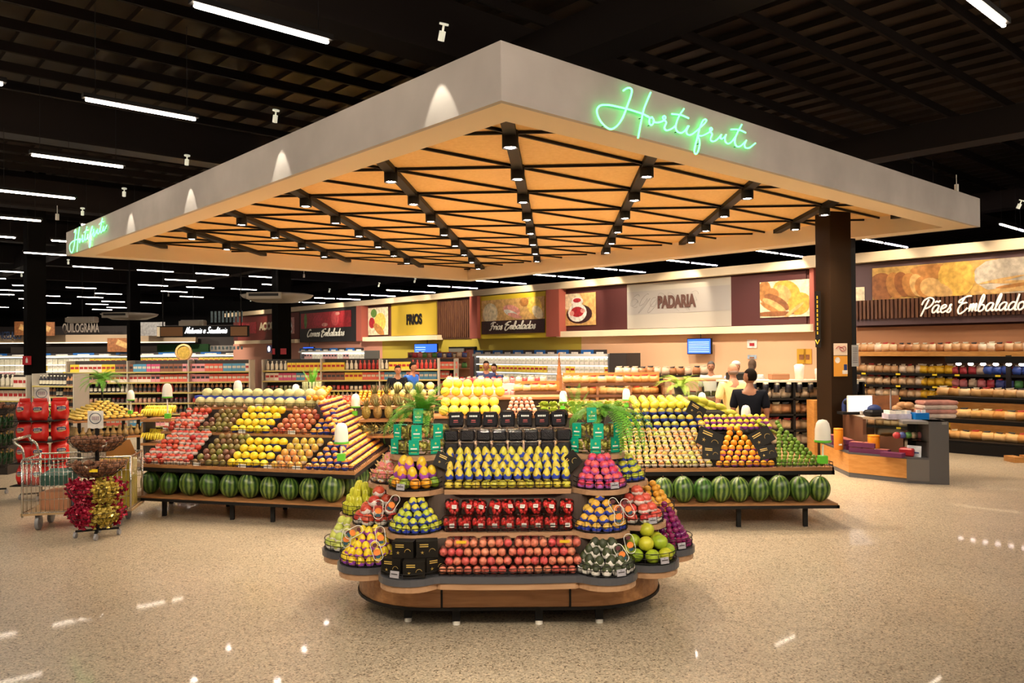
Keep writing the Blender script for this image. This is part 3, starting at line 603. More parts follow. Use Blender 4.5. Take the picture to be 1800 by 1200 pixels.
def wrapmesh(r, h, m_, zz=.12, name='paper_wrap'):
    mb = MB(); n = 12; prof = [-pi/2, -1.1, -.6, -.15, zz]
    vs = []
    for j, t in enumerate(prof):
        for i in range(n):
            tt = t+(.32 if (i % 3 == 0) else -.12) if j == 4 else t
            a = 2*pi*i/n; k = 1.06+(.03 if j == 4 else 0)+.015*((i+j) % 2); vs.append((r*k*cos(tt)*cos(a), r*k*cos(tt)*sin(a), h*1.04*sin(tt)))
    mb.add(vs, [[j*n+i, j*n+(i+1) % n, (j+1)*n+(i+1) % n, (j+1)*n+i] for j in range(4) for i in range(n)], 0, False)
    return mb.mesh(name, m_)
STEM = mat('stem', (.10, .05, .02), .7)
def fm(n, c1, c2, rough=.35, noise=.15, ns=25, **k): return mat('skin_'+n, c1, rough, var=c2, noise=noise, nscale=ns, **k)
F_MANGOY = fm('yellow_mango', (.72, .50, .02), (.80, .38, .02)); F_GREENY = fm('green_yellow', (.42, .50, .03), (.62, .55, .05)); F_PEAR = fm('pear', (.60, .56, .05), (.68, .50, .06))
F_RED = fm('red_apple', (.42, .012, .015), (.60, .10, .04)); F_PINKA = fm('pink_apple', (.72, .09, .10), (.80, .32, .18), noise=.3, ns=30); F_MAG = fm('magenta_apple', (.66, .02, .10), (.76, .14, .12))
F_AVO = fm('avocado', (.025, .035, .012), (.05, .065, .02), .5, .4, 40); F_GUA = fm('green_orange', (.28, .42, .02), (.60, .55, .03), .4, .2, 30); F_PURP = fm('purple_onion', (.13, .01, .10), (.28, .02, .10), .25)
F_YORG = fm('yellow_orange', (.75, .40, .04), (.70, .45, .08)); F_APR = fm('apricot', (.75, .30, .02), (.72, .40, .06)); F_ORG = fm('orange', (.80, .28, .01), (.78, .38, .02)); F_DRAG = fm('dragon_fruit', (.62, .10, .12), (.70, .25, .22))
F_DMAN = fm('dark_mango', (.16, .045, .03), (.20, .20, .03)); F_YEL = fm('canary_yellow', (.82, .58, .01), (.85, .66, .04)); F_PEACH = fm('peach', (.62, .16, .04), (.75, .40, .06)); F_LIME = fm('lime', (.10, .22, .015), (.20, .34, .03))
F_MEL = fm('pale_melon', (.62, .58, .24), (.70, .64, .34), .5, .15, 40); F_NECT = fm('nectarine', (.36, .04, .03), (.55, .22, .08)); F_MIX = fm('mixed_mango', (.50, .40, .04), (.62, .22, .06)); F_OLIVE = fm('olive_citrus', (.30, .30, .03), (.70, .48, .05))
def K(name, cat, mesh, wrap=None): return Kind(name, cat, mesh, [('paper_wrap', wrap)] if wrap else [])
k_mangoP = K('mango', 'mango', fruitmesh('mango', .038, .058, [F_MANGOY, STEM], 'mango'), wrapmesh(.038, .058, W_PUR, -.15))
k_mangoG = K('green_mango', 'mango', fruitmesh('green_mango', .042, .040, [fm('green_mango', (.14, .28, .02), (.35, .42, .03)), STEM], 'mango'))
k_orange = K('orange', 'orange', fruitmesh('orange', .042, .040, [F_ORG, STEM]))
k_yellP = K('yellow_mango', 'mango', fruitmesh('yellow_mango', .031, .040, [F_YEL, STEM], 'mango'), wrapmesh(.031, .040, W_PUR, -.2))
k_greenB = K('guava', 'guava', fruitmesh('guava', .031, .034, [F_GREENY, STEM], 'mango'), wrapmesh(.031, .034, W_BLU, -.05))
k_redW = K('red_apple', 'apple', fruitmesh('red_apple', .047, .044, [F_RED, STEM], 'apple'), wrapmesh(.047, .044, W_WHT, -.1))
k_redplain = K('red_apple', 'apple', fruitmesh('red_apple', .043, .040, [F_RED, STEM], 'apple'))
k_magP = K('magenta_apple', 'apple', fruitmesh('magenta_apple', .034, .032, [F_MAG, STEM], 'apple'), wrapmesh(.034, .032, W_VIO, -.02))
k_pear = K('pear', 'pear', fruitmesh('pear', .032, .052, [F_PEAR, STEM], 'pear'), wrapmesh(.032, .046, W_BLU, -.1))
k_greenapple = K('green_apple', 'apple', fruitmesh('green_apple', .034, .032, [F_PEAR, STEM], 'apple'))
k_avo = K('avocado', 'avocado', fruitmesh('avocado', .035, .046, [F_AVO, STEM], 'mango'), wrapmesh(.035, .046, W_WHT, -.05))
k_guava = K('green_citrus', 'citrus fruit', fruitmesh('green_citrus', .056, .052, [F_GUA, STEM]))
k_purp = K('red_onion', 'onion', fruitmesh('red_onion', .026, .025, [F_PURP, STEM]))
k_yblu = K('orange_mango', 'mango', fruitmesh('orange_mango', .037, .036, [F_YORG, STEM], 'mango'), wrapmesh(.037, .036, W_BLU, .0))
k_apr = K('apricot', 'apricot', fruitmesh('apricot', .030, .027, [F_APR, STEM]))
dm = MB(); dm.ell((0, 0, 0), (.042, .042, .05), 12, 8)
for k in range(16):
    a = k*2.4; z = -.03+.07*k/16; dm.lathe([(.012, 0), (0, .03)], 4, (.036*cos(a), .036*sin(a), z), e=Vector((cos(a), sin(a), .9)).to_track_quat('Z', 'Y').to_matrix(), mi=1, sm=False)
k_drag = K('dragon_fruit', 'dragon fruit', dm.mesh('dragon_fruit', [F_DRAG, fm('dragon_scale', (.70, .30, .22), (.60, .45, .12))]), wrapmesh(.043, .045, W_WHT, -.3))
k_gylw = K('white_wrapped_fruit', 'fruit', fruitmesh('guava_light', .040, .042, [fm('pale_green', (.45, .55, .10), (.62, .62, .12)), STEM]), wrapmesh(.041, .040, W_WHT, -.2))
# ---------------------------------------------------------------- the front island
IX, IY = -.04, 6.60
isl = empty('produce_island', 'rounded three-tier wooden produce island with scalloped round trays in the foreground centre', 'display stand', (IX, IY, 0))
T = [dict(d=[(-.67, -.97), (-1.02, -.67), (-1.23, -.25)], r=.232, zf=1.14, z=.45, core=(1.22, .80)), dict(d=[(-.67, -.74), (-.98, -.48), (-1.14, -.10)], r=.215, zf=.88, z=.69, core=(1.1, .62)),
     dict(d=[(-.69, -.56), (-.88, -.25)], r=.218, zf=.70, z=.965, core=(.95, .45)), dict(d=[(-.69, -.32)], r=.22, zf=.46, z=1.19, core=(.8, .35))]
def rad_fn(t, grow=0):
    ds = [(sx*x, sy*y) for x, y in t['d'] for sx in (1, -1) for sy in (1, -1)]; r = t['r']+grow
    def f(a):
        dx, dy = cos(a), sin(a); A, B = t['core']; best = 1/math.sqrt((dx/A)**2+(dy/B)**2)
        for x, y in ds:
            b = x*dx+y*dy; q_ = r*r-(x*x+y*y-b*b)
            if q_ > 0: best = max(best, b+math.sqrt(q_))
        if abs(dy) > 1e-6:                                  # gently bowed straight bay between the lobes
            F = t['zf']+grow; k = F/abs(dy)
            for _ in range(3):
                xx = k*abs(dx); k = (F-.10*xx*xx)/abs(dy)
            if k*abs(dx) < .49: best = max(best, k)
        return best
    return f
NA_ = 240
def outline(t, grow=0, k=1): f = rad_fn(t, grow); return [(k*f(2*pi*i/NA_)*cos(2*pi*i/NA_), k*f(2*pi*i/NA_)*sin(2*pi*i/NA_)) for i in range(NA_)]
def ipart(mb, n, m_, par=isl): return mb.build(n, m_, par)
mb = MB(); mb.prism(outline(T[0]), .405, .45, sm=False); ipart(mb, 'grey_tray_edge', GREYL)
mb = MB(); mb.prism(outline(T[0], -.012), .36, .404); ipart(mb, 'shelf', WOODL)
for k in (1, 2, 3): mb = MB(); mb.prism(outline(T[k]), T[k]['z']-.035, T[k]['z']); ipart(mb, 'shelf', WOODL)
for k in (0, 1, 2): mb = MB(); mb.prism(outline(T[k], 0, .74), T[k]['z'], T[k+1]['z']-.035); ipart(mb, 'riser', mat('riser_brown', (.07, .045, .035), .6))
def rrect(a, b, r, n=10):
    out = []
    for cx, cy, a0 in ((a-r, b-r, 0), (-a+r, b-r, pi/2), (-a+r, -b+r, pi), (a-r, -b+r, 3*pi/2)):
        out += [(cx+r*cos(a0+pi/2*i/n), cy+r*sin(a0+pi/2*i/n)) for i in range(n+1)]
    return out
mb = MB(); mb.prism(rrect(1.17, .85, .62), .155, .36, sm=False); ipart(mb, 'skirt', WOOD)
mb = MB(); mb.prism(rrect(1.18, .86, .625), .135, .156); ipart(mb, 'skirt_trim', BLK)
for x_ in (-.475, .44): mb = MB(); mb.box((x_, -.853, .25), (.014, .012, .21)); ipart(mb, 'panel_joint', BLK)
for x_, y_ in ((-.74, -.66), (-.38, -.74), (.22, -.74), (.66, -.72), (-1.06, -.15), (1.06, -.15), (-.74, .66), (.68, .66)):
    mb = MB(); mb.box((x_, y_, .085), (.055, .055, .11)); lg = ipart(mb, 'leg', BLK); mb = MB(); mb.cyl((x_, y_, 0), (x_, y_, .03), .028, 12); mb.build('foot', WHT, lg)
# wire baskets on the lobes and bays
def basket(x, y, z, r, lb):
    mb = MB()
    for zz in (.012, .045, .08): mb.tube([(x+r*cos(a), y+r*sin(a), z+zz) for a in [2*pi*i/28 for i in range(28)]], .0032, 4, closed=True)
    for i in range(14): a = 2*pi*i/14; mb.tube([(x+r*cos(a), y+r*sin(a), z+.002), (x+r*cos(a), y+r*sin(a), z+.08)], .0025, 4)
    mb.lathe([(0, .003), (r-.01, .004)], 20, (x, y, z), sm=False)
    tag(mb.build('wire_basket', BLK), 'round wire basket holding the '+lb, 'basket', None)
def bay_rail(x0, x1, y, z, lb, hh=.06):
    mb = MB()
    for zz in (.01, hh*.55, hh): mb.tube([(x0, y+.02, z+zz), ((x0+x1)/2, y, z+zz), (x1, y+.02, z+zz)], .0032, 4)
    for i in range(13): xx = x0+(x1-x0)*i/12; mb.tube([(xx, y+.001+.02*abs(2*i/12-1)**2, z+.002), (xx, y+.001+.02*abs(2*i/12-1)**2, z+hh)], .0022, 4)
    tag(mb.build('wire_rail', BLK), 'long black wire rail in front of the '+lb, 'rail', None)
def pile(kind, cx, cy, z, R, layers, fr, fh, inner, label, group, dz=None, shrink=None, grow0=None, tilt=.0, top=True, base=None):
    """rings of fruit, each ring standing a little inward of the one below it; inner = outline to stay outside of"""
    dz = dz or fh*1.45; shrink = shrink or fr*.8
    for k in range(layers):
        r = R-fr*1.02-k*shrink; z_ = z+fh+k*dz
        kd = base if (k == 0 and base) else kind
        if r < fr*.9: 
            if top: kd.put((cx, cy, z_), (0, 0, rnd(0, 6)), 1, label, group)
            break
        n = max(3, int(2*pi*r/(2*fr*1.03)))
        for i in range(n):
            a = 2*pi*(i+.5*(k % 2))/n+.1; x, y = cx+r*cos(a), cy+r*sin(a); dx, dy = x-IX, y-IY; aa = math.atan2(dy, dx)
            if math.hypot(dx, dy) < inner(aa)+fr*.6 or y > IY+.15 or sin(a)*(-1 if cy < IY else 1) < -.75: continue
            kb = kd[i % len(kd)] if isinstance(kd, list) else kd
            lb, gp = (label, group) if kd is kind else (label_base.get(kb.name, (label, group)))
            kb.put((x, y, z_), (rnd(-.15, .15)-tilt*sin(a), rnd(-.15, .15), rnd(0, 6)), rnd(.95, 1.04), lb, gp)
label_base = {'green_mango': ('green mango in the bottom row under the papaya-yellow mangoes, upper left basket', 'green mangoes at the foot of the yellow pile'), 'orange': ('orange in the bottom row under the yellow mangoes, upper left basket', 'oranges at the foot of the yellow pile')}
inn = [lambda a, f=rad_fn(T[k]): .74*f(a) for k in range(3)]+[lambda a: .3]
def LX(k, i, s=1): return IX+s*T[k]['d'][i][0]*-1 if s == 1 else IX+T[k]['d'][i][0]
def lobe(k, i, side): x, y = T[k]['d'][i]; return (IX+(x if side < 0 else -x), IY+y)
Z = [t['z'] for t in T]; RR = [t['r']-.018 for t in T]
x, y = lobe(0, 1, -1); basket(x, y, Z[0], RR[0], 'purple-wrapped yellow mangoes, lower left of the island'); pile(k_yellP, x, y, Z[0], RR[0], 5, .031, .038, inn[0], 'yellow mango in purple paper, lower left basket of the front island', 'purple-wrapped mangoes, lower left basket', dz=.046, shrink=.034)
x, y = lobe(0, 2, -1); basket(x, y, Z[0], RR[0], 'pale green fruit with white paper, far left of the island'); pile(k_gylw, x, y, Z[0], RR[0], 4, .041, .04, inn[0], 'pale green fruit in white paper, lowest far left basket of the front island', 'white-wrapped green fruit, far left basket', dz=.055)
x, y = lobe(0, 0, 1); basket(x, y, Z[0], RR[0], 'white-wrapped avocados, lower right of the island'); pile(k_avo, x, y, Z[0], RR[0], 4, .036, .042, inn[0], 'dark avocado in white paper, lower right basket of the front island', 'white-wrapped avocados', dz=.048, shrink=.038)
x, y = lobe(0, 1, 1); basket(x, y, Z[0], RR[0], 'large green citrus fruit, lower right of the island'); pile(k_guava, x, y, Z[0], RR[0], 3, .057, .052, inn[0], 'large green citrus in the lower right basket of the front island', 'large green citrus fruit', dz=.078, shrink=.055)
x, y = lobe(0, 2, 1); basket(x, y, Z[0], RR[0], 'purple onions, far right of the island'); pile(k_purp, x, y, Z[0], RR[0], 9, .026, .025, inn[0], 'shiny purple onion in the far right basket of the front island', 'purple onions', dz=.036, shrink=.021)
x, y = lobe(1, 0, -1); basket(x, y, Z[1], RR[1], 'blue-wrapped green guavas, middle left of the island'); pile(k_greenB, x, y, Z[1], RR[1], 5, .031, .033, inn[1], 'small green-yellow guava in blue paper, middle left basket of the front island', 'blue-wrapped guavas', dz=.044, shrink=.032)
x, y = lobe(1, 1, -1); basket(x, y, Z[1], RR[1], 'white-wrapped red apples, middle left of the island'); pile(k_redW, x, y, Z[1], RR[1], 4, .047, .044, inn[1], 'large red apple in white paper, middle left basket of the front island', 'white-wrapped red apples, middle left basket', dz=.062, shrink=.044, base=k_redW)
x, y = lobe(1, 2, -1); basket(x, y, Z[1], RR[1], 'yellow-green star fruit, at the left back of the island')
sf = MB()
prof = []
for j in range(7): t = -pi/2+pi*j/6; prof.append((.036*cos(t)**.6 if 0 < j < 6 else .004, .06*sin(t)))
sf.lathe(prof, 20, fn=lambda a, j, z: .55+.45*abs(cos(2.5*a)), sm=False)
k_star = K('star_fruit', 'star fruit', sf.mesh('star_fruit', fm('star_fruit', (.52, .56, .04), (.66, .62, .05))))
pile(k_star, x, y, Z[1], RR[1], 4, .036, .04, inn[1], 'ribbed yellow-green star fruit, left back basket of the front island', 'star fruit', dz=.052)
x, y = lobe(1, 0, 1); basket(x, y, Z[1], RR[1], 'blue-wrapped orange mangoes, middle right of the island'); pile(k_yblu, x, y, Z[1], RR[1], 5, .037, .036, inn[1], 'yellow-orange mango in blue paper, middle right basket of the front island', 'blue-wrapped orange mangoes', dz=.048, shrink=.034)
x, y = lobe(1, 1, 1); basket(x, y, Z[1], RR[1], 'white-wrapped pink apples, middle right of the island')
k_pinkW = K('pink_apple', 'apple', fruitmesh('pink_apple', .046, .043, [fm('rosy', (.60, .04, .04), (.68, .12, .07)), STEM], 'apple'), wrapmesh(.046, .043, W_WHT, -.3))
pile(k_pinkW, x, y, Z[1], RR[1], 4, .046, .043, inn[1], 'big rosy apple with a white paper collar, middle right basket of the front island', 'white-collared rosy apples, middle right basket', dz=.06, shrink=.043)
x, y = lobe(1, 2, 1); basket(x, y, Z[1], RR[1], 'apricots, at the right back of the island'); pile(k_apr, x, y, Z[1], RR[1], 6, .030, .027, inn[1], 'small orange apricot, right back basket of the front island', 'apricots', dz=.038, shrink=.026)
x, y = lobe(2, 0, -1); basket(x, y, Z[2], RR[2], 'big yellow mangoes in purple paper, upper left of the island')
pile(k_mangoP, x, y, Z[2], RR[2], 3, .040, .050, inn[2], 'large yellow mango in purple paper, upper left basket of the front island', 'large purple-wrapped mangoes', dz=.068, shrink=.034, base=[k_mangoG, k_orange, k_mangoG, k_orange, k_orange, k_mangoG])
x, y = lobe(2, 1, -1); basket(x, y, Z[2], RR[2], 'pink dragon fruit, upper left of the island'); pile(k_drag, x, y, Z[2], RR[2], 4, .043, .047, inn[2], 'pink dragon fruit in white paper, upper left of the front island', 'dragon fruit', dz=.062, shrink=.042)
x, y = lobe(2, 0, 1); basket(x, y, Z[2], RR[2], 'magenta apples in violet paper, upper right of the island'); pile(k_magP, x, y, Z[2], RR[2], 5, .034, .032, inn[2], 'magenta apple in violet paper, upper right basket of the front island', 'violet-wrapped magenta apples', dz=.046, shrink=.028)
x, y = lobe(2, 1, 1); basket(x, y, Z[2], RR[2], 'bagged green apples, upper right of the island')
k_gb = K('green_apple', 'apple', fruitmesh('green_apple2', .036, .034, [F_GREENY, STEM], 'apple'), wrapmesh(.036, .034, W_BLU, -.1))
pile(k_gb, x, y, Z[2], RR[2], 4, .036, .034, inn[2], 'green apple in blue-printed paper under the hanging fern, upper right of the front island', 'green apples under the fern', dz=.046)
# grey price tickets clipped to the baskets
for k_, i_, sd_ in ((0, 0, 1), (0, 1, 1), (0, 2, 1), (0, 0, -1), (1, 1, 1), (2, 0, -1), (2, 0, 1)):
    x, y = lobe(k_, i_, sd_); a = -pi/2+.45*sd_; mb = MB(); mb.box((0, 0, .028), (.07, .004, .045)); mb.box((0, -.003, .03), (.05, .002, .006), 1)
    o_ = mb.build('price_ticket', [c_('ticket', .42, .40, .44), DARK]); o_.location = (x+(RR[k_]+.008)*cos(a), y+(RR[k_]+.008)*sin(a), Z[k_]+.005); o_.rotation_euler = (-.2, 0, a+pi/2)
    tag(o_, 'grey price ticket on the %s basket, %s of the island' % (('outermost', 'second', 'front')[2-i_] if False else ('front round', 'second round', 'outermost round')[i_], ('lower', 'middle', 'upper')[k_]+(' left' if sd_ < 0 else ' right')), 'price ticket')
# straight bays
for r_ in range(5):
    n = 14-(r_ % 2); z_ = Z[2]+(.032 if r_ == 0 else .050)+(r_*.048 if r_ else 0); y_ = IY-.655+.036*r_
    for i in range(n):
        x_ = IX-.465+.93*(i+.5)/n+(rnd(-.004, .004))
        (k_greenapple if r_ == 0 else k_pear).put((x_, y_, z_), (rnd(-.1, .1)-.1, rnd(-.12, .12), rnd(0, 6)), rnd(.95, 1.06) if r_ else 1, 'yellow-green apple lying in the bottom row below the pears' if r_ == 0 else 'yellow pear standing in blue paper, upper middle bay of the front island', 'apples below the pears' if r_ == 0 else 'blue-wrapped pears')
bay_rail(IX-.47, IX+.47, IY-.70, Z[2], 'pears')
# strawberry punnets
STR = mat('strawberry', (.68, .03, .025), .3, noise=.5, nscale=60)
def punnet_mesh():
    b = MB(); b.box((0, 0, .027), (.098, .062, .05), bev=.012)
    f_ = MB()
    for q_ in range(26): f_.ell((rnd(-.038, .038), rnd(-.024, .02), rnd(.018, .092)), (.0145, .014, .017), 7, 5, 0)
    for q_ in range(5): f_.ell((rnd(-.03, .03), -.026, rnd(.03, .09)), (.006, .003, .006), 5, 4, 1)
    s_ = MB(); s_.box((0, 0, .055), (.101, .07, .108), bev=.012)
    l_ = MB(); l_.box((.012, -.0368, .045), (.034, .002, .028), 0); [l_.box((.012, -.0382, .052-.006*k), (.026, .0005, .002), 1) for k in range(3)]
    return s_.mesh('punnet', CLAM), [('strawberries', f_.mesh('strawberries', [STR, mat('leaf_green', (.08, .2, .03), .5)])), ('label', l_.mesh('label', [c_('white', .78, .74, .68), DARK]))]
r_, ps = punnet_mesh(); k_pun = Kind('strawberry_punnet', 'punnet', r_, ps)
for i in range(9):
    x_ = IX-.415+.83*i/8
    k_pun.put((x_, IY-.81, Z[1]+.002), (0, 0, rnd(-.12, .12)), 1, 'clear punnet of strawberries standing in the lower row, middle bay of the front island', 'strawberry punnets, lower row')
    k_pun.put((x_+rnd(-.02, .02), IY-.775, Z[1]+.112), (-.62+rnd(-.1, .1), rnd(-.25, .25), rnd(-.35, .35)), 1, 'clear punnet of strawberries leaning back on top of the lower row', 'strawberry punnets, upper row')
bay_rail(IX-.44, IX+.44, IY-.865, Z[1], 'strawberry punnets', .045)
# bags of apples
am = fruitmesh('apple', .0285, .027, [F_PINKA, STEM], 'apple')
fb = MB(); fb.box((0, 0, .033), (.232, .115, .064), bev=.026); fbm = fb.mesh('plastic_bag', GLASS)
lt = MB(); lt.box((.0, -.058, .045), (.07, .001, .02), 0); ltm = lt.mesh('bag_label', mat('bag_yellow', (.7, .45, .02), .4))
for lv in range(4):
    for i in range(4):
        x_ = IX-.352+.235*i+(.03 if lv % 2 else -.01)+(.0 if i < 2 else .012); z_ = Z[0]+.002+lv*.056; y_ = IY-1.045+.022*lv
        aps = [('apple', am, (-.086+.0575*q_+rnd(-.003, .003), -.028+.056*w2, .03), (rnd(0, 6), rnd(0, 6), 0)) for q_ in range(4) for w2 in range(2)]
        if lv == 3 and i == 3 or lv == 3 and i == 0: aps.append(('bag_label', ltm))
        Kind('apple_bag', 'bag of apples', fbm, aps).put((x_, y_, z_), (0, 0, rnd(-.05, .05)), 1, 'clear plastic bag of pink-red apples, lower middle bay, %s layer' % ('bottom', 'second', 'third', 'top')[lv], 'apple bags, %s layer' % ('bottom', 'second', 'third', 'top')[lv])
bay_rail(IX-.47, IX+.47, IY-1.12, Z[0], 'bags of apples', .05)
# black gift boxes with gilt print
GOLD = mat('gilt_print', (.62, .42, .10), .4, .2)
def giltcard(wd, hh, th, big=True):
    b = MB(); b.box((0, 0, hh/2), (wd, th, hh))
    p_ = MB(); y_ = -th/2-.001
    for k in range(2): p_.box((-wd*.14+.0, y_, hh*(.80-.12*k)), (wd*.40, .001, hh*.055))
    for k in range(5): a = k*2*pi/5+.3; p_.slab(Vector((-wd*.22, y_, hh*.32)), Vector((1, 0, 0)), Vector((0, 0, 1)), Vector((0, -1, 0)), [(0, 0), (hh*.03*cos(a-.5), hh*.03*sin(a-.5)), (hh*.12*cos(a), hh*.12*sin(a)), (hh*.03*cos(a+.5), hh*.03*sin(a+.5))], 0, .001)
    p_.tube([(wd*.24+hh*.19*cos(a), y_, hh*.36+hh*.19*sin(a)) for a in [pi*.1+pi*i/12 for i in range(12)]], hh*.012, 4)
    return b, p_
BCARD = mat('black_card', (.010, .008, .006), .5, spec=.2)
b, p_ = giltcard(.148, .112, .10); k_gift = Kind('gift_box', 'box', b.mesh('gift_box', BCARD), [('gilt_print', p_.mesh('gilt_print', GOLD))])
x, y = lobe(0, 0, -1)
bt = MB(); R0 = RR[0]
for zz in (.012, .035): bt.tube([(x+R0*cos(a), y+R0*sin(a), Z[0]+zz) for a in [2*pi*i/28 for i in range(28)]], .0032, 4, closed=True)
tag(bt.build('wire_basket', BLK), 'low round black wire rim around the black gift boxes', 'basket')
for dx, dy, dz, rz, w_ in ((-.115, -.06, 0, -.35, 'lower left'), (.035, -.145, 0, .02, 'lower middle, foremost'), (.150, -.03, 0, .55, 'lower right'), (-.045, -.055, .114, -.12, 'upper left'), (.11, -.045, .114, .12, 'upper right')):
    k_gift.put((x+dx, y+dy, Z[0]+.004+dz), (0, 0, rz), 1, 'black gift box with gold print, %s of the five in the front island' % w_)
b, p_ = giltcard(.15, .11, .004); k_card = Kind('gilt_card', 'sign card', b.mesh('gilt_card', BCARD), [('gilt_print', p_.mesh('gilt_print', GOLD))])
k_card.put((IX-.49, IY-.62, Z[2]+.15), (-.3, .45, .2), 1.0, 'black card with gold print tilted left of the pears on the front island')
k_card.put((IX+.50, IY-.62, Z[2]+.135), (-.3, -.75, -.2), 1.1, 'black card with gold print tilted right of the pears on the front island')
# oval hang packs
op = MB()
def stadium(w_, h_, n=10): return [((w_/2)*cos(a)+0, (h_/2-w_/2)*(1 if 0 <= a < pi else -1)+(w_/2)*sin(a)) for a in [pi*i/n for i in range(n+1)]+[pi+pi*i/n for i in range(n+1)]]
pts = [((.035)*cos(a), (.04 if i <= 10 else -.04)+.035*sin(a)) for i, a in enumerate([pi*k/10 for k in range(11)]+[pi+pi*k/10 for k in range(11)])]
op.slab(Vector((0, 0, 0)), Vector((1, 0, 0)), Vector((0, 0, 1)), Vector((0, 1, 0)), pts, 0, .004)
rim = MB(); rim.tube([(a, 0, b) for a, b in pts], .0024, 5, closed=True)
pic = MB(); pic.slab(Vector((0, -.002, -.01)), Vector((1, 0, 0)), Vector((0, 0, 1)), Vector((0, -1, 0)), [(.026*cos(a), .024*sin(a)) for a in [2*pi*i/12 for i in range(12)]], 0, .002); pic.slab(Vector((0, -.002, -.045)), Vector((1, 0, 0)), Vector((0, 0, 1)), Vector((0, -1, 0)), [(.02*cos(a), .012*sin(a)) for a in [2*pi*i/12 for i in range(12)]], 1, .002); pic.slab(Vector((0, -.002, .045)), Vector((1, 0, 0)), Vector((0, 0, 1)), Vector((0, -1, 0)), [(.018*cos(a), .016*sin(a)) for a in [2*pi*i/12 for i in range(12)]], 2, .002)
k_oval = Kind('hanging_price_tag', 'price tag', op.mesh('hanging_price_tag', CLAM), [('white_rim', rim.mesh('white_rim', WHT)), ('printed_fruit', pic.mesh('printed_fruit', [c_('tagorange', .85, .25, .05), c_('navy', .02, .08, .12), c_('plum', .12, .03, .04)]))])
for px, py, Zd, ry, lb in ((665, 895, 5.72, .05, 'left of the blue-wrapped guavas, upright'), (690, 885, 5.78, .6, 'left of the blue-wrapped guavas, tilted'), (609, 945, 5.85, .15, 'behind the purple-wrapped yellow mangoes'), (622, 935, 5.8, 1.1, 'fallen on the left back of the yellow mangoes'), (669, 942, 5.55, -.12, 'in front of the left black gift boxes, higher'), (662, 968, 5.5, -.3, 'in front of the left black gift boxes, lower'),
                           (1082, 890, 5.75, -.55, 'right of the blue-wrapped orange mangoes, half hidden'), (1103, 892, 5.72, -.5, 'in front of the rosy apples, leaning'), (1088, 905, 5.66, .0, 'right of the blue-wrapped orange mangoes, upright'), (1107, 955, 5.62, -.25, 'between avocados and green citrus, upper'), (1092, 972, 5.52, -.55, 'between avocados and green citrus, lower')):
    k_oval.put(ad(px, py, Zd), (0, ry, 0), .92, 'oval orange-printed tag, '+lb)
# top tier: black clamshells in the middle, grape boxes with green labels either side
BERR = mat('blackberry', (.008, .006, .010), .4, bump=.5, nscale=120)
b = MB(); b.box((0, 0, .035), (.098, .07, .07), bev=.01); s_ = MB(); s_.box((0, 0, .038), (.112, .082, .078), bev=.016); l_ = MB(); l_.box((0, 0, .079), (.108, .08, .006), bev=.003)
k_clam = Kind('berry_clamshell', 'clamshell', s_.mesh('berry_clamshell', CLAM), [('blackberries', b.mesh('blackberries', BERR)), ('lid', l_.mesh('lid', CLAMR))])
b2 = MB(); b2.box((0, 0, .045), (.10, .07, .085), bev=.01); s2 = MB(); s2.box((0, 0, .048), (.115, .085, .096), bev=.018); l2 = MB(); l2.box((0, -.045, .05), (.088, .003, .08), bev=.001)
LBK = mat('label_black', (.008, .007, .010), .6, spec=.15)
def lbl_text():
    me = MB()
    x = -.024
    for k in range(5): me.box((x, -.0475, .066), (.0075, .001, .010), 0); x += .0115
    me.box((0, -.0475, .040), (.030, .001, .006), 1); me.box((0, -.0475, .029), (.034, .001, .003), 1); return me.mesh('label_print', [WHT, mat('print_dkred', (.35, .03, .03), .5)])
k_clam2 = Kind('berry_box', 'berry box', s2.mesh('berry_box', CLAM), [('blackberries', b2.mesh('blackberries', BERR)), ('label', l2.mesh('label', LBK)), ('label_print', lbl_text())])
for lv in range(2):
    for i in range(8): k_clam.put((IX-.43+.86*i/7, IY-.40+.012*lv, Z[3]+.003+lv*.095), (0, 0, rnd(-.06, .06)), (1.06, 1, 1.12), 'clear clamshell of blackberries without label, %s row at the top middle of the front island' % ('bottom' if lv == 0 else 'second'), 'blackberry clamshells, %s row' % ('bottom' if lv == 0 else 'second'))
for i in range(7): k_clam2.put((IX-.40+.80*i/6+rnd(-.006, .006), IY-.36, Z[3]+.195), (-.25, rnd(-.04, .04), rnd(-.06, .06)), (1.1, 1, 1.28), 'clear berry box with a black label, top row of the front island', 'black-labelled berry boxes')
for i in range(4): k_clam2.put((IX-.0+.42*i/3, IY-.25, Z[3]+.235), (.5, 0, rnd(-.1, .1)), .95, 'berry box lying behind the black-labelled row, right half', 'berry boxes lying behind')
GRP = mat('grapes_green', (.62, .62, .12), .25, var=(.68, .60, .14)); GLB = mat('label_green', (.0, .36, .22), .4)
s_ = MB(); s_.box((0, 0, .055), (.155, .10, .108), bev=.018)
gr = MB()
for k in range(34): gr.ell((rnd(-.062, .062), rnd(-.038, .038), rnd(.016, .095)), .014, 7, 5)
lb_ = MB(); lb_.box((-.02, -.053, .055), (.078, .004, .11)); lb_.box((-.02, -.02, .112), (.078, .07, .003)); pr = MB(); pr.ell((-.02, -.056, .078), (.008, .001, .01), 8, 5, 0); pr.box((-.02, -.0556, .05), (.05, .001, .010), 1); pr.box((-.02, -.0556, .022), (.046, .001, .005), 0)
k_grape = Kind('grape_box', 'grape box', s_.mesh('grape_box', CLAM), [('grapes', gr.mesh('grapes', GRP)), ('label', lb_.mesh('label', GLB)), ('label_print', pr.mesh('label_print', [c_('lime', .55, .75, .2), WHT]))])
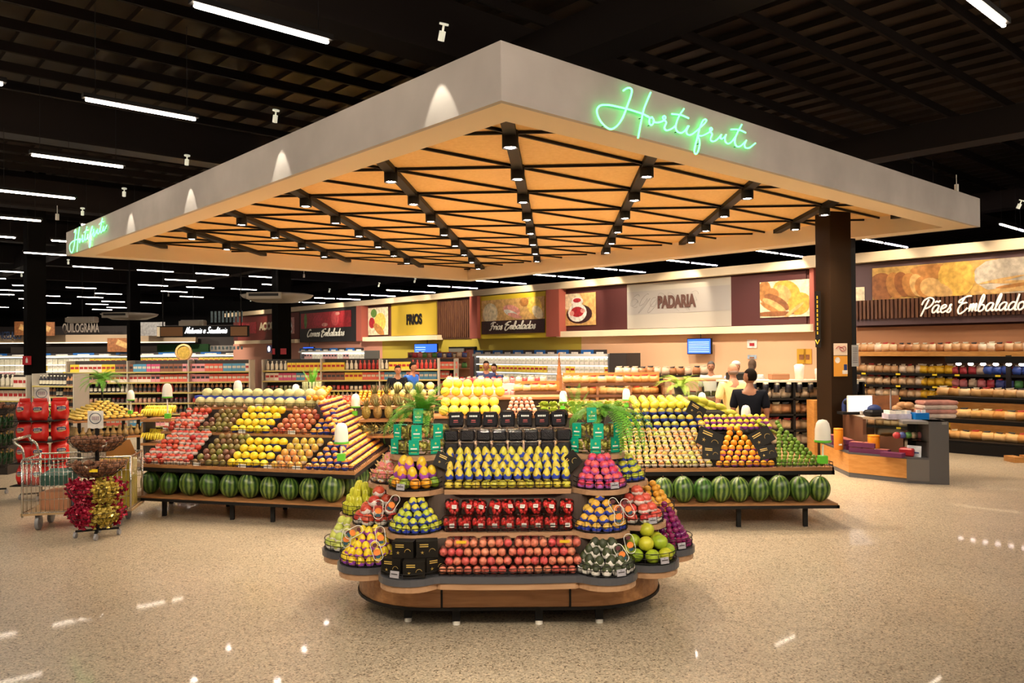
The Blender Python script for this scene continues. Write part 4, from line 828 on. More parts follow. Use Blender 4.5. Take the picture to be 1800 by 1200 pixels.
for sd in (-1, 1):
    x, y = lobe(3, 0, sd)
    bt = MB(); [bt.tube([(x+.20*cos(a), y+.20*sin(a), Z[3]+zz) for a in [2*pi*i/28 for i in range(28)]], .003, 4, closed=True) for zz in (.01, .04)]
    tag(bt.build('wire_basket', BLK), 'low round black wire rim around the %s grape boxes on the top tier' % ('left' if sd < 0 else 'right'), 'basket')
    for lv in range(2):
        for i, (dx, dy, rz) in enumerate(((-.13, -.06, -.65), (.0, -.125, .0), (.13, -.03, .5))):
            k_grape.put((x+dx+(0.02 if lv else 0), y+dy+.01*lv, Z[3]+.004+lv*.112), (0, 0, rz+rnd(-.05, .05)), 1, 'clear green-labelled box of green grapes, %s layer of the %s stack, top tier' % ('lower' if lv == 0 else 'upper', 'left-hand' if sd < 0 else 'right-hand'), 'grape boxes, %s, %s layer' % ('left' if sd < 0 else 'right', 'lower' if lv == 0 else 'upper'))
    k_grape.put((x-.03*sd, y-.02, Z[3]+.23), (-.1, 0, .2*sd), 1, 'clear box of green grapes on top of the %s stack, in front of the fern' % ('left' if sd < 0 else 'right'))
# ---------------------------------------------------------------- ferns
FERN = mat('fern_leaf', (.13, .42, .03), .5, var=(.18, .46, .04)); FERNL = mat('fern_light', (.32, .50, .03), .5)
def frond(mb, base, az_, el, L_, droop, wl=.05, mi=0, n=32):
    d = Vector((cos(az_), sin(az_), 0)); pts = []
    for i in range(n+1):
        t = i/n; e_ = el-droop*t*1.3; 
        if i == 0: pts.append(Vector(base)); continue
        pts.append(pts[-1]+(d*cos(e_)+Vector((0, 0, 1))*sin(e_))*(L_/n))
    mb.tube(pts, [.0022*(1-i/(n+2)) for i in range(n+1)], 4, mi)
    side = d.cross(Vector((0, 0, 1)))
    for i in range(1, n):
        t = i/n; w_ = wl*(sin(pi*min(1, t*1.05+.08))**.6)*(1.0-.25*t); tg = (pts[i+1]-pts[i-1]).normalized(); up_ = side.cross(tg)
        for sg in (-1, 1):
            o = pts[i]; q_ = side*sg*w_+tg*w_*.35-up_*w_*.2*sg*0+Vector((0, 0, -.12*w_)); h2 = tg*(L_/n*.30)
            mb.add([o-h2*.6, o+q_*.5-h2*.7, o+q_, o+q_*.5+h2, o+h2*.6], [(0, 1, 2, 3, 4)], mi)
def fern(loc, label, specs, potr=.06, poth=.10, light=False, pot=True, group=None):
    g = empty('potted_fern', label, 'fern', loc, group=group)
    if pot: mb = MB(); mb.lathe([(0, -poth), (potr*.75, -poth), (potr, 0), (potr*.9, 0), (potr*.8, -.02), (0, -.02)], 14); mb.build('pot', mat('pot_black', (.02, .02, .018), .5), g)
    mb = MB()
    for s_ in specs: frond(mb, (rnd(-.02, .02), rnd(-.02, .02), -.01), *s_)
    mb.build('foliage', FERNL if light else FERN, g); return g
x, y = lobe(3, 0, -1)
sp = [(rnd(0, 2*pi), rnd(.6, 1.45), rnd(.26, .42), rnd(.6, 1.5), .06) for _ in range(34)]+[(rnd(pi, 1.6*pi), rnd(.5, 1), rnd(.38, .5), rnd(1.6, 2.1), .045) for _ in range(8)]+[(pi*1.05+rnd(-.3, .3), .6, .5, 1.9, .04) for _ in range(5)]+[(-.15, .9, .42, 1.8, .035), (.1, .7, .40, 1.6, .03)]
fern((x+.02, y+.14, 1.49), 'bushy green fern spilling over the left grape boxes on the front island', sp)
x, y = lobe(3, 0, 1)
sp = [(rnd(0, 2*pi), rnd(.4, 1.0), rnd(.24, .38), rnd(1.0, 1.9), .06) for _ in range(20)]+[(rnd(-1.2, .2), rnd(.4, .9), rnd(.5, .78), rnd(1.9, 2.3), .042) for _ in range(26)]+[(pi+rnd(-.3, .4), .5, .3, 1.3, .045) for _ in range(4)]
fern((x+.03, y+.10, 1.50), 'dark green fern hanging far down over the right end of the front island', sp)
gq = empty('leafy_sprig', 'thin upright leafy sprig behind the right fern on the front island', 'plant', (x-.14, y+.22, 1.42)); mb = MB()
for az_, el, L_ in ((2.6, 1.3, .32), (1.2, 1.4, .36), (.3, 1.3, .3), (4, 1.45, .34), (3.4, 1.1, .28)): frond(mb, (0, 0, 0), az_, el, L_, .35, .035)
mb.build('leaves', FERN, gq)
# ---------------------------------------------------------------- side tables
def V2(x, y): return Vector((x, y, 0))
def two(name, cat, fr, fh, base, wrap=None, shape='mango', zz=0.0, n=10, m=7):
    """far fruit: the paper under it stays part of the one small mesh"""
    if wrap: return Kind(name, cat, fruitmesh(name, fr, fh, [base, STEM, wrap], shape, n, m, mi_low=2, zz=zz))
    return Kind(name, cat, fruitmesh(name, fr, fh, [base, STEM], shape, n, m))
def heap(kind, P, Q, z0, rows, dy, dz, fr, label, group, back, sl=0, sr=0, alt=None, stagger=True, rot=True, tip=0):
    """rows of fruit climbing backwards from the line P-Q; sl, sr: how much each row shortens at its ends"""
    P, Q = Vector(P), Vector(Q); d = (Q-P); L_ = d.length; d = d/L_; bk = Vector((back[0], back[1], 0)).normalized()
    for r_ in range(rows):
        a, b = sl*r_, L_-sr*r_
        n = max(1, int((b-a)/(2*fr*1.02)))
        st = (b-a)/n
        for i in range(n):
            p = P+d*(a+st*(i+.5)+(rnd(-.003, .003)))+bk*(dy*r_); kd = alt if (alt and rnd(0, 1) < .3) else kind
            kd.put((p.x, p.y, z0+dz*r_), (tip+rnd(-.15, .15), rnd(-.15, .15), rnd(0, 6) if rot else rnd(-.2, .2)), rnd(.94, 1.04), label, group)
t_appW = two('red_apple', 'apple', .040, .038, F_RED, W_WHT, 'apple', .2); t_app = two('red_apple', 'apple', .040, .038, F_RED, None, 'apple')
t_dm = two('dark_mango', 'mango', .041, .043, F_DMAN); t_ye = two('yellow_melon', 'melon', .052, .050, F_YEL, None, 'round'); t_yeb = two('yellow_melon', 'melon', .052, .050, F_YEL, W_BLU, 'round', -.5)
t_mx = two('mixed_mango', 'mango', .044, .050, F_MIX, W_WHT, 'mango', -.4); t_ne = two('nectarine', 'nectarine', .042, .040, F_NECT, None, 'round'); t_pe = two('peach', 'peach', .040, .039, F_PEACH, W_BLU, 'round', 0)
t_mel = two('pale_melon', 'melon', .073, .068, F_MEL, None, 'round', n=14, m=10); t_side = two('papaya', 'papaya', .036, .034, fm('papaya', (.75, .42, .03), (.62, .16, .03)), wrapm('indigo', (.13, .03, .26)), 'round', -.25)
t_wm = two('white_wrapped_mango', 'mango', .037, .038, fm('mango_mixed2', (.62, .22, .05), (.40, .42, .06)), W_WHT, 'mango', .05); t_bl = two('blue_wrapped_fruit', 'fruit', .047, .045, F_OLIVE, W_BLU, 'round', -.05); t_top = two('citron', 'citrus fruit', .052, .05, fm('citron', (.62, .55, .03), (.72, .60, .05)), None, 'round')
t_or = two('orange', 'orange', .039, .037, F_ORG, W_PUR, 'round', -.3); t_orp = two('orange', 'orange', .039, .037, F_ORG, None, 'round'); t_yp = two('yellow_passion_fruit', 'passion fruit', .036, .036, F_YEL, W_PUR, 'round', .1); t_lime = two('lime', 'lime', .030, .028, F_LIME, None, 'round')
# the watermelon with its stripes
def melonmat():
    m = mat('watermelon_rind', (.04, .12, .02), .3); nt = m.node_tree; N = nt.nodes; L = nt.links; p = N['Principled BSDF']
    tc = N.new('ShaderNodeTexCoord'); sx = N.new('ShaderNodeSeparateXYZ'); L.new(tc.outputs['Object'], sx.inputs[0])
    at = N.new('ShaderNodeMath'); at.operation = 'ARCTAN2'; L.new(sx.outputs[0], at.inputs[0]); L.new(sx.outputs[1], at.inputs[1])
    nz = N.new('ShaderNodeTexNoise'); nz.inputs['Scale'].default_value = 22; nz.inputs['Detail'].default_value = 4; L.new(tc.outputs['Object'], nz.inputs['Vector'])
    ml = N.new('ShaderNodeMath'); ml.operation = 'MULTIPLY_ADD'; L.new(at.outputs[0], ml.inputs[0]); ml.inputs[1].default_value = 12
    m3 = N.new('ShaderNodeMath'); m3.operation = 'MULTIPLY'; m3.inputs[1].default_value = 2.6; L.new(nz.outputs['Fac'], m3.inputs[0]); L.new(m3.outputs[0], ml.inputs[2])
    sn = N.new('ShaderNodeMath'); sn.operation = 'SINE'; L.new(ml.outputs[0], sn.inputs[0])
    mr = N.new('ShaderNodeMapRange'); mr.inputs[1].default_value = -.7; mr.inputs[2].default_value = .5; L.new(sn.outputs[0], mr.inputs[0])
    oi = N.new('ShaderNodeObjectInfo'); mx0 = N.new('ShaderNodeMix'); mx0.data_type = 'RGBA'; L.new(oi.outputs['Random'], mx0.inputs[0]); mx0.inputs[6].default_value = (.06, .15, .022, 1); mx0.inputs[7].default_value = (.15, .22, .04, 1)
    mx = N.new('ShaderNodeMix'); mx.data_type = 'RGBA'; L.new(mr.outputs[0], mx.inputs[0]); L.new(mx0.outputs[2], mx.inputs[6]); mx.inputs[7].default_value = (.012, .045, .008, 1)
    L.new(mx.outputs[2], p.inputs['Base Color']); return m
wm = MB(); wm.ell((0, 0, 0), (.125, .125, .148), 24, 16, fn=lambda a, t: 1+.012*cos(6*a)); sm_ = MB(); sm_.cyl((0, 0, .145), (.01, .003, .165), .006, 6)
k_wm = Kind('watermelon', 'watermelon', wm.mesh('watermelon', melonmat()), [('stem', sm_.mesh('stem', STEM))])
def table(name, label, cor, z_low, z_hi, lowcor, legs, lip=.04):
    """cor = the four corners of the upper board"""
    o = V2(*cor[0]); g = empty(name, label, 'display table', o); R = lambda pts: [(x-o.x, y-o.y) for x, y in pts]
    def rail(mb, pts, z0, z1, w_=.02, mi=0):
        pts = R(pts)
        for i in range(len(pts)):
            p, q_ = Vector(pts[i]), Vector(pts[(i+1) % len(pts)]); d = q_-p; mb.box(((p.x+q_.x)/2, (p.y+q_.y)/2, (z0+z1)/2), (d.length+w_, w_, z1-z0), mi, rz=math.atan2(d.y, d.x))
    mb = MB(); mb.prism(R(cor), z_hi-.03, z_hi); rail(mb, cor, z_hi-.03, z_hi+.008); mb.build('upper_board', WOOD, g)
    mb = MB(); rail(mb, cor, z_hi-.075, z_hi-.03, .03); mb.build('under_frame', BLK, g)
    mb = MB(); mb.prism(R(lowcor), z_low-.02, z_low); mb.build('lower_board', WOOD, g)
    mb = MB(); rail(mb, lowcor, z_low-.05, z_low-.018, .03); mb.build('lower_frame', BLK, g)
    mb = MB(); q4 = [Vector(p) for p in R(cor)]; ce = sum(q4, Vector((0, 0)))/4; mb.prism([tuple(ce+(p-ce)*.80) for p in q4], z_low, z_hi-.03); mb.build('core_panel', DARK, g)
    for x, y in legs: mb = MB(); mb.box((x-o.x, y-o.y, (z_low-.03)/2), (.045, .045, z_low-.03)); mb.build('leg', BLK, g)
    mb = MB()
    for zz in (.03, .065): rail(mb, cor, z_hi+zz-.003, z_hi+zz+.003, .006)
    pts = R(cor)
    for i in (0, 1):
        p, q_ = Vector(pts[i]), Vector(pts[(i+1) % 4]); n = int((q_-p).length/.09)
        for k in range(n+1): s = p+(q_-p)*(k/n); mb.box((s.x, s.y, z_hi+.033), (.005, .005, .066))
    mb.build('wire_rail', BLK, g)
    return g, o
FL, FR_ = (-4.62, 9.84), (-1.79, 9.06); BR_, BL = (-1.76, 11.7), (-4.5, 12.2)
ex = (Vector(FR_)-Vector(FL)).normalized(); bkd = (-ex.y, ex.x)
def tl(px, off=0):
    """point on the left table's front line, px of its run, set back by off"""
    k = (px-900)/1414.4; p0 = Vector(FL)+Vector(bkd)*off; s = (k*p0.y-p0.x)/(ex.x-k*ex.y); p = p0+ex*s; return (p.x, p.y, 0)
lc = [(-4.66, 9.72), (-1.86, 8.98), (-1.80, 11.4), (-4.5, 11.9)]
g, o = table('fruit_table', 'long wooden fruit table on the left, watermelons on its lower shelf', [FL, FR_, BR_, BL], .26, .62, lc, [tl(x, .05)[:2] for x in (288, 407, 478, 601)]+[tl(x, .75)[:2] for x in (300, 400, 500, 600)])
def riser(g, o, P, Q, z0, z1, dep, bk, m_=None, lipz=.03):
    P, Q = Vector(P[:2]), Vector(Q[:2]); b = Vector(bk); mb = MB(); pts = [P, Q, Q+Vector((-.10, .98))*dep, P+Vector((.05, .98))*dep]; pts = [(p.x-o.x, p.y-o.y) for p in pts]
    mb.prism(pts, z1-.03, z1); mb.build('tier_board', WOOD, g)
    mb = MB(); c = sum([Vector(p) for p in pts], Vector((0, 0)))/4; mb.prism([tuple(c+(Vector(p)-c)*.96) for p in pts], z0, z1-.03); mb.build('tier_core', DARK, g)
    mb = MB(); d = Vector(pts[1])-Vector(pts[0]); a = math.atan2(d.y, d.x); c2 = (Vector(pts[0])+Vector(pts[1]))/2
    for zz in (.03, .06): mb.box((c2.x, c2.y, z1+zz), (d.length, .005, .005), rz=a)
    n = int(d.length/.09); [mb.box((pts[0][0]+d.x*k/n, pts[0][1]+d.y*k/n, z1+.03), (.004, .004, .06)) for k in range(n+1)]
    mb.build('wire_rail', BLK, g)
riser(g, o, tl(282, .50), tl(592, .50), .62, .97, .60, bkd)
riser(g, o, tl(340, .98), tl(572, .98), .97, 1.25, .40, bkd)
H1 = .66; BKW = (.12, 1)
heap(t_appW, tl(244, .06), tl(333, .06), H1, 7, .068, .050, .040, 'red apple in white paper, lower left heap of the left table', 'white-wrapped apples, lower heap', BKW, .035, -.012, t_app)
heap(t_dm, tl(336, .06), tl(396, .06), H1, 6, .075, .054, .042, 'dark red-green mango, lower tier of the left table', 'dark mangoes, lower heap', BKW, .035, -.03)
heap(t_yeb, tl(399, .07), tl(470, .07), H1+.01, 4, .085, .075, .053, 'round yellow melon in blue paper, lower tier of the left table', 'yellow melons, lower heap', BKW, .04, -.05, t_ye)
heap(t_mx, tl(474, .07), tl(530, .07), H1, 5, .08, .060, .046, 'mixed yellow-red mango in white paper, lower tier of the left table', 'white-wrapped mixed mangoes', BKW, .035, -.04)
heap(t_pe, tl(536, .06), tl(612, .06), H1, 7, .064, .055, .040, 'orange-red peach in blue paper, lower right heap of the left table', 'blue-wrapped peaches, lower heap', BKW, .045, .03)
H2 = 1.005
heap(t_appW, tl(286, .55), tl(345, .55), H2, 5, .078, .052, .040, 'red apple in white paper, upper left heap of the left table', 'white-wrapped apples, upper heap', BKW, .04, -.012, t_app)
heap(t_dm, tl(348, .55), tl(402, .55), H2, 5, .07, .050, .042, 'dark red-green mango, upper tier of the left table', 'dark mangoes, upper heap', BKW, .035, -.02)
heap(t_yeb, tl(405, .56), tl(473, .56), H2+.01, 4, .08, .075, .053, 'round yellow melon in blue paper, upper tier of the left table', 'yellow melons, upper heap', BKW, .04, -.04, t_ye)
heap(t_ne, tl(477, .56), tl(540, .56), H2, 5, .072, .052, .043, 'dark red nectarine, upper tier of the left table', 'nectarines', BKW, .04, -.03)
heap(t_pe, tl(545, .55), tl(592, .55), H2, 6, .064, .055, .040, 'orange-red peach in blue paper, upper right heap of the left table', 'blue-wrapped peaches, upper heap', BKW, .03, .02)
heap(t_mel, tl(344, 1.06), tl(574, 1.06), 1.315, 2, .075, .112, .0735, 'pale yellow-green melon in the double row on top of the left table', 'pale melons', bkd, .05, .05)
mb = MB(); P, Q = Vector(tl(346, 1.13)), Vector(tl(566, 1.13)); dd = Q-P; mb.box(((P.x+Q.x)/2, (P.y+Q.y)/2, 1.375), (dd.length, .11, .04), rz=math.atan2(dd.y, dd.x)); tag(mb.build('melon_tray_paper', W_BLU), 'dark blue paper tray between the two rows of pale melons', 'tray')
for px, off, zz in ((345, .02, .625), (362, .52, .975), (425, .02, .625), (425, .52, .975), (470, .02, .625), (512, .52, .975), (520, .02, .625), (455, 1.0, 1.255)):
    p = Vector(tl(px, off)); mb = MB(); mb.box((p.x-o.x, p.y-o.y-.012, zz+.015), (.10, .004, .05), rz=math.atan2(ex.y, ex.x)); mb.build('price_tag', WHT, g)
# the wrapped papayas on the table's right flank
kk = 0
for r_ in range(12):
    x_ = -1.84-.050*r_; z_ = .665+.060*r_; y0, y1 = 9.17+.078*r_, 11.5-.02*r_; n = int((y1-y0)/.083)
    lowr = r_ < 7
    for i in range(n): t_side.put((x_, y0+.083*i, z_), (rnd(-.1, .1), rnd(-.1, .1)-.25, rnd(-.15, .15)), (1, 1.12, 1), 'orange papaya in dark paper, %s rows of the left table\'s right flank' % ('lower' if lowr else 'upper'), 'flank papayas, %s rows' % ('lower' if lowr else 'upper'))
mb = MB(); mb.add([Vector(p)-Vector((o.x, o.y, 0)) for p in ((-1.87, 9.22, .62), (-1.87, 11.5, .62), (-2.47, 11.5, 1.32), (-2.47, 10.15, 1.32), (-2.8, 11.5, .62), (-2.9, 10.6, .62))], [(0, 1, 2, 3), (1, 4, 2), (4, 5, 3, 2), (5, 0, 3)]); mb.build('flank_ramp', DARK, g)
heap(t_orp, (-2.66, 10.35, 0), (-2.40, 10.3, 0), 1.38, 6, .09, .02, .04, 'orange in the net at the very top right of the left table', 'oranges on top of the left table', (0, 1))
k_wmx = [263, 297, 333, 368, 404, 438, 473, 508, 543, 583]
for i, x in enumerate(k_wmx):
    s = (.92, .95, 1, .97, .98, 1.05, .92, .90, .95, 1.12)[i]; p = tl(x, .06); k_wm.put((p[0], p[1], .262+.146*s), (rnd(-.08, .08), rnd(-.08, .08), rnd(0, 6)), s, ('watermelon on the lower shelf of the left table, %s from the left' % ('first', 'second', 'third', 'fourth', 'fifth', 'sixth', 'seventh', 'eighth', 'ninth', 'tenth')[i]))
k_wm.put(tl(272, .36)[:2]+(.41,), (0, .3, 1), 1, 'watermelon in the second row behind the leftmost one on the left table')
for i in range(3): k_wm.put((-1.98+.02*i, 9.62+.30*i, .40), (.1, 0, i), .92, 'watermelon at the right end of the left table, %s one back' % ('first', 'second', 'third')[i])
# right table
TR = [(.55, 9.12), (3.62, 9.12), (3.62, 10.9), (.55, 10.9)]
g, o = table('fruit_table', 'long wooden fruit table on the right with citrus and lime heaps', TR, .27, .62, [(.6, 8.84), (3.56, 8.84), (3.56, 10.7), (.6, 10.7)], [(2.50, 8.95), (3.24, 8.95), (1.3, 8.95), (.8, 8.95), (2.5, 10.4), (3.3, 10.4), (1.4, 10.4)])
RAMPD = mat('ramp_dark', (.010, .008, .007), .8, spec=.1)
def ramp(g, o, x0, x1, prof, nm, x0t=None, x1t=None):
    """solid step: (y, z) profile pulled from x0 to x1"""
    n = len(prof); vs = [(x0-o.x, y-o.y, z) for y, z in prof]+[(x1-o.x, y-o.y, z) for y, z in prof]
    mb = MB(); mb.add(vs, [[i, (i+1) % n, n+(i+1) % n, n+i] for i in range(n)]+[list(range(n))[::-1], list(range(n, 2*n))]); mb.build(nm, RAMPD, g)
ramp(g, o, 1.1, 3.05, [(9.24, .62), (9.62, .97), (9.85, .99), (10.6, .99), (10.6, .62)], 'tier_core')
ramp(g, o, 1.1, 2.62, [(9.72, .99), (9.95, 1.19), (10.6, 1.21), (10.6, .99)], 'tier_core')
def tr(px, y=9.18): return ((px-900)/1414.4*y*1.0, y, 0)
BK = (0, 1)
heap(t_wm, tr(1095), tr(1250), .665, 8, .056, .049, .037, 'small mango in white paper, lower left heap of the right table', 'white-wrapped mangoes on the right table', BK, .0, .012)
heap(t_bl, tr(1100, 9.66), tr(1240, 9.66), 1.065, 3, .07, .075, .047, 'yellow-green fruit in blue paper, upper left heap of the right table', 'blue-wrapped fruit on the right table', BK, .0, .03)
heap(t_top, tr(1110, 9.85), tr(1218, 9.85), 1.285, 5, .085, .015, .052, 'plain yellow citron on top of the blue-wrapped heap of the right table', 'citrons', BK, 0, .01)
heap(t_or, tr(1256), tr(1360), .665, 4, .060, .052, .039, 'orange in purple paper, middle heap of the right table', 'purple-wrapped oranges', BK, .035, .045)
heap(t_orp, (tr(1256)[0]+.14, 9.42, 0), (tr(1360)[0]-.18, 9.42, 0), .873, 4, .060, .050, .039, 'plain orange near the top of the middle heap of the right table', 'plain oranges', BK, .03, .03)
heap(t_yp, tr(1226, 9.64), tr(1356, 9.64), 1.04, 3, .075, .052, .036, 'small yellow fruit in purple paper, upper middle rows of the right table', 'purple-wrapped yellow fruit', BK, .0, .012)
heap(t_lime, tr(1362), tr(1447), .655, 13, .036, .036, .030, 'dark green lime in the pyramid at the right end of the right table', 'limes', BK, .012, .031)
cm = MB(); cm.ell((0, 0, 0), (.024, .024, .10), 8, 8); k_cuc = Kind('cucumber', 'cucumber', cm.mesh('cucumber', fm('cucumber', (.22, .28, .03), (.35, .38, .05), ns=40)))
for r_ in range(7):
    for i in range(3): k_cuc.put((3.0+.14*i-.015*r_, 9.56+.062*r_, 1.045-.085*i+.012*r_), (0, pi/2+.25, 1.0+rnd(-.1, .1)), 1, 'green-yellow cucumber on the slope behind the limes', 'cucumbers')
pm = MB(); pm.ell((0, 0, 0), (.055, .055, .10), 10, 8, fn=lambda a, t: 1-.15*sin(t)); k_pap = Kind('green_papaya', 'papaya', pm.mesh('green_papaya', fm('green_papaya', (.50, .50, .04), (.62, .55, .05))))
for i, (px, py) in enumerate(((1222, 702), (1236, 705), (1250, 711), (1240, 718), (1255, 722), (1268, 716), (1262, 728), (1276, 725), (1288, 727), (1247, 729), (1273, 733), (1230, 712))): k_pap.put(ad(px, py, 10.3), (0, pi/2+.3, rnd(-.4, .4)), .9, 'long yellow-green papaya lying behind the small yellow fruit of the right table', 'green papayas')
for i, x in enumerate((1163, 1198, 1233, 1264, 1296, 1331, 1366, 1402, 1437)):
    s = (.95, .99, .92, .97, .94, .96, 1.0, .95, .95)[i]; p = tr(x, 8.98); k_wm.put((p[0], 8.97, .272+.146*s), (rnd(-.08, .08), rnd(-.08, .08), rnd(0, 6)), s, 'watermelon on the lower shelf of the right table, %s from the right' % ('ninth', 'eighth', 'seventh', 'sixth', 'fifth', 'fourth', 'third', 'second', 'first')[i])
for px, py, Zd, ry, s, lb in ((1243, 777, 9.28, .4, 1.7, 'large, left of the orange heap'), (1250, 798, 9.2, .1, 1.2, 'low left of the orange heap'), (1347, 772, 9.3, -.5, 1.5, 'large, right of the orange heap'), (1352, 797, 9.2, -.2, 1.2, 'low right of the orange heap'), (1219, 722, 9.7, .55, 1.3, 'at the top, between citrons and papayas')):
    p = ad(px, py+9, Zd); k_card.put(p, (-.35, ry, 0), s*1.15, 'black card with gold print on the right table, '+lb)
# dispensers of plastic bags on poles
BG = mat('bracket_green', (.12, .55, .03), .4); DM = mat('dome_plastic', (.85, .83, .74), .35)
def dispenser(base, top, s, label):
    d = MB(); d.lathe([(.078*s, -.15*s), (.075*s, -.04*s), (.062*s, .02*s), (.04*s, .05*s), (0, .06*s)], 16, fn=lambda a, j, z: 1)
    p = Vector(top); b = Vector(base); g = empty('bag_dispenser', label, 'bag dispenser', b); r = p-b
    d.v = [tuple(Vector(v)+r) for v in d.v]; d.build('dome', DM, g)
    m_ = MB(); m_.lathe([(0, -.14*s), (.088*s, -.155*s), (.082*s, -.175*s), (0, -.175*s)], 12, r); m_.build('bracket', BG, g)
    m_ = MB(); m_.cyl((0, 0, 0), r-Vector((0, 0, .2*s)), .008*s+.003, 8); m_.build('pole', WHT, g)
    m_ = MB(); m_.box((0, 0, .03), (.085*s, .08*s, .08*s), bev=.006); m_.build('clip_base', BG, g)
dispenser(ad(600, 808, 8.98), ad(600, 752, 8.98), 1.0, 'white-domed bag dispenser with green base at the right corner of the left table')
dispenser(ad(1446, 812, 9.05), ad(1446, 747, 9.05), 1.1, 'silver-white bag dispenser with green base at the right corner of the right table')
for (bx, by, tx, ty, Zd, lb) in ((295, 735, 294, 680, 10.3, 'at the upper left corner of the left table'), (418, 700, 418, 674, 11.6, 'behind the pale melons'), (624, 730, 625, 698, 11.0, 'between the left table and the pineapples'), (521, 700, 520, 680, 13, 'behind the right half of the pale melons, small'), (92, 728, 82, 698, 14.2, 'left of the potato stand'), (229, 727, 230, 690, 14.6, 'right of the potato stand'), (1313, 735, 1311, 718, 10.6, 'in front of the man in black'), (989, 720, 990, 692, 12.6, 'behind the blackberry boxes'), (1101, 715, 1101, 688, 12.6, 'above the right fern'), (1235, 712, 1234, 695, 12.0, 'left of the man in the yellow shirt')):
    dispenser(ad(bx, by, Zd), ad(tx, ty, Zd), .8, 'small white bag dispenser on a pole '+lb)
# pineapples
pn = MB(); pn.ell((0, 0, 0), (.062, .062, .095), 12, 10); lf = MB()
for k in range(26):
    a = k*2.4; e_ = 1.5-.9*(k/26); b = Vector((.02*cos(a), .02*sin(a), .08)); t = b+Vector((cos(a)*cos(e_), sin(a)*cos(e_), sin(e_)))*rnd(.13, .2); sd = Vector((-sin(a), cos(a), 0))*.010; lf.add([b-sd, b+sd, t], [(0, 1, 2)])
PIN = mat('pineapple_skin', (.30, .17, .04), .6, var=(.34, .26, .05), noise=.5, nscale=90, bump=.6)
k_pin = Kind('pineapple', 'pineapple', pn.mesh('pineapple', PIN), [('crown', lf.mesh('crown', mat('pineapple_crown', (.16, .15, .05), .6)))])
g = empty('pineapple_stand', 'dark stand of pineapples between the left table and the left fern', 'display stand', (-1.6, 10.9, 0))
for z_, y_, in ((.84, -.05), (1.04, .12), (1.20, .3)): mb = MB(); mb.box((0, y_+.1, z_-.015), (1.0, .3, .03)); mb.build('shelf', WOOD, g)
mb = MB(); mb.box((0, .45, .6), (.96, .1, 1.18)); mb.build('back_panel', DARK, g)
for sx in (-.45, .45):
    mb = MB(); mb.box((sx, .05, .42), (.05, .4, .82)); mb.build('leg', BLK, g)
for i in range(6): k_pin.put((-2.02+.155*i, 10.85, .93), (pi/2-.12, 0, rnd(-.1, .1)), .88, 'pineapple lying with its round base forward, lowest row of the stand', 'pineapples, lowest row')
for i in range(6): k_pin.put((-2.0+.155*i, 11.0, 1.14), (rnd(-.1, .1), rnd(-.1, .1), i), 1, 'pineapple standing in the middle row of the stand', 'pineapples, middle row')
for i in range(5): k_pin.put((-1.92+.155*i, 11.2, 1.30), (rnd(-.1, .1), rnd(-.1, .1), i), 1, 'pineapple with brown crown in the top row of the stand', 'pineapples, top row')
# rear produce tables
g = empty('rear_produce_table', 'rear wooden produce table behind the island, stacked with yellow melons, onions and greens', 'display table', (0, 13.3, 0))
for nm, c_x, w_, y_, z_ in (('lower_board', -.35, 4.3, .2, .90), ('upper_board', -.7, 3.2, .7, 1.17)):
    mb = MB(); mb.box((c_x, y_, z_-.02), (w_, .7, .04)); mb.build(nm, WOOD, g); mb = MB(); mb.box((c_x, y_+.05, z_/2), (w_-.2, .55, z_-.05)); mb.build('core_panel', DARK, g)
t_big = two('honeydew_melon', 'melon', .085, .085, fm('honeydew', (.72, .56, .04), (.76, .64, .08)), None, 'round', n=14, m=10); t_pal = two('pale_honeydew', 'melon', .075, .07, fm('pale_honey', (.66, .60, .24), (.74, .64, .22)), None, 'round', n=14, m=10)
heap(t_big, (-1.22, 13.25, 0), (-.20, 13.25, 0), .985, 2, .12, .13, .075, 'big bright yellow melon in the lower stack behind the blackberry boxes', 'yellow melons, lower stack', BK, .03, .03)
heap(t_big, (-1.25, 13.85, 0), (-.12, 13.85, 0), 1.26, 2, .1, .13, .082, 'big bright yellow melon in the upper stack behind the blackberry boxes', 'yellow melons, upper stack', BK, .04, .04)
heap(t_pal, (-2.1, 13.75, 0), (-1.3, 13.75, 0), 1.245, 2, .1, .12, .073, 'pale melon in the upper row behind the left fern', 'pale melons behind the left fern', BK, .04, .02)
heap(t_pal, (-1.9, 13.2, 0), (-1.28, 13.2, 0), .975, 2, .1, .12, .073, 'pale melon in the lower row behind the left fern', 'lower pale melons behind the left fern', BK, .04, .02)
t_on = two('pink_onion', 'onion', .038, .036, fm('pink_onion', (.66, .22, .16), (.72, .42, .30)), None, 'round')
heap(t_on, (-.12, 13.0, 0), (.42, 13.0, 0), .94, 5, .07, .055, .039, 'pink onion in the heap right of the yellow melons', 'pink onions', BK, .02, .02)
LEAF = mat('lettuce_leaf', (.30, .42, .04), .55, var=(.42, .46, .08))
def leafy(name, n, r, m_):
    mb = MB()
    for k in range(n):
        a = k*2.4; e_ = rnd(.35, 1.4); b = Vector((0, 0, 0)); d = Vector((cos(a)*cos(e_), sin(a)*cos(e_), sin(e_))); s = Vector((-sin(a), cos(a), 0)); w_ = r*.42
        mb.add([b, b+d*r*.5+s*w_, b+d*r+Vector((0, 0, -.2*r))+s*w_*.6, b+d*r*1.05+Vector((0, 0, -.15*r)), b+d*r-s*w_*.6+Vector((0, 0, -.2*r)), b+d*r*.5-s*w_], [(0, 1, 2, 3, 4, 5)])
    return mb.mesh(name, m_)
k_let = Kind('lettuce', 'lettuce', leafy('lettuce', 22, .14, LEAF))
for i in range(9):
    for r_ in range(2): k_let.put((.52+.15*i, 13.0+.2*r_, .93+.08*r_), (0, 0, i), 1, 'head of bright green lettuce in the row behind the right end of the island', 'lettuces')
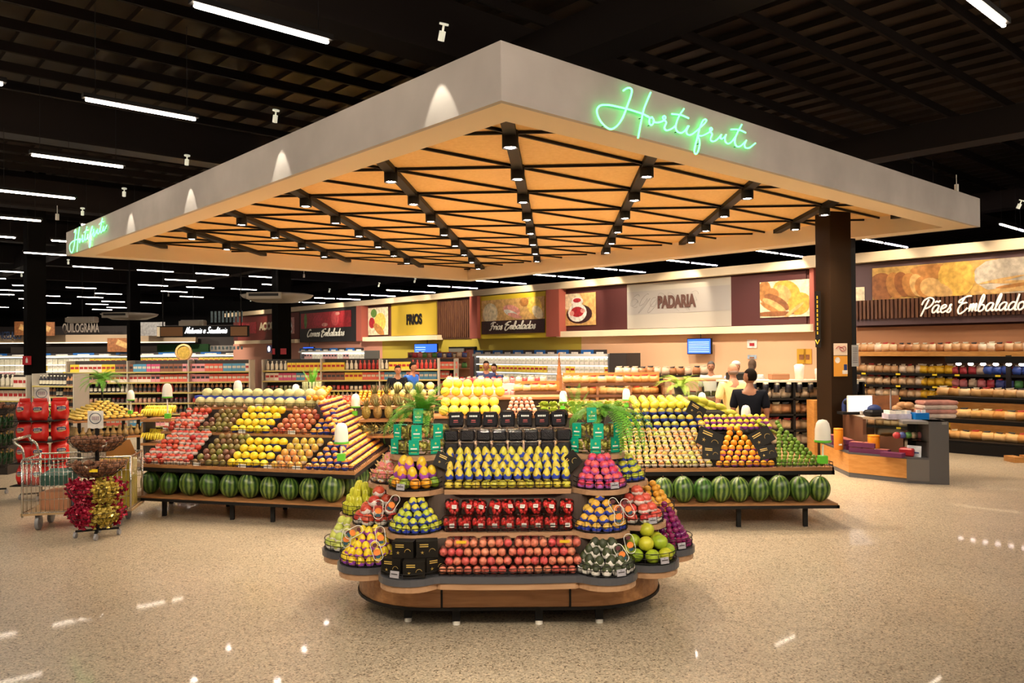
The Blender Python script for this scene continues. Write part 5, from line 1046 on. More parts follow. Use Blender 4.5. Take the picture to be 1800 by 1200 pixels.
# orange tray table further back, left of centre
g = empty('rear_orange_table', 'low rear table with trays of oranges behind the pale melons', 'display table', (-2.9, 15.6, 0))
mb = MB(); mb.box((0, .2, .96), (2.6, .8, .04)); mb.build('board', WOOD, g); mb = MB(); mb.box((0, .2, .47), (2.4, .6, .94)); mb.build('core_panel', DARK, g)
heap(t_orp, (-3.0, 15.5, 0), (-1.7, 15.5, 0), 1.03, 4, .08, .045, .042, 'orange on the rear table behind the pineapples', 'oranges on the rear table', BK, .0, .02)
t_tom = two('tomato', 'tomato', .036, .033, fm('tomato', (.62, .04, .02), (.66, .10, .03)), None, 'round')
heap(t_tom, (-4.1, 15.5, 0), (-3.05, 15.5, 0), 1.02, 3, .075, .03, .037, 'red tomato on the rear table behind the pale melons', 'tomatoes', BK)
# banana stand
g = empty('banana_stand', 'small two-tier wooden stand of bananas left of the left table', 'display stand', (-6.05, 13.9, 0))
for z_ in (.42, .82): mb = MB(); mb.box((0, 0, z_), (.52, .5, .04)); mb.build('shelf', WOOD, g)
for sx in (-.22, .22): mb = MB(); mb.box((sx, 0, .42), (.04, .4, .84)); mb.build('leg', DARK, g)
mb = MB()
for k in range(5): a = -.3+.15*k; mb.tube([(.02*k-.04+.05*sin(a)*t*2, -.09*t+.02, .07*sin(pi*t)*1.2) for t in [i/6 for i in range(7)]], [.006, .013, .016, .017, .016, .012, .004], 7)
k_ban = Kind('banana_bunch', 'bananas', mb.mesh('banana_bunch', fm('banana', (.78, .56, .02), (.70, .60, .06))))
for z_ in (.44, .84):
    for r_ in range(2):
        for i in range(4): k_ban.put((-6.22+.115*i, 13.72+.17*r_, z_+.05+.05*r_), (rnd(-.3, 0), 0, rnd(-.3, .3)), 1.25, 'yellow banana bunch on the %s shelf of the banana stand' % ('lower' if z_ < .6 else 'upper'), 'bananas, %s shelf' % ('lower' if z_ < .6 else 'upper'))
# the square stand: potatoes above, squash below
sc_ = Vector((-7.72, 15.15)); ang = .62
g = empty('pyramid_stand', 'square wooden pyramid stand of yellow potatoes with bottle-shaped squash on its lower shelf', 'display stand', (sc_.x, sc_.y, 0), R_(45)-.08)
HW = .62
for nm, z_, hw in (('upper_board', .745, HW), ('lower_board', .42, HW+.02)): mb = MB(); mb.box((0, 0, z_), (2*hw, 2*hw, .035)); mb.build(nm, WOOD, g)
mb = MB(); mb.add([(-HW+.04, -HW+.04, .76), (HW-.04, -HW+.04, .76), (HW-.04, HW-.04, .76), (-HW+.04, HW-.04, .76), (0, 0, 1.06)], [(0, 1, 4), (1, 2, 4), (2, 3, 4), (3, 0, 4)]); mb.build('ramp', DARK, g)
for sx in (-1, 1):
    for sy in (-1, 1): mb = MB(); mb.box((sx*.5, sy*.5, .36), (.05, .05, .72)); mb.build('leg', BLK, g)
mb = MB(); mb.cyl((0, 0, .76), (0, 0, 1.42), .018, 8); mb.build('centre_pole', BLK, g)
pt = MB(); pt.ell((0, 0, 0), (.055, .033, .030), 8, 6); k_pot = Kind('potato', 'potato', pt.mesh('potato', fm('potato', (.68, .44, .07), (.74, .54, .12))))
rzs = R_(45)-.08
def loc2(x, y): return sc_.x+x*cos(rzs)-y*sin(rzs), sc_.y+x*sin(rzs)+y*cos(rzs)
for side in range(2):                          # the two faces turned to the camera
    for r_ in range(8):
        half = HW-.05-.065*r_; n = int(2*half/.112)
        for i in range(n):
            a = -half+(i+.5)*2*half/n; b = -(HW-.06-.068*r_); x, y = (a, b) if side == 0 else (-b*-1, a)
            if side == 1: x, y = b, a
            X_, Y_ = loc2(x, y); k_pot.put((X_, Y_, .80+.036*r_), (rnd(-.2, .2), rnd(-.2, .2), rzs+(0 if side == 0 else pi/2)), 1, 'yellow potato on the %s face of the pyramid stand' % ('right' if side == 0 else 'left'), 'potatoes, %s face' % ('right' if side == 0 else 'left'))
sq = MB(); sq.lathe([(0, -.09), (.035, -.085), (.055, -.05), (.052, -.01), (.03, .03), (.022, .07), (.024, .11), (0, .12)], 10); k_sq = Kind('butternut_squash', 'squash', sq.mesh('butternut_squash', fm('squash', (.24, .15, .05), (.34, .22, .07))))
for side in range(2):
    for i in range(12):
        a = -.56+1.12*i/11; x, y = (a, -.56) if side == 0 else (-.56, a); X_, Y_ = loc2(x, y); k_sq.put((X_, Y_, .53), (rnd(-.08, .08), rnd(-.08, .08), i), rnd(.9, 1.1), 'brownish bottle-shaped squash on the lower shelf of the pyramid stand, %s side' % ('right' if side == 0 else 'left'), 'squash, %s side' % ('right' if side == 0 else 'left'))
fern((sc_.x, sc_.y, 1.43), 'bright green potted palm on a pole above the potato stand', [(rnd(0, 6.28), rnd(.5, 1.5), rnd(.42, .62), rnd(1.0, 1.7), .07) for _ in range(44)], .09, .12, light=False)
# white-green plant bucket further back and light fern beside the man in yellow
fern((-3.86, 15.5, 1.30), 'upright pointed green plant standing in pale leeks above the pale melons', [(rnd(0, 6.28), rnd(1.1, 1.5), rnd(.3, .5), .3, .05) for _ in range(16)], .12, .1)
t_lk = MB(); [t_lk.cyl((.13*cos(a), .10*sin(a), -.1), (.17*cos(a), .13*sin(a), .12), .022, 6) for a in [2*pi*i/16 for i in range(16)]]; tag(t_lk.build('leek_ring', c_('leek', .55, .62, .35), None, (-3.86, 15.5, 1.26)), 'ring of pale leeks around the upright plant above the pale melons', 'leeks')
mb = MB(); mb.lathe([(0, 0), (.24, 0), (.26, .04), (0, .03)], 20, (-3.86, 15.5, 1.12)); mb.cyl((-3.86, 15.5, 0), (-3.86, 15.5, 1.12), .03, 8); tag(mb.build('pedestal_tray', DARK), 'round pedestal tray carrying the leeks', 'stand')
fern((2.42, 11.6, 1.44), 'bright yellow-green fern arching above the right table, left of the men', [(rnd(0, 6.28), rnd(.5, 1.3), rnd(.34, .52), rnd(1.0, 1.9), .06) for _ in range(30)]+[(2.8+rnd(-.4, .4), .9, .5, 1.6, .05) for _ in range(6)], .10, .12, light=True)
mb = MB(); mb.cyl((2.42, 11.6, 0), (2.42, 11.6, 1.32), .02, 8); tag(mb.build('plant_pole', BLK), 'thin black pole carrying the bright fern', 'pole')
# ---------------------------------------------------------------- left foreground racks and cart
def casters(g, w_, n=4):
    mb = MB()
    for i in range(2): a = pi/2*i+.4; mb.box((0, 0, .075), (2*w_, .03, .02), rz=a)
    mb.build('foot_cross', BLK, g)
    for i in range(n):
        a = 2*pi*i/n+.4; m_ = MB(); m_.cyl((w_*cos(a)-.012, w_*sin(a), .03), (w_*cos(a)+.012, w_*sin(a), .03), .03, 12); m_.box((w_*cos(a), w_*sin(a), .055), (.03, .02, .03)); m_.build('caster', mat('caster_grey', (.3, .3, .32), .3), g)
def signcard(g, x, y, z, w_, h_, rz=0, off=-1):
    mb = MB(); n = 8; pts = [(-w_/2+w_*i/n, .006*sin(i*1.7)) for i in range(n+1)]+[(w_/2, h_), (-w_/2, h_)]
    U = Vector((cos(rz), sin(rz), 0)); nn = U.cross(Vector((0, 0, 1)))
    mb.slab(Vector((x, y, z)), U, Vector((0, 0, 1)), nn, pts, 0, .004); s_ = mb.build('sign_card', c_('white', .78, .74, .68), g)
    mb = MB(); mb.tube([Vector((x, y, z+h_*.58))+U*(w_*.36*cos(a))+Vector((0, 0, h_*.30*sin(a)))+nn*.006 for a in [2*pi*i/20 for i in range(20)]], .005, 4, 0, True)
    for k in range(5): mb.box(Vector((x, y, z+h_*.58))+U*(w_*(-.2+.1*k))+nn*.006, (w_*.05, .002, h_*.22), 1, rz=rz)
    mb.build('oval_emblem', [c_('slate', .12, .15, .22), c_('pinkgrey', .35, .22, .28)], s_)
def spinner(name, loc, label, levels, r, zs, fills, sign_z, group=None):
    g = empty(name, label, 'spinner rack', loc); casters(g, .21)
    mb = MB(); mb.cyl((0, 0, .07), (0, 0, sign_z), .022, 10); mb.build('pole', BLK, g)
    for i, z_ in enumerate(zs):
        mb = MB()
        for k, (rr, zz) in enumerate(((r*.55, 0), (r*.8, .05), (r*.95, .10), (r, .15))): mb.tube([(rr*cos(a), rr*sin(a), z_+zz) for a in [2*pi*j/28 for j in range(28)]], .0035, 4, closed=True)
        for j in range(24): a = 2*pi*j/24; mb.tube([(.05*cos(a), .05*sin(a), z_), (r*.55*cos(a), r*.55*sin(a), z_), (r*.95*cos(a), r*.95*sin(a), z_+.10), (r*cos(a), r*sin(a), z_+.15)], .0025, 4)
        for j in range(4): a = pi/2*j+.3; mb.tube([(0, 0, z_+.14), (r*cos(a), r*sin(a), z_+.15)], .003, 4)
        mb.build('wire_basket', BLK, g)
    signcard(g, 0, -.03, sign_z-.17, .17, .19)
    return g
sp_loc = Vector((-4.50, 8.72, 0)); ZS = (.14, .40, .66, .93)
spinner('spinner_rack', sp_loc, 'round wire spinner rack with four basket levels and a white oval-logo card, left foreground', 4, .30, ZS, None, 1.34)
CRED = mat('foil_red', (.30, .005, .03), .22, .3, var=(.45, .02, .06)); CGOLD = mat('foil_gold', (.50, .36, .05), .22, .5, var=(.62, .50, .12)); CBRN = mat('walnut_shell', (.18, .07, .03), .6, var=(.28, .12, .06), noise=.3, nscale=60)
def twist(m_, nm, cat):
    mb = MB(); mb.ell((0, 0, 0), (.026, .018, .018), 7, 5)
    for s in (-1, 1): mb.add([(s*.022, 0, 0), (s*.05, .016, .012), (s*.05, -.016, .010), (s*.048, 0, -.018)], [(0, 1, 2), (0, 2, 3), (0, 3, 1)])
    return Kind(nm, cat, mb.mesh(nm, m_))
k_cr, k_cg = twist(CRED, 'red_candy', 'candy'), twist(CGOLD, 'gold_candy', 'candy'); nu = MB(); nu.ell((0, 0, 0), (.026, .020, .018), 7, 5); k_nut = Kind('walnut', 'nut', nu.mesh('walnut', CBRN))
for lv, z_ in enumerate(ZS):
    for q_ in range(250 if lv < 2 else 140):
        a = rnd(pi*.92, 2.08*pi); t = rnd(0, 1)**.5; zz = rnd(0, 1)
        if lv < 2:
            zz = rnd(.02, .20); r_ = .29*min(1, .6+zz*2.6)-rnd(0, .025) if zz < .15 else rnd(.05, .28)
            gold = 4.95 < a < 6.0; k_ = k_cg if gold else k_cr
            k_.put((sp_loc.x+r_*cos(a), sp_loc.y+r_*sin(a), z_+zz), (rnd(0, 6), rnd(0, 6), rnd(0, 6)), 1.2, '%s foil-wrapped sweet in the %s basket of the spinner rack' % ('gold' if gold else 'dark red', 'lowest' if lv == 0 else 'second lowest'), '%s sweets, %s basket' % ('gold' if gold else 'red', 'lowest' if lv == 0 else 'second lowest'))
        else:
            zz = rnd(.02, .155); r_ = .28*min(1, .5+zz*3.4)-rnd(0, .03) if zz < .13 else rnd(.04, .27)
            k_nut.put((sp_loc.x+r_*cos(a), sp_loc.y+r_*sin(a), z_+zz), (rnd(0, 6), rnd(0, 6), 0), 1.1, 'brown walnut in the %s basket of the spinner rack' % ('third' if lv == 2 else 'top'), 'walnuts, %s basket' % ('third' if lv == 2 else 'top'))
g2 = bpy.data.objects['spinner_rack']; mb = MB(); mb.box((.10, -.27, .75), (.085, .006, .03)); mb.build('yellow_price_tag', mat('tag_yellow', (.85, .62, .02), .4), g2)
# rack of red cake bags
rk = Vector((-6.45, 11.0, 0)); g = empty('red_bag_rack', 'wheeled rack hung with four tiers of red bagged cakes at the left', 'rack', rk); casters(g, .24)
mb = MB(); mb.cyl((0, 0, .07), (0, 0, 1.5), .022, 8); mb.build('pole', BLK, g); signcard(g, .05, -.05, 1.32, .19, .2, .15)
mb = MB()
for z_ in (.2, .5, .79, 1.07): mb.box((0, 0, z_), (.6, .4, .012))
mb.build('trays', BLK, g)
RB = mat('bag_red', (.60, .02, .015), .25); bg = MB()
bg.pillow(.235, .15, .26, n=10, wr=.05); bg.pillow(.19, .03, .05, (0, 0, .255), n=4)
lbm = MB(); lbm.pillow(.18, .158, .13, (0, -.004, .085), 0, 8, .0); lbm.ell((0, -.070, .155), (.062, .016, .032), 12, 8, 1); [lbm.box((-.03+.02*k, -.086, .155), (.012, .002, .016), 2) for k in range(4)]
k_bag = Kind('cake_bag', 'bagged cake', bg.mesh('cake_bag', RB), [('printed_label', lbm.mesh('printed_label', [c_('beige', .66, .46, .25), c_('navy2', .03, .04, .16), c_('white', .78, .74, .68)]))])
for lv, z_ in enumerate((.205, .505, .795, 1.075)):
    for i, (dx, dy, rz) in enumerate(((-.17, -.10, -.25), (.07, -.14, .1), (.26, .02, .75))):
        k_bag.put((rk.x+dx, rk.y+dy, z_), (-.08, 0, rz), .98, 'red bag of cake with a navy label, %s tier of the rack, %s' % (('lowest', 'second', 'third', 'top')[lv], ('left', 'middle', 'right')[i]))
# rack cut by the left edge
rk = Vector((-7.35, 11.3, 0)); spinner('spinner_rack', rk, 'round basket rack cut off by the left edge of the view', 4, .38, (.38, .64, .88, 1.12), None, 1.3)
BOT = mat('green_bottle', (.01, .06, .02), .15); b = MB(); b.lathe([(0, 0), (.024, 0), (.025, .10), (.010, .14), (.010, .18), (0, .18)], 8); k_bot = Kind('small_bottle', 'bottle', b.mesh('small_bottle', BOT), [('cap', MB().cyl((0, 0, .165), (0, 0, .185), .012, 8).mesh('cap', c_('capgold', .5, .3, .08)))])
for lv, z_ in enumerate((.38, .64, .88)):
    for q_ in range(22): a = 2*pi*q_/22; k_bot.put((rk.x+.27*cos(a), rk.y+.27*sin(a), z_+.06), (.2*sin(a), -.2*cos(a)*-1, 0), 1, 'small dark green bottle in the rack cut by the left edge, %s basket' % ('lowest', 'middle', 'third')[lv], 'green bottles, %s basket' % ('lowest', 'middle', 'third')[lv])
for q_ in range(90):
    a, r_ = rnd(0, 6.28), rnd(0, .33); k_nut.put((rk.x+r_*cos(a), rk.y+r_*sin(a), 1.20+.10*(1-r_/.33)+rnd(0, .03)), (rnd(0, 6), rnd(0, 6), 0), 1.2, 'brown nut heaped on top of the rack at the left edge', 'nuts on the left-edge rack')
# cart
ct = empty('shopping_cart', 'chrome wire stock cart with a yellow cardboard box, behind the spinner rack', 'cart', (-4.97, 9.35, 0), R_(12)); CH = mat('chrome', (.62, .60, .56), .22, .9)
mb = MB(); L_, W_, z0, z1 = 1.12, .56, .22, .80
for sx in (-L_/2, L_/2):
    for sy in (-W_/2, W_/2): mb.tube([(sx, sy, .16), (sx, sy, z1)], .012, 8)
for z_ in (.2, z1): mb.tube([(-L_/2, -W_/2, z_), (L_/2, -W_/2, z_), (L_/2, W_/2, z_), (-L_/2, W_/2, z_)], .011, 8, closed=True)
mb.build('frame', CH, ct)
mb = MB()
for sy in (-W_/2, W_/2):
    for k in range(25): x_ = -L_/2+L_*k/24; mb.tube([(x_, sy, .2), (x_, sy, z1)], .0035, 4)
    for k in range(1, 4): z_ = .2+.6*k/4; mb.tube([(-L_/2, sy, z_), (L_/2, sy, z_)], .004, 4)
for sx in (-L_/2, L_/2):
    for k in range(12): y_ = -W_/2+W_*k/11; mb.tube([(sx, y_, .2), (sx, y_, z1)], .0035, 4)
mb.build('wire_sides', CH, ct)
mb = MB(); mb.box((0, 0, .19), (L_+.04, W_+.02, .025)); mb.build('deck', mat('deck_tan', (.42, .28, .14), .5), ct)
mb = MB()
for sy in (-.22, .22): mb.tube(smooth([(-L_/2, sy, .8), (-L_/2-.02, sy, .92), (-L_/2-.09, sy, .98), (-L_/2-.10, sy, 1.02)], 3), .014, 8)
mb.tube([(-L_/2-.10, -.24, 1.02), (-L_/2-.10, .24, 1.02)], .017, 8); mb.build('handle', CH, ct)
for sx in (-.42, .42):
    for sy in (-.2, .2): mb = MB(); mb.cyl((sx-.018, sy, .085), (sx+.018, sy, .085), .083, 18); mb.box((sx, sy, .15), (.06, .05, .05)); mb.build('wheel', mat('wheel_grey', (.22, .22, .24), .4), ct)
def incart(x, y, z): v = Matrix.Rotation(R_(12), 3, 'Z') @ Vector((x, y, 0)); return (-4.97+v.x, 9.35+v.y, z)
mb = MB(); mb.box((0, 0, .28), (.34, .3, .56)); mb.add([(-.17, -.15, .56), (.17, -.15, .56), (.15, -.24, .46), (-.15, -.24, .46)], [(0, 1, 2, 3)], 1); mb.add([(-.17, .15, .56), (.17, .15, .56), (.13, .02, .76), (-.12, .02, .74)], [(0, 1, 2, 3)], 1); mb.add([(.17, -.15, .56), (.17, .15, .56), (.25, .12, .62), (.25, -.1, .62)], [(0, 1, 2, 3)], 1)
tag(mb.build('cardboard_box', [mat('box_yellow', (.42, .33, .03), .6), mat('kraft', (.48, .22, .08), .7)], None, incart(.36, -.02, .205)), 'tall yellow and brown cardboard box standing open in the cart', 'box')['category'] = 'cardboard box'
bpy.data.objects['cardboard_box'].rotation_euler = (0, 0, R_(10))
mb = MB(); mb.box((0, 0, .10), (.34, .3, .2)); tag(mb.build('cardboard_box', mat('kraft_red', (.45, .20, .10), .7), None, incart(-.25, .02, .205)), 'pale and red cardboard box low in the left end of the cart', 'cardboard box')
mb = MB(); mb.box((0, 0, .09), (.30, .3, .18)); tag(mb.build('carton', mat('navy_carton', (.02, .03, .08), .5), None, incart(.03, 0, .205)), 'dark navy carton left of the yellow box in the cart', 'carton')
mb = MB(); mb.box((0, 0, .06), (.3, .25, .12), rx=.2); tag(mb.build('carton', mat('green_carton', (.03, .10, .08), .5), None, incart(-.27, .0, .50)), 'dark green carton on the boxes at the left end of the cart', 'carton')
mb = MB(); mb.box((0, 0, 0), (.28, .2, .03), ry=-.5); mb.box((.0, -.03, .02), (.2, .06, .03), 1, ry=-.5); tag(mb.build('flat_pack', [c_('white', .78, .74, .68), RED], None, incart(.20, .12, .90)), 'white and red flat pack lying tilted on the open box in the cart', 'pack')
# ---------------------------------------------------------------- gondolas and fridges with their goods
def goods(nm, cat, w_, d_, h_, kind, cols):
    ks = []
    for i, c1 in enumerate(cols):
        m_ = mat('%s_%d' % (nm, i), c1, .35); cap = c_('cap%d' % (i % 3), *((.7, .65, .5), (.5, .03, .03), (.04, .04, .05))[i % 3]); mb = MB()
        if kind == 'box': mb.box((0, 0, h_/2), (w_, d_, h_)); mb.box((0, -d_/2-.002, h_*.55), (w_*.8, .003, h_*.3), 1)
        elif kind == 'bottle': mb.lathe([(0, 0), (w_/2, 0), (w_/2, h_*.62), (w_*.18, h_*.8), (w_*.18, h_*.92)], 7); mb.lathe([(w_*.22, h_*.9), (w_*.22, h_), (0, h_)], 6, mi=1); mb.lathe([(w_*.51, h_*.15), (w_*.51, h_*.5)], 7, mi=1)
        elif kind == 'bag': mb.pillow(w_*1.02, d_*.8, h_*.86, n=5, wr=.1); mb.add([(-w_*.2, 0, h_*.78), (w_*.2, 0, h_*.78), (w_*.34, -.02, h_*1.05), (-w_*.34, .02, h_)], [(0, 1, 2, 3)], 1)
        elif kind == 'jar': mb.lathe([(0, 0), (w_/2, 0), (w_/2, h_*.8), (w_*.42, h_*.84)], 8); mb.lathe([(w_*.45, h_*.82), (w_*.45, h_), (0, h_)], 8, mi=1)
        ks.append(Kind(nm, cat, mb.mesh(nm, [m_, cap])))
    return ks
BOTS = goods('bottle', 'bottle', .085, .085, .24, 'bottle', [(.55, .50, .40), (.40, .05, .03), (.10, .16, .05), (.02, .02, .03), (.62, .55, .10), (.45, .22, .10)])
BXS = goods('carton', 'carton', .11, .09, .19, 'box', [(.62, .12, .08), (.70, .60, .50), (.66, .28, .30), (.08, .25, .40), (.72, .52, .05), (.25, .10, .06), (.50, .08, .18)])
JRS = goods('jar', 'jar', .09, .09, .12, 'jar', [(.55, .30, .20), (.50, .06, .05), (.60, .52, .38), (.20, .22, .08), (.08, .05, .05)])
BGS = goods('bread_bag', 'bread bag', .17, .17, .18, 'bag', [(.50, .28, .13), (.62, .42, .24), (.38, .17, .07), (.66, .52, .38)])
def shelfunit(name, label, o, rz, w_, zs, dep, fm_=None, back=True, hdr=None, cat='shelf unit'):
    g = empty(name, label, cat, o, rz); H_ = max(zs)+.0
    mb = MB(); mb.box((w_/2, dep, (H_+.28)/2), (w_, .03, H_+.28)); mb.build('back_panel', fm_ or DARK, g)
    for z_ in zs: mb = MB(); mb.box((w_/2, dep/2, z_-.012), (w_, dep, .024)); mb.box((w_/2, -.004, z_-.018), (w_, .012, .034), 1); mb.build('shelf', [mat('shelf_cream', (.5, .45, .38), .5), mat('price_rail', (.42, .34, .10), .4)], g)
    for k in range(int(w_/1.3)+1): mb = MB(); mb.box((min(w_*k/max(1, int(w_/1.3)), w_), dep*.5, (H_+.28)/2), (.03, dep, H_+.28)); mb.build('upright', mat('upright_pale', (.42, .38, .32), .5), g)
    return g
def stock(o, rz, w_, z_, dep, kinds, label, group, dens=1.0, sc=1.0, blocks=True, wid=None, lay=1):
    pos = .05; e = Matrix.Rotation(rz, 3, 'Z'); run = 0; k_ = random.choice(kinds)
    while pos < w_-.05:
        if run <= 0: run = random.choice((2, 3, 4, 5)); k_ = random.choice(kinds)
        run -= 1; ww = wid or (.11*sc)
        for l in range(lay):
            p = Vector(o)+e @ Vector((pos+ww/2, dep*.35+.004*l, 0)); k_.put((p.x, p.y, z_+.19*sc*l), (0, 0, rz+rnd(-.08, .08)), sc, label, group)
        pos += ww*1.03/dens
names = ['lowest', 'second', 'third', 'fourth', 'fifth', 'top']
# the long run behind the potato stand
def gondola(name, label, x0, y0, x1, y1, zs, short, kindsets, sc=1.0, lay=1):
    w_ = math.hypot(x1-x0, y1-y0); rz = math.atan2(y1-y0, x1-x0); o = (x0, y0, 0)
    shelfunit(name, label, o, rz, w_, zs, .42)
    for i, z_ in enumerate(zs):
        stock(o, rz, w_, z_, .42, kindsets[i % len(kindsets)], 'small packet or bottle on the %s shelf of %s' % (names[min(i, 5)], short), 'goods, %s shelf of %s' % (names[min(i, 5)], short), sc=sc, lay=lay)
zs6 = (.12, .42, .70, .96, 1.22, 1.48)
gondola('grocery_shelving', 'long shelf run packed with small colourful groceries behind the potato stand', -11.2, 20.2, -6.6, 20.2, zs6, 'the long run behind the potato stand', [BXS, BOTS, JRS, BOTS, BXS[:3], BXS])
gondola('grocery_shelving', 'shelf run of bottles and jars behind the pale melons', -6.4, 20.6, -1.9+.0, 20.6, (.12, .42, .70, .96, 1.22, 1.48), 'the run behind the pale melons', [BXS, JRS, BOTS, JRS, BXS, BOTS[:2]+BXS[4:5]])
gondola('wine_shelving', 'narrow end shelf packed with rows of dark wine bottles at the left', -11.45, 19.2, -10.2, 18.7, (.15, .42, .68, .94, 1.20), 'the wine end shelf', [BOTS[3:4]+BOTS[5:6]])
gondola('dark_shelving', 'dark shelf with black and white packets at the far left', -13.2, 19.6, -11.6, 19.2, (.15, .50, .84, 1.16), 'the dark shelf at the far left', [[BXS[1]], [BOTS[3]], [BXS[1]], [BXS[1], BOTS[0]]], sc=1.25)
ORB = goods('orange_crate', 'crate', .4, .3, .22, 'box', [(.75, .20, .02)])
shelfunit('crate_shelving', 'dark shelf with bright orange crates cut by the left edge', (-14.3, 19.6, 0), 0, .95, (.3, .62, .94, 1.2), .42)
for z_ in (.62, .94, 1.2): [ORB[0].put((-14.05+.43*i, 19.75, z_), (0, 0, 0), 1, 'bright orange crate stacked at the left edge of the view', 'orange crates') for i in range(2)]
gondola('grocery_shelving', 'open shelving with reddish packets in front of the butcher wall', -3.6, 22.6, -1.6, 22.2, (.3, .62, .92, 1.2, 1.45), 'the short run before the butcher wall', [JRS[:2]+BXS[:1]])
mb = MB(); mb.box((0, 0, .55), (1.4, .9, 1.1)); mb.box((0, 0, 1.1), (1.42, .92, .05)); tag(mb.build('dark_counter', DARK, None, (-8.95, 13.6, -.0)), 'plain dark counter block at the left edge behind the nut rack', 'counter')
mb = MB(); mb.box((0, 0, .42), (1.5, .5, .84)); mb.box((0, 0, .87), (1.56, .56, .05), 1); tag(mb.build('wooden_counter', [BRN, WOODY], None, (-4.8, 14.6, 0)), 'low brown wooden counter behind the left table, beside the bananas', 'counter')
k_jars = JRS[1:2]
for i in range(9): BGS[2].put((-5.4+.145*i, 14.5, .90), (0, 0, i), .9, 'packet of dark sausages on the low brown counter', 'packets on the brown counter')
# back wall fridges
FRW = mat('fridge_white', (.75, .74, .70), .4); FLIT = mat('fridge_light', (1, .95, .85), .4, em=3.5, emcol=(1, .93, .80)); HB = mat('header_blue', (.01, .10, .35), .4); HK = mat('header_dark', (.03, .025, .03), .4)
def fridge(name, label, o, rz, w_, H_, zs, kindsets, short, sc=1.0, dep=.6, n=6, wid=None, group=None):
    g = empty(name, label, 'fridge', o, rz)
    mb = MB(); mb.box((w_/2, dep, H_/2), (w_, .05, H_)); mb.box((w_/2, dep/2, .12), (w_, dep, .24)); mb.box((w_/2, dep/2-.05, H_-.04), (w_, dep+.1, .08)); mb.build('cabinet', FRW, g)
    for x_ in (-.03, w_+.03): mb = MB(); mb.box((x_, dep/2, H_/2), (.06, dep, H_)); mb.build('end_panel', GREY, g)
    mb = MB(); mb.box((w_/2, .06, H_-.10), (w_-.1, .04, .03))
    for z_ in zs[1:]: mb.box((w_/2, .05, z_-.035), (w_-.1, .03, .015))
    mb.build('light_strip', FLIT, g)
    for z_ in zs: mb = MB(); mb.box((w_/2, dep/2, z_-.012), (w_, dep-.08, .02)); mb.build('shelf', FRW, g)
    st = w_/n
    for i in range(n): mb = MB(); mb.box((st*(i+.5), -.03, H_+.02), (st*.98, .03, .20)); h_ = mb.build('header', HB if i % 2 == 0 else HK, g); mb = MB(); mb.box((st*(i+.5), -.048, H_+.02), (st*.55, .005, .07)); mb.build('pale_lettering', c_('white', .78, .74, .68), h_)
    for i, z_ in enumerate(zs): stock(o, rz, w_, z_, dep, kindsets[i % len(kindsets)], 'chilled packet on the %s shelf of %s' % (names[min(i, 5)], short), 'chilled goods, %s shelf of %s' % (names[min(i, 5)], short), sc=sc, wid=wid)
    return g
CHL = goods('chilled_pack', 'chilled pack', .2, .16, .24, 'box', [(.80, .74, .66), (.80, .62, .10), (.72, .40, .38), (.62, .58, .45)])
e0, e1 = Vector((-28.8, 44.0, 0)), Vector((-15.3, 45.6, 0)); rzb = math.atan2(e1.y-e0.y, e1.x-e0.x)
fridge('wall_fridge', 'long lit wall fridge with blue and dark header tabs along the far back wall', e0, rzb, (e1-e0).length, 1.80, (.60, .95, 1.30), [CHL, CHL, CHL], 'the far back fridge', 1.25, .8, 12, .27)
fridge('wall_fridge', 'bright white wall fridge with blue and dark header tabs under the mustard wall', W3(X(838, 17.4), 17.3, 0), math.atan2(UW.y, UW.x), X(1072, 17.4)-X(838, 17.4), 1.82, (.35, .66, .96, 1.24, 1.50), [CHL[:1]+CHL[3:], CHL[:2], CHL[:1]+CHL[3:], CHL[:2], CHL[:1]], 'the fridge under the mustard wall', .85, .65, 12, .19)
mb = MB(); mb.box((0, 0, .92), (.62, .6, 1.84)); tag(mb.build('grey_cabinet', DARK, None, W3(X(1088, 17.2), 17.45, 0)), 'plain black cabinet end at the right of the white fridge', 'cabinet'); bpy.data.objects['grey_cabinet'].rotation_euler = (0, 0, math.atan2(UW.y, UW.x))
fridge('wall_fridge', 'lit meat fridge with small blue header tabs below the Carnes Embaladas sign', W3(X(528, 17.2), 17.2, 0), math.atan2(UW.y, UW.x), X(640, 17.2)-X(528, 17.2), 1.95, (.5, .9, 1.25, 1.6), [CHL[:1]+CHL[2:3], CHL[2:3], CHL[:3]], 'the meat fridge', 1.1, .7, 8, .24)
# back left structures: long pale canopy band, dark panels, round badge
mb = MB(); b0, b1 = ad(-20, 592, 45), ad(346, 590, 46.5); rzz = math.atan2(b1.y-b0.y, b1.x-b0.x); mb.box(((b0.x+b1.x)/2, (b0.y+b1.y)/2, 2.72), ((b1-b0).length, .5, .46), rz=rzz); struct(mb.build('trim_5', mat('band_tan', (.42, .30, .19), .6)))
mb = MB(); mb.box(((b0.x+b1.x)/2, (b0.y+b1.y)/2-.27, 2.50), ((b1-b0).length, .05, .05), rz=rzz); struct(mb.build('trim_6', mat('band_light', (1, .85, .6), .6, em=1.2)))
mb = MB(); mb.box((-22, 47.6, 1.75), (20, .2, 3.5)); struct(mb.build('wall_back', mat('back_panel_dark', (.035, .025, .022), .7)))
mb = MB(); mb.box((-22.0, 47.4, 2.12), (15, .1, .35)); struct(mb.build('trim_7', mat('back_ledge', (.30, .26, .22), .6)))
g = empty('wall_sign', 'pale block lettering half hidden above the long tan band on the far back wall', 'sign', ad(110, 586, 45.5)); t_ = blocktext('block_lettering', 'QUILOGRAMA', ad(110, 587, 45.4), Vector((cos(rzz), sin(rzz), 0)), VW, .6, 1.95, mat('dim_letter', (.25, .2, .16), .6), g); t_.location = -Vector(g.location)
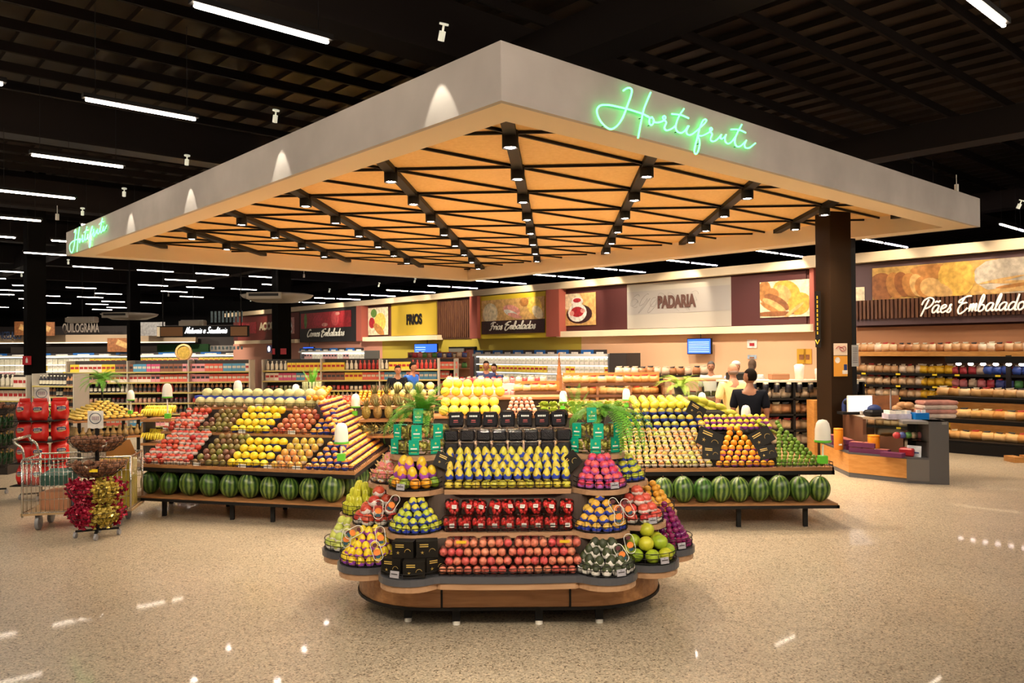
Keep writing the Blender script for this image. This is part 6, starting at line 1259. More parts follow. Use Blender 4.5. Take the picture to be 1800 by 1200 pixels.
g = empty('wall_sign', 'blue block letters on the tan band at the far left edge of the view', 'sign', ad(0, 597, 44.5)); t_ = blocktext('block_lettering', 'NGELADO', ad(-1, 596, 44.5), Vector((1, 0, 0)), VW, .42, 1.22, mat('navy_letter', (.02, .04, .10), .6), g); t_.location = -Vector(g.location)
for px, py, w_, c0, lb in ((36, 577, .4, BR2, 'small brown food picture at the far left of the back wall'), (78, 578, .72, BR2, 'brown food picture above the tan band of the back wall'), (212, 606, .9, c_('foodred', .35, .08, .02), 'orange and red food picture under the tan band of the back wall'), (262, 578, 1.1, c_('greypanel', .2, .19, .19), 'plain grey panel high on the back wall beside the column')):
    mb = MB(); p = ad(px, py, 44.2); mb.box((0, 0, 0), (w_*1.6, .05, .75)); mb.box((.1, -.03, .05), (w_*.7, .02, .3), 1, ry=.4); tag(mb.build('wall_picture', [BR1, TAN] if 'grey' not in lb else [c0, c0], None, p), lb, 'picture')
sg = empty('hanging_sign', 'black hanging sign with glowing white script Naturais e Saudáveis between two tan panels', 'sign', ad(277, 583, 30))
pL, pR = ad(277, 582, 30), ad(438, 582, 30); wS = pR.x-pL.x
mb = MB(); mb.box((wS/2, 0, 0), (wS, .12, .42)); mb.build('sign_body', BLK, sg)
for x_, w2 in ((.55, .82), (wS-.36, .62)): mb = MB(); mb.box((x_, -.07, 0), (w2, .02, .34)); mb.build('tan_panel', mat('tan_panel', (.42, .20, .08), .6), sg)
mb = MB(); mb.box((.06, -.07, 0), (.10, .02, .36)); mb.build('lit_edge', mat('edge_cream', (.8, .6, .35), .5, em=.4), sg)
mb = MB(); bse = sum(G[k][1] for k in 'Naturais e Saudáveis')*.11; script(mb, 'Naturais e Saudáveis', Vector((1.06, -.08, -.06)), Vector((1, 0, 0)), VW, Vector((0, -1, 0)), .11, .018, sx=1.55/bse); mb.build('script_lettering', mat('lit_white', (1, 1, 1), .4, em=1.5), sg)
mb = MB(); mb.cyl((.2, 0, .2), (.2, 0, 4.2), .02, 6); mb.cyl((wS-.3, 0, .2), (wS-.3, 0, 4.2), .02, 6); mb.build('hanging_rods', BLK, sg)
mb = MB(); [mb.box((1.95+.0+.14*k, .2, .55), (.07, .03, .42)) for k in range(9)]; [mb.box((1.95+.14*k, .2, -.62), (.07, .03, .12)) for k in range(9)]; mb.build('pale_blue_bars', c_('paleblue', .28, .40, .45), sg)
bd = empty('round_badge', 'round wooden-rimmed golden badge on top of the back fridge', 'badge', ad(323, 619, 43.8)); mb = MB(); mb.lathe([(.36, -.05), (.46, -.05), (.46, .05), (.36, .05)], 24, e=Euler((pi/2, 0, 0)).to_matrix()); mb.build('rim', TAN, bd); mb = MB(); mb.lathe([(0, 0), (.36, 0)], 24, e=Euler((pi/2, 0, 0)).to_matrix()); mb.build('face', c_('goldface', .45, .28, .04), bd)
mb = MB(); mb.box((0, 0, 0), (3.0, .3, .75)); tag(mb.build('green_hedge_panel', mat('hedge_green', (.012, .06, .012), .8, bump=1, nscale=20), None, ad(323, 616, 47.2)), 'dark green foliage panel behind the round badge', 'panel')
# air conditioners
def aircon(loc, w_, label, rnd_=True, group=None):
    g = empty('ceiling_air_conditioner', label, 'air conditioner', loc); mb = MB()
    if rnd_: mb.lathe([(0, -.18), (w_*.30, -.16), (w_*.46, -.02), (w_*.5, .08), (w_*.42, .12), (0, .12)], 24, fn=lambda a, j, z: 1); 
    else: mb.box((0, 0, 0), (w_, .5, .3), bev=.05)
    mb.build('body', mat('aircon_white', (.55, .48, .38), .5), g); mb = MB(); mb.box((-.1, -w_*.47 if rnd_ else -.26, -.01), (w_*.46 if rnd_ else w_*.85, .12, .22)); mb.build('front_panel', mat('aircon_face', (.65, .57, .45), .5), g)
    mb = MB(); mb.box((-.1, -w_*.47-.065 if rnd_ else -.275, .02), (w_*.40 if rnd_ else w_*.75, .02, .09)); mb.build('outlet', DARK, g)
    mb = MB(); mb.cyl((0, 0, .1), (0, 0, 3.0), .03, 6); mb.build('hanging_rod', BLK, g)
aircon((-8.25, 28.3, 3.85), 2.5, 'large round white ceiling air conditioner above the middle black column'); aircon(ad(228, 555, 36), 2.4, 'round white ceiling air conditioner far left, catching light')
aircon(ad(145, 562, 40), 1.4, 'small rectangular ceiling air conditioner left of the round one', False); aircon(ad(340, 568, 38), 1.1, 'small rectangular ceiling air conditioner right of the round one', False)
# ---------------------------------------------------------------- right bakery shelving
def WR(u, c0, z): return W3(u, c0, z)
rzW = math.atan2(UW.y, UW.x)
uA, uB = X(1492, 17.1), X(1880, 17.1); wB = uB-uA
g = empty('bread_shelving', 'long wall shelving of bagged breads and packets under the brown sign at the right', 'shelf unit', WR(uA, 17.1, 0), rzW)
SHZ = (.30, .62, .92, 1.17, 1.42)
mb = MB(); mb.box((wB/2, .55, .9), (wB, .04, 1.8)); mb.build('back_panel', mat('shelf_back_brown', (.12, .05, .02), .6), g)
for z_ in SHZ: mb = MB(); mb.box((wB/2, .3, z_-.015), (wB, .5, .03)); mb.box((wB/2, .045, z_-.02), (wB, .01, .05), 1); mb.build('shelf', [BLK, BLK], g)
mb = MB(); mb.box((wB/2, .26, 1.82), (wB, .58, .09)); mb.build('top_shelf', WOODY, g)
TG = mat('tag_yellow', (.85, .62, .02), .4)
for z_ in SHZ: mb = MB(); [mb.box((.3+.62*k+.1*(k % 3), .036, z_-.02), (.09, .006, .035)) for k in range(int(wB/.62))]; mb.build('price_tags', TG, g)
YB = goods('yellow_bread_bag', 'bread bag', .17, .17, .18, 'bag', [(.72, .42, .02)]); BLB = goods('blue_bread_bag', 'bread bag', .17, .17, .18, 'bag', [(.05, .10, .40)]); MB2 = goods('mixed_packet', 'packet', .14, .12, .16, 'bag', [(.50, .05, .06), (.08, .10, .30), (.10, .30, .08), (.60, .45, .30), (.62, .20, .20)])
def run(o, rz, a, b, z_, dep, kinds, label, group, step, sc=1.0):
    e = Matrix.Rotation(rz, 3, 'Z'); x = a
    while x < b:
        k_ = random.choice(kinds); p = Vector(o)+e @ Vector((x, dep, 0)); k_.put((p.x, p.y, z_), (rnd(-.1, .1), rnd(-.1, .1), rz+rnd(-.3, .3)), sc*rnd(.93, 1.05), label, group); x += step
oR = WR(uA, 17.1, 0); f1, f2 = wB*.36, wB*.50
run(oR, rzW, .08, wB, 1.87, .22, BGS, 'bagged roll on the top wooden shelf of the right wall', 'bagged rolls on the top shelf', .155)
for i, z_ in enumerate(SHZ):
    nm = ('lowest', 'second', 'third', 'fourth', 'fifth')[i]
    run(oR, rzW, .08, f1, z_, .16, BGS[:2]+BGS[3:], 'pale bagged bread on the left half of the %s shelf, right wall' % nm, 'pale bread bags, %s shelf' % nm, .165, 1.05)
    run(oR, rzW, f1+.02, f2, z_, .16, YB, 'bright yellow bread bag on the %s shelf of the right wall' % nm, 'yellow bread bags, %s shelf' % nm, .165, 1.05)
    run(oR, rzW, f2+.05, wB*.78 if i == 4 else wB, z_, .16, MB2 if i < 4 else BGS[3:]+MB2[:1], 'mixed coloured packet on the right half of the %s shelf, right wall' % nm, 'mixed packets, %s shelf' % nm, .16, 1.05)
run(oR, rzW, wB*.66, wB*.85, 1.43, .12, BLB, 'blue bread bag on the upper shelf at the right edge', 'blue bread bags', .165)
# lit bread island in front of it
bi = Vector((8.10, 15.10, 0)); g = empty('lit_bread_display', 'lit dark bread display with glowing golden loaves, at the right edge', 'display stand', bi, rzW)
mb = MB(); mb.box((.9, .35, .10), (2.2, .9, .20)); mb.build('base', BLK, g)
for z_ in (.22, .62): mb = MB(); mb.box((.9, .35, z_), (2.15, .85, .03)); mb.build('shelf', BLK, g)
mb = MB(); mb.box((.9, .35, 1.02), (2.3, 1.0, .04)); mb.build('top_board', BLK, g); mb = MB(); mb.box((.9, .72, .6), (2.1, .04, .85)); mb.build('back_panel', WOODY, g)
mb = MB(); mb.box((.9, .45, 1.72), (1.9, .5, .12)); mb.box((.9, .6, 1.4), (.08, .06, .8)); mb.build('lamp_canopy', BLK, g)
WLT = mat('warm_strip', (1, .8, .5), .4, em=14, emcol=(1, .70, .38))
for z_ in (.59, .985): mb = MB(); mb.box((.9, .04, z_), (2.0, .03, .02)); mb.build('light_strip', WLT, g); mb = MB(); mb.box((.9, -.1, z_+.005), (2.2, .02, .07)); mb.build('shelf_lip', BLK, g)
for k in range(8): mb = MB(); mb.ell((.15+.21*k, .3, 1.64), (.05, .05, .03), 10, 6); mb.build('bulb', mat('bulb_pink', (1, .85, .8), .4, em=14, emcol=(1, .80, .75)), g)
GB = goods('golden_loaf', 'loaf', .2, .16, .16, 'bag', [(.72, .42, .16), (.62, .32, .10), (.78, .52, .26)])
for z_, nm in ((.24, 'lower'), (.64, 'middle'), (1.04, 'top')): run(bi, rzW, -.1, 1.95, z_, .22, GB, 'golden bagged loaf on the %s shelf of the lit bread display' % nm, 'golden loaves, %s shelf' % nm, .19, 1.1)
mb = MB(); mb.box((0, 0, .45), (.45, .6, .9)); mb.box((0, -.02, .94), (.47, .62, .06), 1); mb.box((0, -.02, .1), (.47, .62, .12), 1); tag(mb.build('end_cabinet', [GREY, WOODY], None, (9.55, 14.2, 0)), 'grey and wood cabinet end cut off by the right edge', 'cabinet')
for i in range(3): mb = MB(); mb.box((0, 0, .045), (.16, .3, .09)); tag(mb.build('wood_block', WOODY, None, (8.55+.30*i, 13.75+.05*i, 0)), 'low wooden block on the floor by the right edge, %s of three' % ('left', 'middle', 'right')[i], 'block')
# bread gondola behind the two men, with mugs on the top row
bo = Vector((3.75, 14.2, 0)); bw = 2.45
g = empty('bread_gondola', 'dark shelf unit of bagged breads behind the man in black, left of the pillar', 'shelf unit', bo, 0)
for z_ in (.25, .52, .80, 1.08): mb = MB(); mb.box((bw/2, .25, z_-.015), (bw, .5, .03)); mb.build('shelf', BLK, g)
mb = MB(); mb.box((bw/2, .52, .68), (bw, .04, 1.36)); mb.build('back_panel', DARK, g); mb = MB(); mb.box((bw/2, .27, 1.38), (bw+.04, .55, .035)); mb.build('top_board', mat('pale_top', (.7, .62, .5), .5), g)
for k in range(3): mb = MB(); mb.box((bw*k/2, .25, .68), (.04, .5, 1.36)); mb.build('upright', BLK, g)
for z_, nm, ks in ((.25, 'lowest', BGS[3:]), (.52, 'second', BGS[1:2]), (.80, 'third', BGS[:1]+BGS[2:3]), ): run(bo, 0, .1, bw, z_, .15, ks, 'bagged bread on the %s shelf behind the man in black' % nm, 'bagged bread, %s shelf' % nm, .17, 1.15)
run(bo, 0, .1, bw, 1.08-.0, .15, BGS[3:], 'pale bagged roll on the upper shelf behind the man in black', 'pale rolls, upper shelf', .17, 1.05)
jr = goods('dark_jar', 'jar', .12, .1, .20, 'jar', [(.012, .012, .02)])
run(bo, 0, .12, bw, 1.40-.22+.0, .03, jr, 'dark jar in the row along the top of the shelf behind the man in black', 'dark jars', .20, .9)
for x_, h_, w2, lb in ((.35, .14, .45, 'black tray'), (1.05, .12, .32, 'brown basket'), (1.42, .28, .18, 'white canister'), (1.75, .20, .10, 'white cup stack'), (1.92, .20, .10, 'second white cup stack'), (2.15, .30, .2, 'green and white carton')):
    mb = MB(); col = BLK if 'black' in lb else (BRN if 'brown' in lb else (WHT if 'white c' in lb or 'second' in lb else mat('mint', (.45, .6, .4), .5)))
    if 'tray' in lb or 'basket' in lb or 'carton' in lb: mb.box((0, 0, h_/2), (w2, .25, h_), bev=.02)
    else: mb.lathe([(0, 0), (w2*.4, 0), (w2*.5, h_*.9), (w2*.3, h_), (0, h_)], 14)
    tag(mb.build(lb.replace(' ', '_').replace('second_', ''), col, None, (bo.x+x_, bo.y+.3, 1.397)), lb+' standing on top of the bread shelf left of the pillar', lb.split()[-1])
# glass pastry case, left of the man in yellow
pc = empty('pastry_case', 'glass pastry case with dark base left of the man in the yellow shirt', 'display case', (3.05, 15.0, 0)); mb = MB(); mb.box((.45, .35, .42), (1.1, .7, .84)); mb.build('base', BLK, pc); mb = MB(); mb.box((.45, .35, 1.10), (1.1, .7, .52)); mb.build('glass_box', PLGLASS, pc)
for z_ in (.86, 1.08): mb = MB(); mb.box((.45, .35, z_), (1.05, .62, .015)); mb.build('shelf', STEEL, pc)
mb = MB(); [mb.box((.45+.55*s, 0, 1.1), (.03, .03, .55)) for s in (-1, 1)]; mb.box((.45, .35, 1.375), (1.12, .72, .03)); mb.build('frame', BRN, pc)
PCk = goods('pastry', 'pastry', .13, .12, .08, 'jar', [(.5, .5, .2), (.6, .5, .4)])
for z_ in (.87, 1.09): run((3.0, 15.1, 0), 0, .1, .95, z_, 0, PCk, 'small pastry inside the glass case', 'pastries in the glass case', .14)
# the golden bread islands in the middle distance
def breadisland(x0, y0, w_, zs, label, short, kinds, hood=False):
    g = empty('bread_display', label, 'display stand', (x0, y0, 0))
    for z_ in zs: mb = MB(); mb.box((w_/2, .25, z_-.015), (w_, .5, .03)); mb.box((w_/2, -.01, z_-.02), (w_, .02, .05)); mb.build('shelf', mat('dark_wood', (.14, .05, .02), .5), g)
    mb = MB(); mb.box((w_/2, .52, zs[-1]/2+.1), (w_, .04, zs[-1]+.2)); mb.build('back_panel', WOODY, g)
    for k in range(4): mb = MB(); mb.box((w_*k/3, .25, zs[-1]/2), (.04, .5, zs[-1])); mb.build('upright', BRN, g)
    mb = MB(); [mb.box((w_/2, .05, z_-.036), (w_-.1, .02, .012)) for z_ in zs[1:]]; mb.build('light_strip', WLT, g)
    for i, z_ in enumerate(zs): run((x0, y0, 0), 0, .08, w_, z_, .16, kinds, 'golden loaf on the %s shelf of %s' % (names[i], short), 'loaves, %s shelf of %s' % (names[i], short), .175, 1.0)
breadisland(1.05, 16.2, 2.0, (.55, .80, 1.05, 1.28), 'warm-lit bread display with golden loaves behind the fern', 'the warm-lit display behind the fern', GB)
breadisland(.05, 16.6, .95, (.50, .80, 1.10), 'small warm bread display right of the yellow melons', 'the small display right of the melons', GB)
run((2.35, 17.6, 0), 0, 0, 1.9, 1.38, .1, BGS[3:]+BGS[2:3], 'pale-topped bagged roll on the high shelf above the bread display', 'high bagged rolls', .17, 1.1)
mb = MB(); mb.box((3.3, 17.75, 1.36), (2.0, .4, .035)); [mb.box((2.35+.95*k, 17.75, .68), (.05, .4, 1.36)) for k in range(3)]; tag(mb.build('high_rack', BLK), 'tall dark rack carrying the bagged rolls in front of the peach wall', 'rack')
# deli island with meat trays near the metal door
g = empty('deli_display', 'low deli display with pink packets in front of the metal door', 'display stand', (-1.35, 18.9, 0)); mb = MB(); mb.box((1.0, .4, .42), (2.4, .8, .84)); mb.build('base', WOODY, g); mb = MB(); mb.box((1.0, .5, 1.0), (2.4, .5, .3)); mb.build('riser', FRW, g)
run((-1.5, 18.9, 0), 0, 0, 2.3, .86, .1, MB2[4:]+BGS[3:], 'pink packet on the front edge of the deli display', 'pink packets, front', .15); run((-1.5, 18.9, 0), 0, 0, 2.3, 1.16, .45, MB2[4:]+MB2[:1]+BGS[3:], 'pink packet on top of the deli display', 'pink packets, top', .15)
g = empty('small_shelf', 'small dark shelf of jars behind the man in the blue shirt', 'shelf unit', (-3.1, 24.2, 0)); 
for z_ in (.6, 1.0, 1.4, 1.72): mb = MB(); mb.box((.85, .25, z_), (1.9, .5, .03)); mb.build('shelf', BRN, g)
mb = MB(); mb.box((.85, .5, .95), (1.9, .04, 1.9)); mb.build('back_panel', BRN, g)
for i, z_ in enumerate((1.015, 1.415, 1.735)): run((-3.1, 24.2, 0), 0, 0, 1.75, z_, .2, JRS+MB2, 'jar or packet on the %s shelf behind the man in blue' % names[i], 'goods behind the man in blue, %s shelf' % names[i], .15, 1.1)
# metal door and screens
g = empty('door_1', 'grey metal swing door with an oval window in the mustard wall', 'door', W3(X(790, WC-.1), WC-.1, 0), rzW); g['kind'] = 'structure'; del g['label']; del g['category']
dw = X(833, WC-.1)-X(790, WC-.1); mb = MB(); mb.box((dw/2*.62, 0, 1.02), (dw*.62, .06, 1.98)); mb.build('door_leaf', mat('door_metal', (.34, .31, .26), .35, .6), g)
mb = MB(); mb.box((dw/2, .05, 2.04), (dw+.1, .1, .06)); mb.box((-.02, .05, 1.02), (.06, .1, 2.04)); mb.box((dw, .05, 1.02), (.06, .1, 2.04)); mb.build('door_frame', BLK, g)
mb = MB(); mb.box((dw*.82, .06, 1.0), (dw*.36, .03, 2.0)); mb.build('dark_opening', mat('brick_dark', (.12, .03, .02), .7), g)
mb = MB(); pts = [(.10*cos(a), (.28 if i <= 8 else -.28)+.10*sin(a)) for i, a in enumerate([pi*k/8 for k in range(9)]+[pi+pi*k/8 for k in range(9)])]
mb.slab(Vector((dw*.31, -.035, 1.42)), Vector((1, 0, 0)), VW, Vector((0, -1, 0)), pts, 0, .006); mb.tube([(dw*.31+a, -.045, 1.42+b) for a, b in pts], .022, 6, 1, True); mb.build('oval_window', [mat('window_pale', (.55, .55, .52), .2), BLK], g)
def screen(px0, px1, py0, py1, label, nb, c0=18.1, col=(.02, .10, .8), light=(.35, .6, .9)):
    a, b = ac(px0, py0, c0), ac(px1, py1, c0); w_ = (ac(px1, 600, c0)-ac(px0, 600, c0)).length; h_ = a.z-b.z; g = empty('wall_screen', label, 'screen', Vector((a.x, a.y, b.z)), rzW)
    mb = MB(); mb.box((w_/2, 0, h_/2), (w_+.04, .06, h_+.04)); mb.box((w_/2, .10, h_/2), (.1, .2, .1)); mb.build('bezel', BLK, g)
    mb = MB(); mb.box((w_/2, -.033, h_/2), (w_, .004, h_)); mb.build('display', mat('screen_blue', col, .3, em=1.0, emcol=(.03, .10, .65)), g)
    mb = MB()
    for k in range(nb): mb.box((w_*.5 if nb > 4 else w_*.27, -.037, h_*(.12+.8*k/nb)), (w_*.9 if nb > 4 else w_*.46, .003, h_*.05))
    mb.build('menu_lines', mat('screen_light', light, .3, em=.9, emcol=light), g)
    mb = MB(); mb.cyl((w_*.55, .0, h_), (w_*.55, 0, 2.36-b.z), .012, 6); mb.build('mount_pole', BLK, g)
screen(1210, 1250, 596, 621, 'blue price screen hanging under the PADARIA panel', 6); screen(730, 769, 605, 625, 'blue screen hanging in front of the mustard wall', 4)
screen(534, 552, 610, 624, 'small dim screen behind the column in front of the salmon wall', 3, 17.6)
p = ac(474, 613, 17.9); mb = MB(); mb.box((0, 0, 0), (.55, .06, .4)); mb.ell((0, -.04, 0), (.14, .02, .14), 12, 6, 1); o_c = mb.build('wall_clock', [mat('clock_violet', (.12, .10, .30), .4), mat('clock_face', (.8, .85, 1), .3, em=1.5, emcol=(.8, .85, 1))], None, p); o_c.rotation_euler = (0, 0, rzW); tag(o_c, 'small violet-backed round white clock on the salmon wall', 'clock')
for px, py, w_, h_, m_, lb in ((1322, 604, .28, .22, c_('white', .78, .74, .68), 'white notice with a red outline on the peach wall, upper'), (1322, 627, .26, .10, c_('paleblue2', .4, .5, .62), 'small pale blue notice on the peach wall, lower'), (1409, 626, .24, .36, mat('poster_gold', (.55, .30, .02), .5), 'small gold and dark poster left of the pillar'), (1420, 626, .2, .36, mat('poster_orange', (.75, .33, .03), .6), 'small orange poster right beside the gold one')):
    mb = MB(); mb.box((0, 0, 0), (w_, .01, h_)); mb.box((0, -.008, -.02), (w_*.5, .004, h_*.35), 1); o_ = mb.build('wall_notice', [m_, RED if 'red' in lb else BR1], None, ac(px, py, WC-.02)); o_.rotation_euler = (0, 0, rzW); tag(o_, lb, 'notice')
# ---------------------------------------------------------------- checkout counter
q0, q1, q2, q3, q4 = [Vector((*az(x, y, 0)[:2], 0)) for x, y in ((1424, 806), (1492, 838), (1594, 849), (1634, 851), (1669, 852))]
ck = empty('checkout_counter', 'curved honey-wood checkout counter with goods ledge, around the foot of the pillar', 'counter', q1)
def cp(mb, n, m_): mb.v = [tuple(Vector(v)-q1) for v in mb.v]; return mb.build(n, m_, ck)
def wallseg(mb, p, q_, z0, z1, th=.05, back=0, mi=0):
    d = (q_-p).normalized(); n_ = Vector((-d.y, d.x, 0)); a, b = p+n_*back, q_+n_*back
    return mb.add([a+Vector((0, 0, z0)), b+Vector((0, 0, z0)), b+n_*th+Vector((0, 0, z0)), a+n_*th+Vector((0, 0, z0)), a+Vector((0, 0, z1)), b+Vector((0, 0, z1)), b+n_*th+Vector((0, 0, z1)), a+n_*th+Vector((0, 0, z1))], [(3, 2, 1, 0), (4, 5, 6, 7), (0, 1, 5, 4), (1, 2, 6, 5), (2, 3, 7, 6), (3, 0, 4, 7)], mi)
for a, b in ((q0, q1), (q1, q2)):
    mb = MB(); wallseg(mb, a, b, .07, .35); cp(mb, 'front_panel', WOODY); mb = MB(); wallseg(mb, a, b, 0, .07, .05, .01); cp(mb, 'plinth', GREY)
mb = MB(); wallseg(mb, q2+(q2-q1).normalized()*-.0, q3, .04, .35); cp(mb, 'steel_door', mat('dull_steel', (.17, .16, .155), .45, .5))
mb = MB(); wallseg(mb, q2, q3, 0, .04, .06, .01); cp(mb, 'plinth', GREY)
back = [q0+Vector((.75, .1, 0)), q1+Vector((.75, .45, 0)), q2+Vector((.25, .62, 0)), q3+Vector((.12, .62, 0))]
mb = MB(); pts = [q0, q1, q2, q3, back[3], back[2], back[1], back[0]]; mb.prism([(p.x, p.y) for p in pts], .35, .375); cp(mb, 'lower_ledge', GREYL)
u_ = [q0+Vector((.30, .05, 0)), q1+Vector((.32, .22, 0)), q2+Vector((.12, .34, 0))]
mb = MB(); wallseg(mb, u_[0], u_[1], .375, .88); wallseg(mb, u_[1], u_[2], .375, .62); cp(mb, 'inner_panel', mat('counter_brown', (.14, .06, .03), .5))
mb = MB(); pts = [u_[0], u_[1], u_[2], q3+Vector((0, .36, 0)), q4+Vector((.02, .66, 0)), q4+Vector((.10, 1.3, 0)), u_[1]+Vector((.7, 1.0, 0)), u_[0]+Vector((.7, .0, 0))]; mb.prism([(p.x, p.y) for p in pts], .86, .89); cp(mb, 'counter_top', mat('counter_top_tan', (.38, .29, .20), .35))
mb = MB(); wallseg(mb, u_[1]+(u_[2]-u_[1])*.3, u_[2]+(u_[2]-u_[1])*.35, .62, .88, .012); cp(mb, 'display_glass', PLGLASS)
mb = MB(); wallseg(mb, q2+Vector((.1, .33, 0)), q3+Vector((-.02, .3, 0)), .375, .86, .02, .25); cp(mb, 'niche_back', BLK)
mb = MB(); wallseg(mb, q2+Vector((.1, .05, 0)), q3, .60, .615, .45); cp(mb, 'niche_shelf', PLGLASS)
mb = MB(); mb.prism([(p.x, p.y) for p in (q3, q4, q4+Vector((.10, .65, 0)), q3+Vector((.10, .65, 0)))], 0, .90); cp(mb, 'end_panel', mat('end_grey', (.085, .08, .082), .45))
mb = MB(); wallseg(mb, q2+Vector((-.05, .0, 0)), q4+Vector((-.02, 0, 0)), .86, .90, .35); cp(mb, 'end_top', mat('counter_edge', (.20, .19, .18), .4))
mb = MB(); mb.box((5.32, 13.98, .53), (.30, .34, 1.06)); cp(mb, 'wood_pier', WOODY)
def on(x, y, Zd): return ad(x, y, Zd)
def single(nm, cat, lb, mb, m_, loc, rz=0, group=None): o = mb.build(nm, m_, None, loc); o.rotation_euler = (0, 0, rz); tag(o, lb, cat, group); return o
ORC = mat('tub_orange', (.80, .27, .01), .35)
for x, y, Zd, h_, r_, lb in ((1474, 783, 12.62, .33, .07, 'tall orange tub standing on the left of the counter ledge'), (1536, 796, 12.17, .27, .085, 'wide orange tub standing in the middle of the counter ledge')):
    p = ad(x, y, Zd); p.z = .377; mb = MB(); mb.lathe([(0, 0), (r_, 0), (r_, h_*.9), (r_*.95, h_*.93), (r_, h_*.93), (r_, h_), (0, h_)], 18); o = single('orange_tub', 'tub', lb, mb, ORC, p); mb = MB(); mb.box((0, -r_-.002, h_*.25), (r_*.7, .003, h_*.07)); mb.build('label', WHT, o)
bxm = MB(); bxm.box((0, 0, .035), (.20, .13, .07)); bxm2 = MB(); bxm2.box((0, 0, .073), (.17, .10, .008)); k_sb = Kind('sweet_box', 'box', bxm.mesh('sweet_box', mat('box_purple', (.12, .02, .08), .4)), [('printed_lid', bxm2.mesh('printed_lid', mat('lid_rose', (.45, .15, .12), .4)))])
d1 = (q2-q1).normalized(); n1 = Vector((-d1.y, d1.x, 0)); a1 = math.atan2(d1.y, d1.x)
for i in range(3):
    for l in range(2): p = q1+d1*(.08+.21*i*.9)+n1*(.12+.0*l); k_sb.put((p.x, p.y, .376+.082*l*(1 if i < 2 else 0)), (0, 0, a1), .98, 'dark purple sweet box with a rose lid between the two orange tubs', 'sweet boxes on the ledge') if not (l and i == 2) else None
d0 = (q1-q0).normalized(); n0 = Vector((-d0.y, d0.x, 0)); a0 = math.atan2(d0.y, d0.x)
for i in range(6):
    for l in range(2): p = q0+d0*(.55+.22*i)+n0*(.12); k_sb.put((p.x, p.y, .376+.082*l), (0, 0, a0), 1, 'dark purple sweet box stacked on the ledge left of the tall orange tub', 'sweet boxes left of the tub')
mb = MB(); mb.box((0, 0, .06), (.2, .18, .12), bev=.02); single('red_tray', 'tray', 'red tray of sweets at the right end of the counter ledge', mb, mat('tray_red', (.35, .01, .02), .4), q2+n1*.2+Vector((-.05, 0, .376)), a1)
mb = MB(); mb.box((0, 0, .03), (.3, .16, .06)); single('sweet_box', 'box', 'flat navy and purple box lying in front of the red tray', mb, M['box_purple'], q2+n1*.08+Vector((-.22, 0.02, .376)), a1)
mb = MB(); mb.box((0, 0, .08), (.20, .006, .16), rx=-.12); mb.box((0, -.012, .06), (.14, .004, .02), 1, rx=-.12); single('white_card', 'card', 'white card with blue lettering standing in the dark niche of the counter', mb, [c_('palecard', .55, .62, .72), mat('navy_cloth', (.01, .03, .15), .6)], q2+Vector((.14, .06, .376)), a1)
for i in range(5): mb = MB(); mb.ell((0, 0, .05), (.06, .05, .05), 8, 6); single('snack_pack', 'snack pack', 'small coloured snack pack on the glass shelf of the counter niche', mb, MB2[i % 5].root.materials[0], q2+Vector((-.02+.085*i, .25, .617)), 0, 'snack packs in the niche')
# things on top
mb = MB(); mb.box((0, 0, .17), (.44, .03, .27), bev=.01); mb.cyl((0, 0, 0), (0, 0, .06), .04, 10); o = single('monitor', 'monitor', 'checkout monitor with a bright white screen beside the pillar', mb, WHT, ad(1512, 715, 12.95)-Vector((0, 0, .0)), .1); o.location.z = .895
mb = MB(); mb.box((0, -.017, .17), (.41, .004, .24)); mb.build('display', mat('screen_white', (.9, .92, 1), .3, em=1.6, emcol=(.92, .93, 1)), o)
mb = MB(); mb.box((0, 0, .05), (.30, .22, .1), bev=.03); mb.ell((0, .02, .11), (.11, .09, .07), 12, 8, 1); single('scale', 'scale', 'black checkout scale with a blue cover left of the blue and white boxes', mb, [BLK, mat('navy_cloth', (.01, .03, .15), .6)], Vector((5.68, 12.62, .895)), .2)
mb = MB(); mb.box((0, 0, .02), (.28, .2, .04)); mb.tube([(0, .05, .04), (0, .05, .17)], .012, 6); mb.ell((0, .03, .19), (.07, .03, .045), 10, 6); single('card_reader', 'card reader', 'black card reader on a stalk at the left of the counter top', mb, BLK, Vector((5.42, 13.0, .895)), .1)
mb = MB(); mb.tube(smooth([(0, 0, 0), (0, 0, .14), (.05, 0, .20), (.12, 0, .16), (.15, 0, .02)], 4), .045, 10); single('blue_cloth', 'cloth', 'dark blue cloth hung over the counter at the foot of the pillar', mb, mat('navy_cloth', (.01, .03, .15), .6), Vector((5.48, 13.28, .9)))
mb = MB(); mb.box((0, 0, .04), (.34, .24, .08)); single('white_tray', 'tray', 'white tray of small items on the counter top, left of the blue one', mb, c_('lilac', .55, .52, .66), Vector((5.78, 12.12, .895)), -.05)
mb = MB(); mb.box((0, 0, .05), (.20, .2, .1)); [mb.box((-.04+.08*k, -.05, .12), (.05, .03, .05), 1) for k in range(2)]; single('blue_tray', 'tray', 'bright blue tray on the counter top', mb, [mat('tray_blue', (.0, .18, .62), .35), WHT], Vector((6.06, 12.0, .895)), -.05)
for i in range(4): mb = MB(); mb.box((0, 0, .0), (.12, .2, .05), rz=.2*i); single('white_packet', 'packet', 'small white packet lying on the white tray', mb, WHT, Vector((5.69+.06*i, 12.12, .998)), 0, 'white packets on the tray')
mb = MB(); mb.box((0, 0, .15), (.55, .04, .30)); single('wood_partition', 'partition', 'low brown partition board standing behind the counter trays', mb, BR1, Vector((5.92, 12.95, .895)), -.15)
mb = MB(); mb.cyl((0, 0, 0), (0, 0, .42), .012, 8); single('steel_post', 'post', 'slim grey post on the counter in front of the brown partition', mb, STEEL, Vector((5.92, 12.6, .895)))
mb = MB()
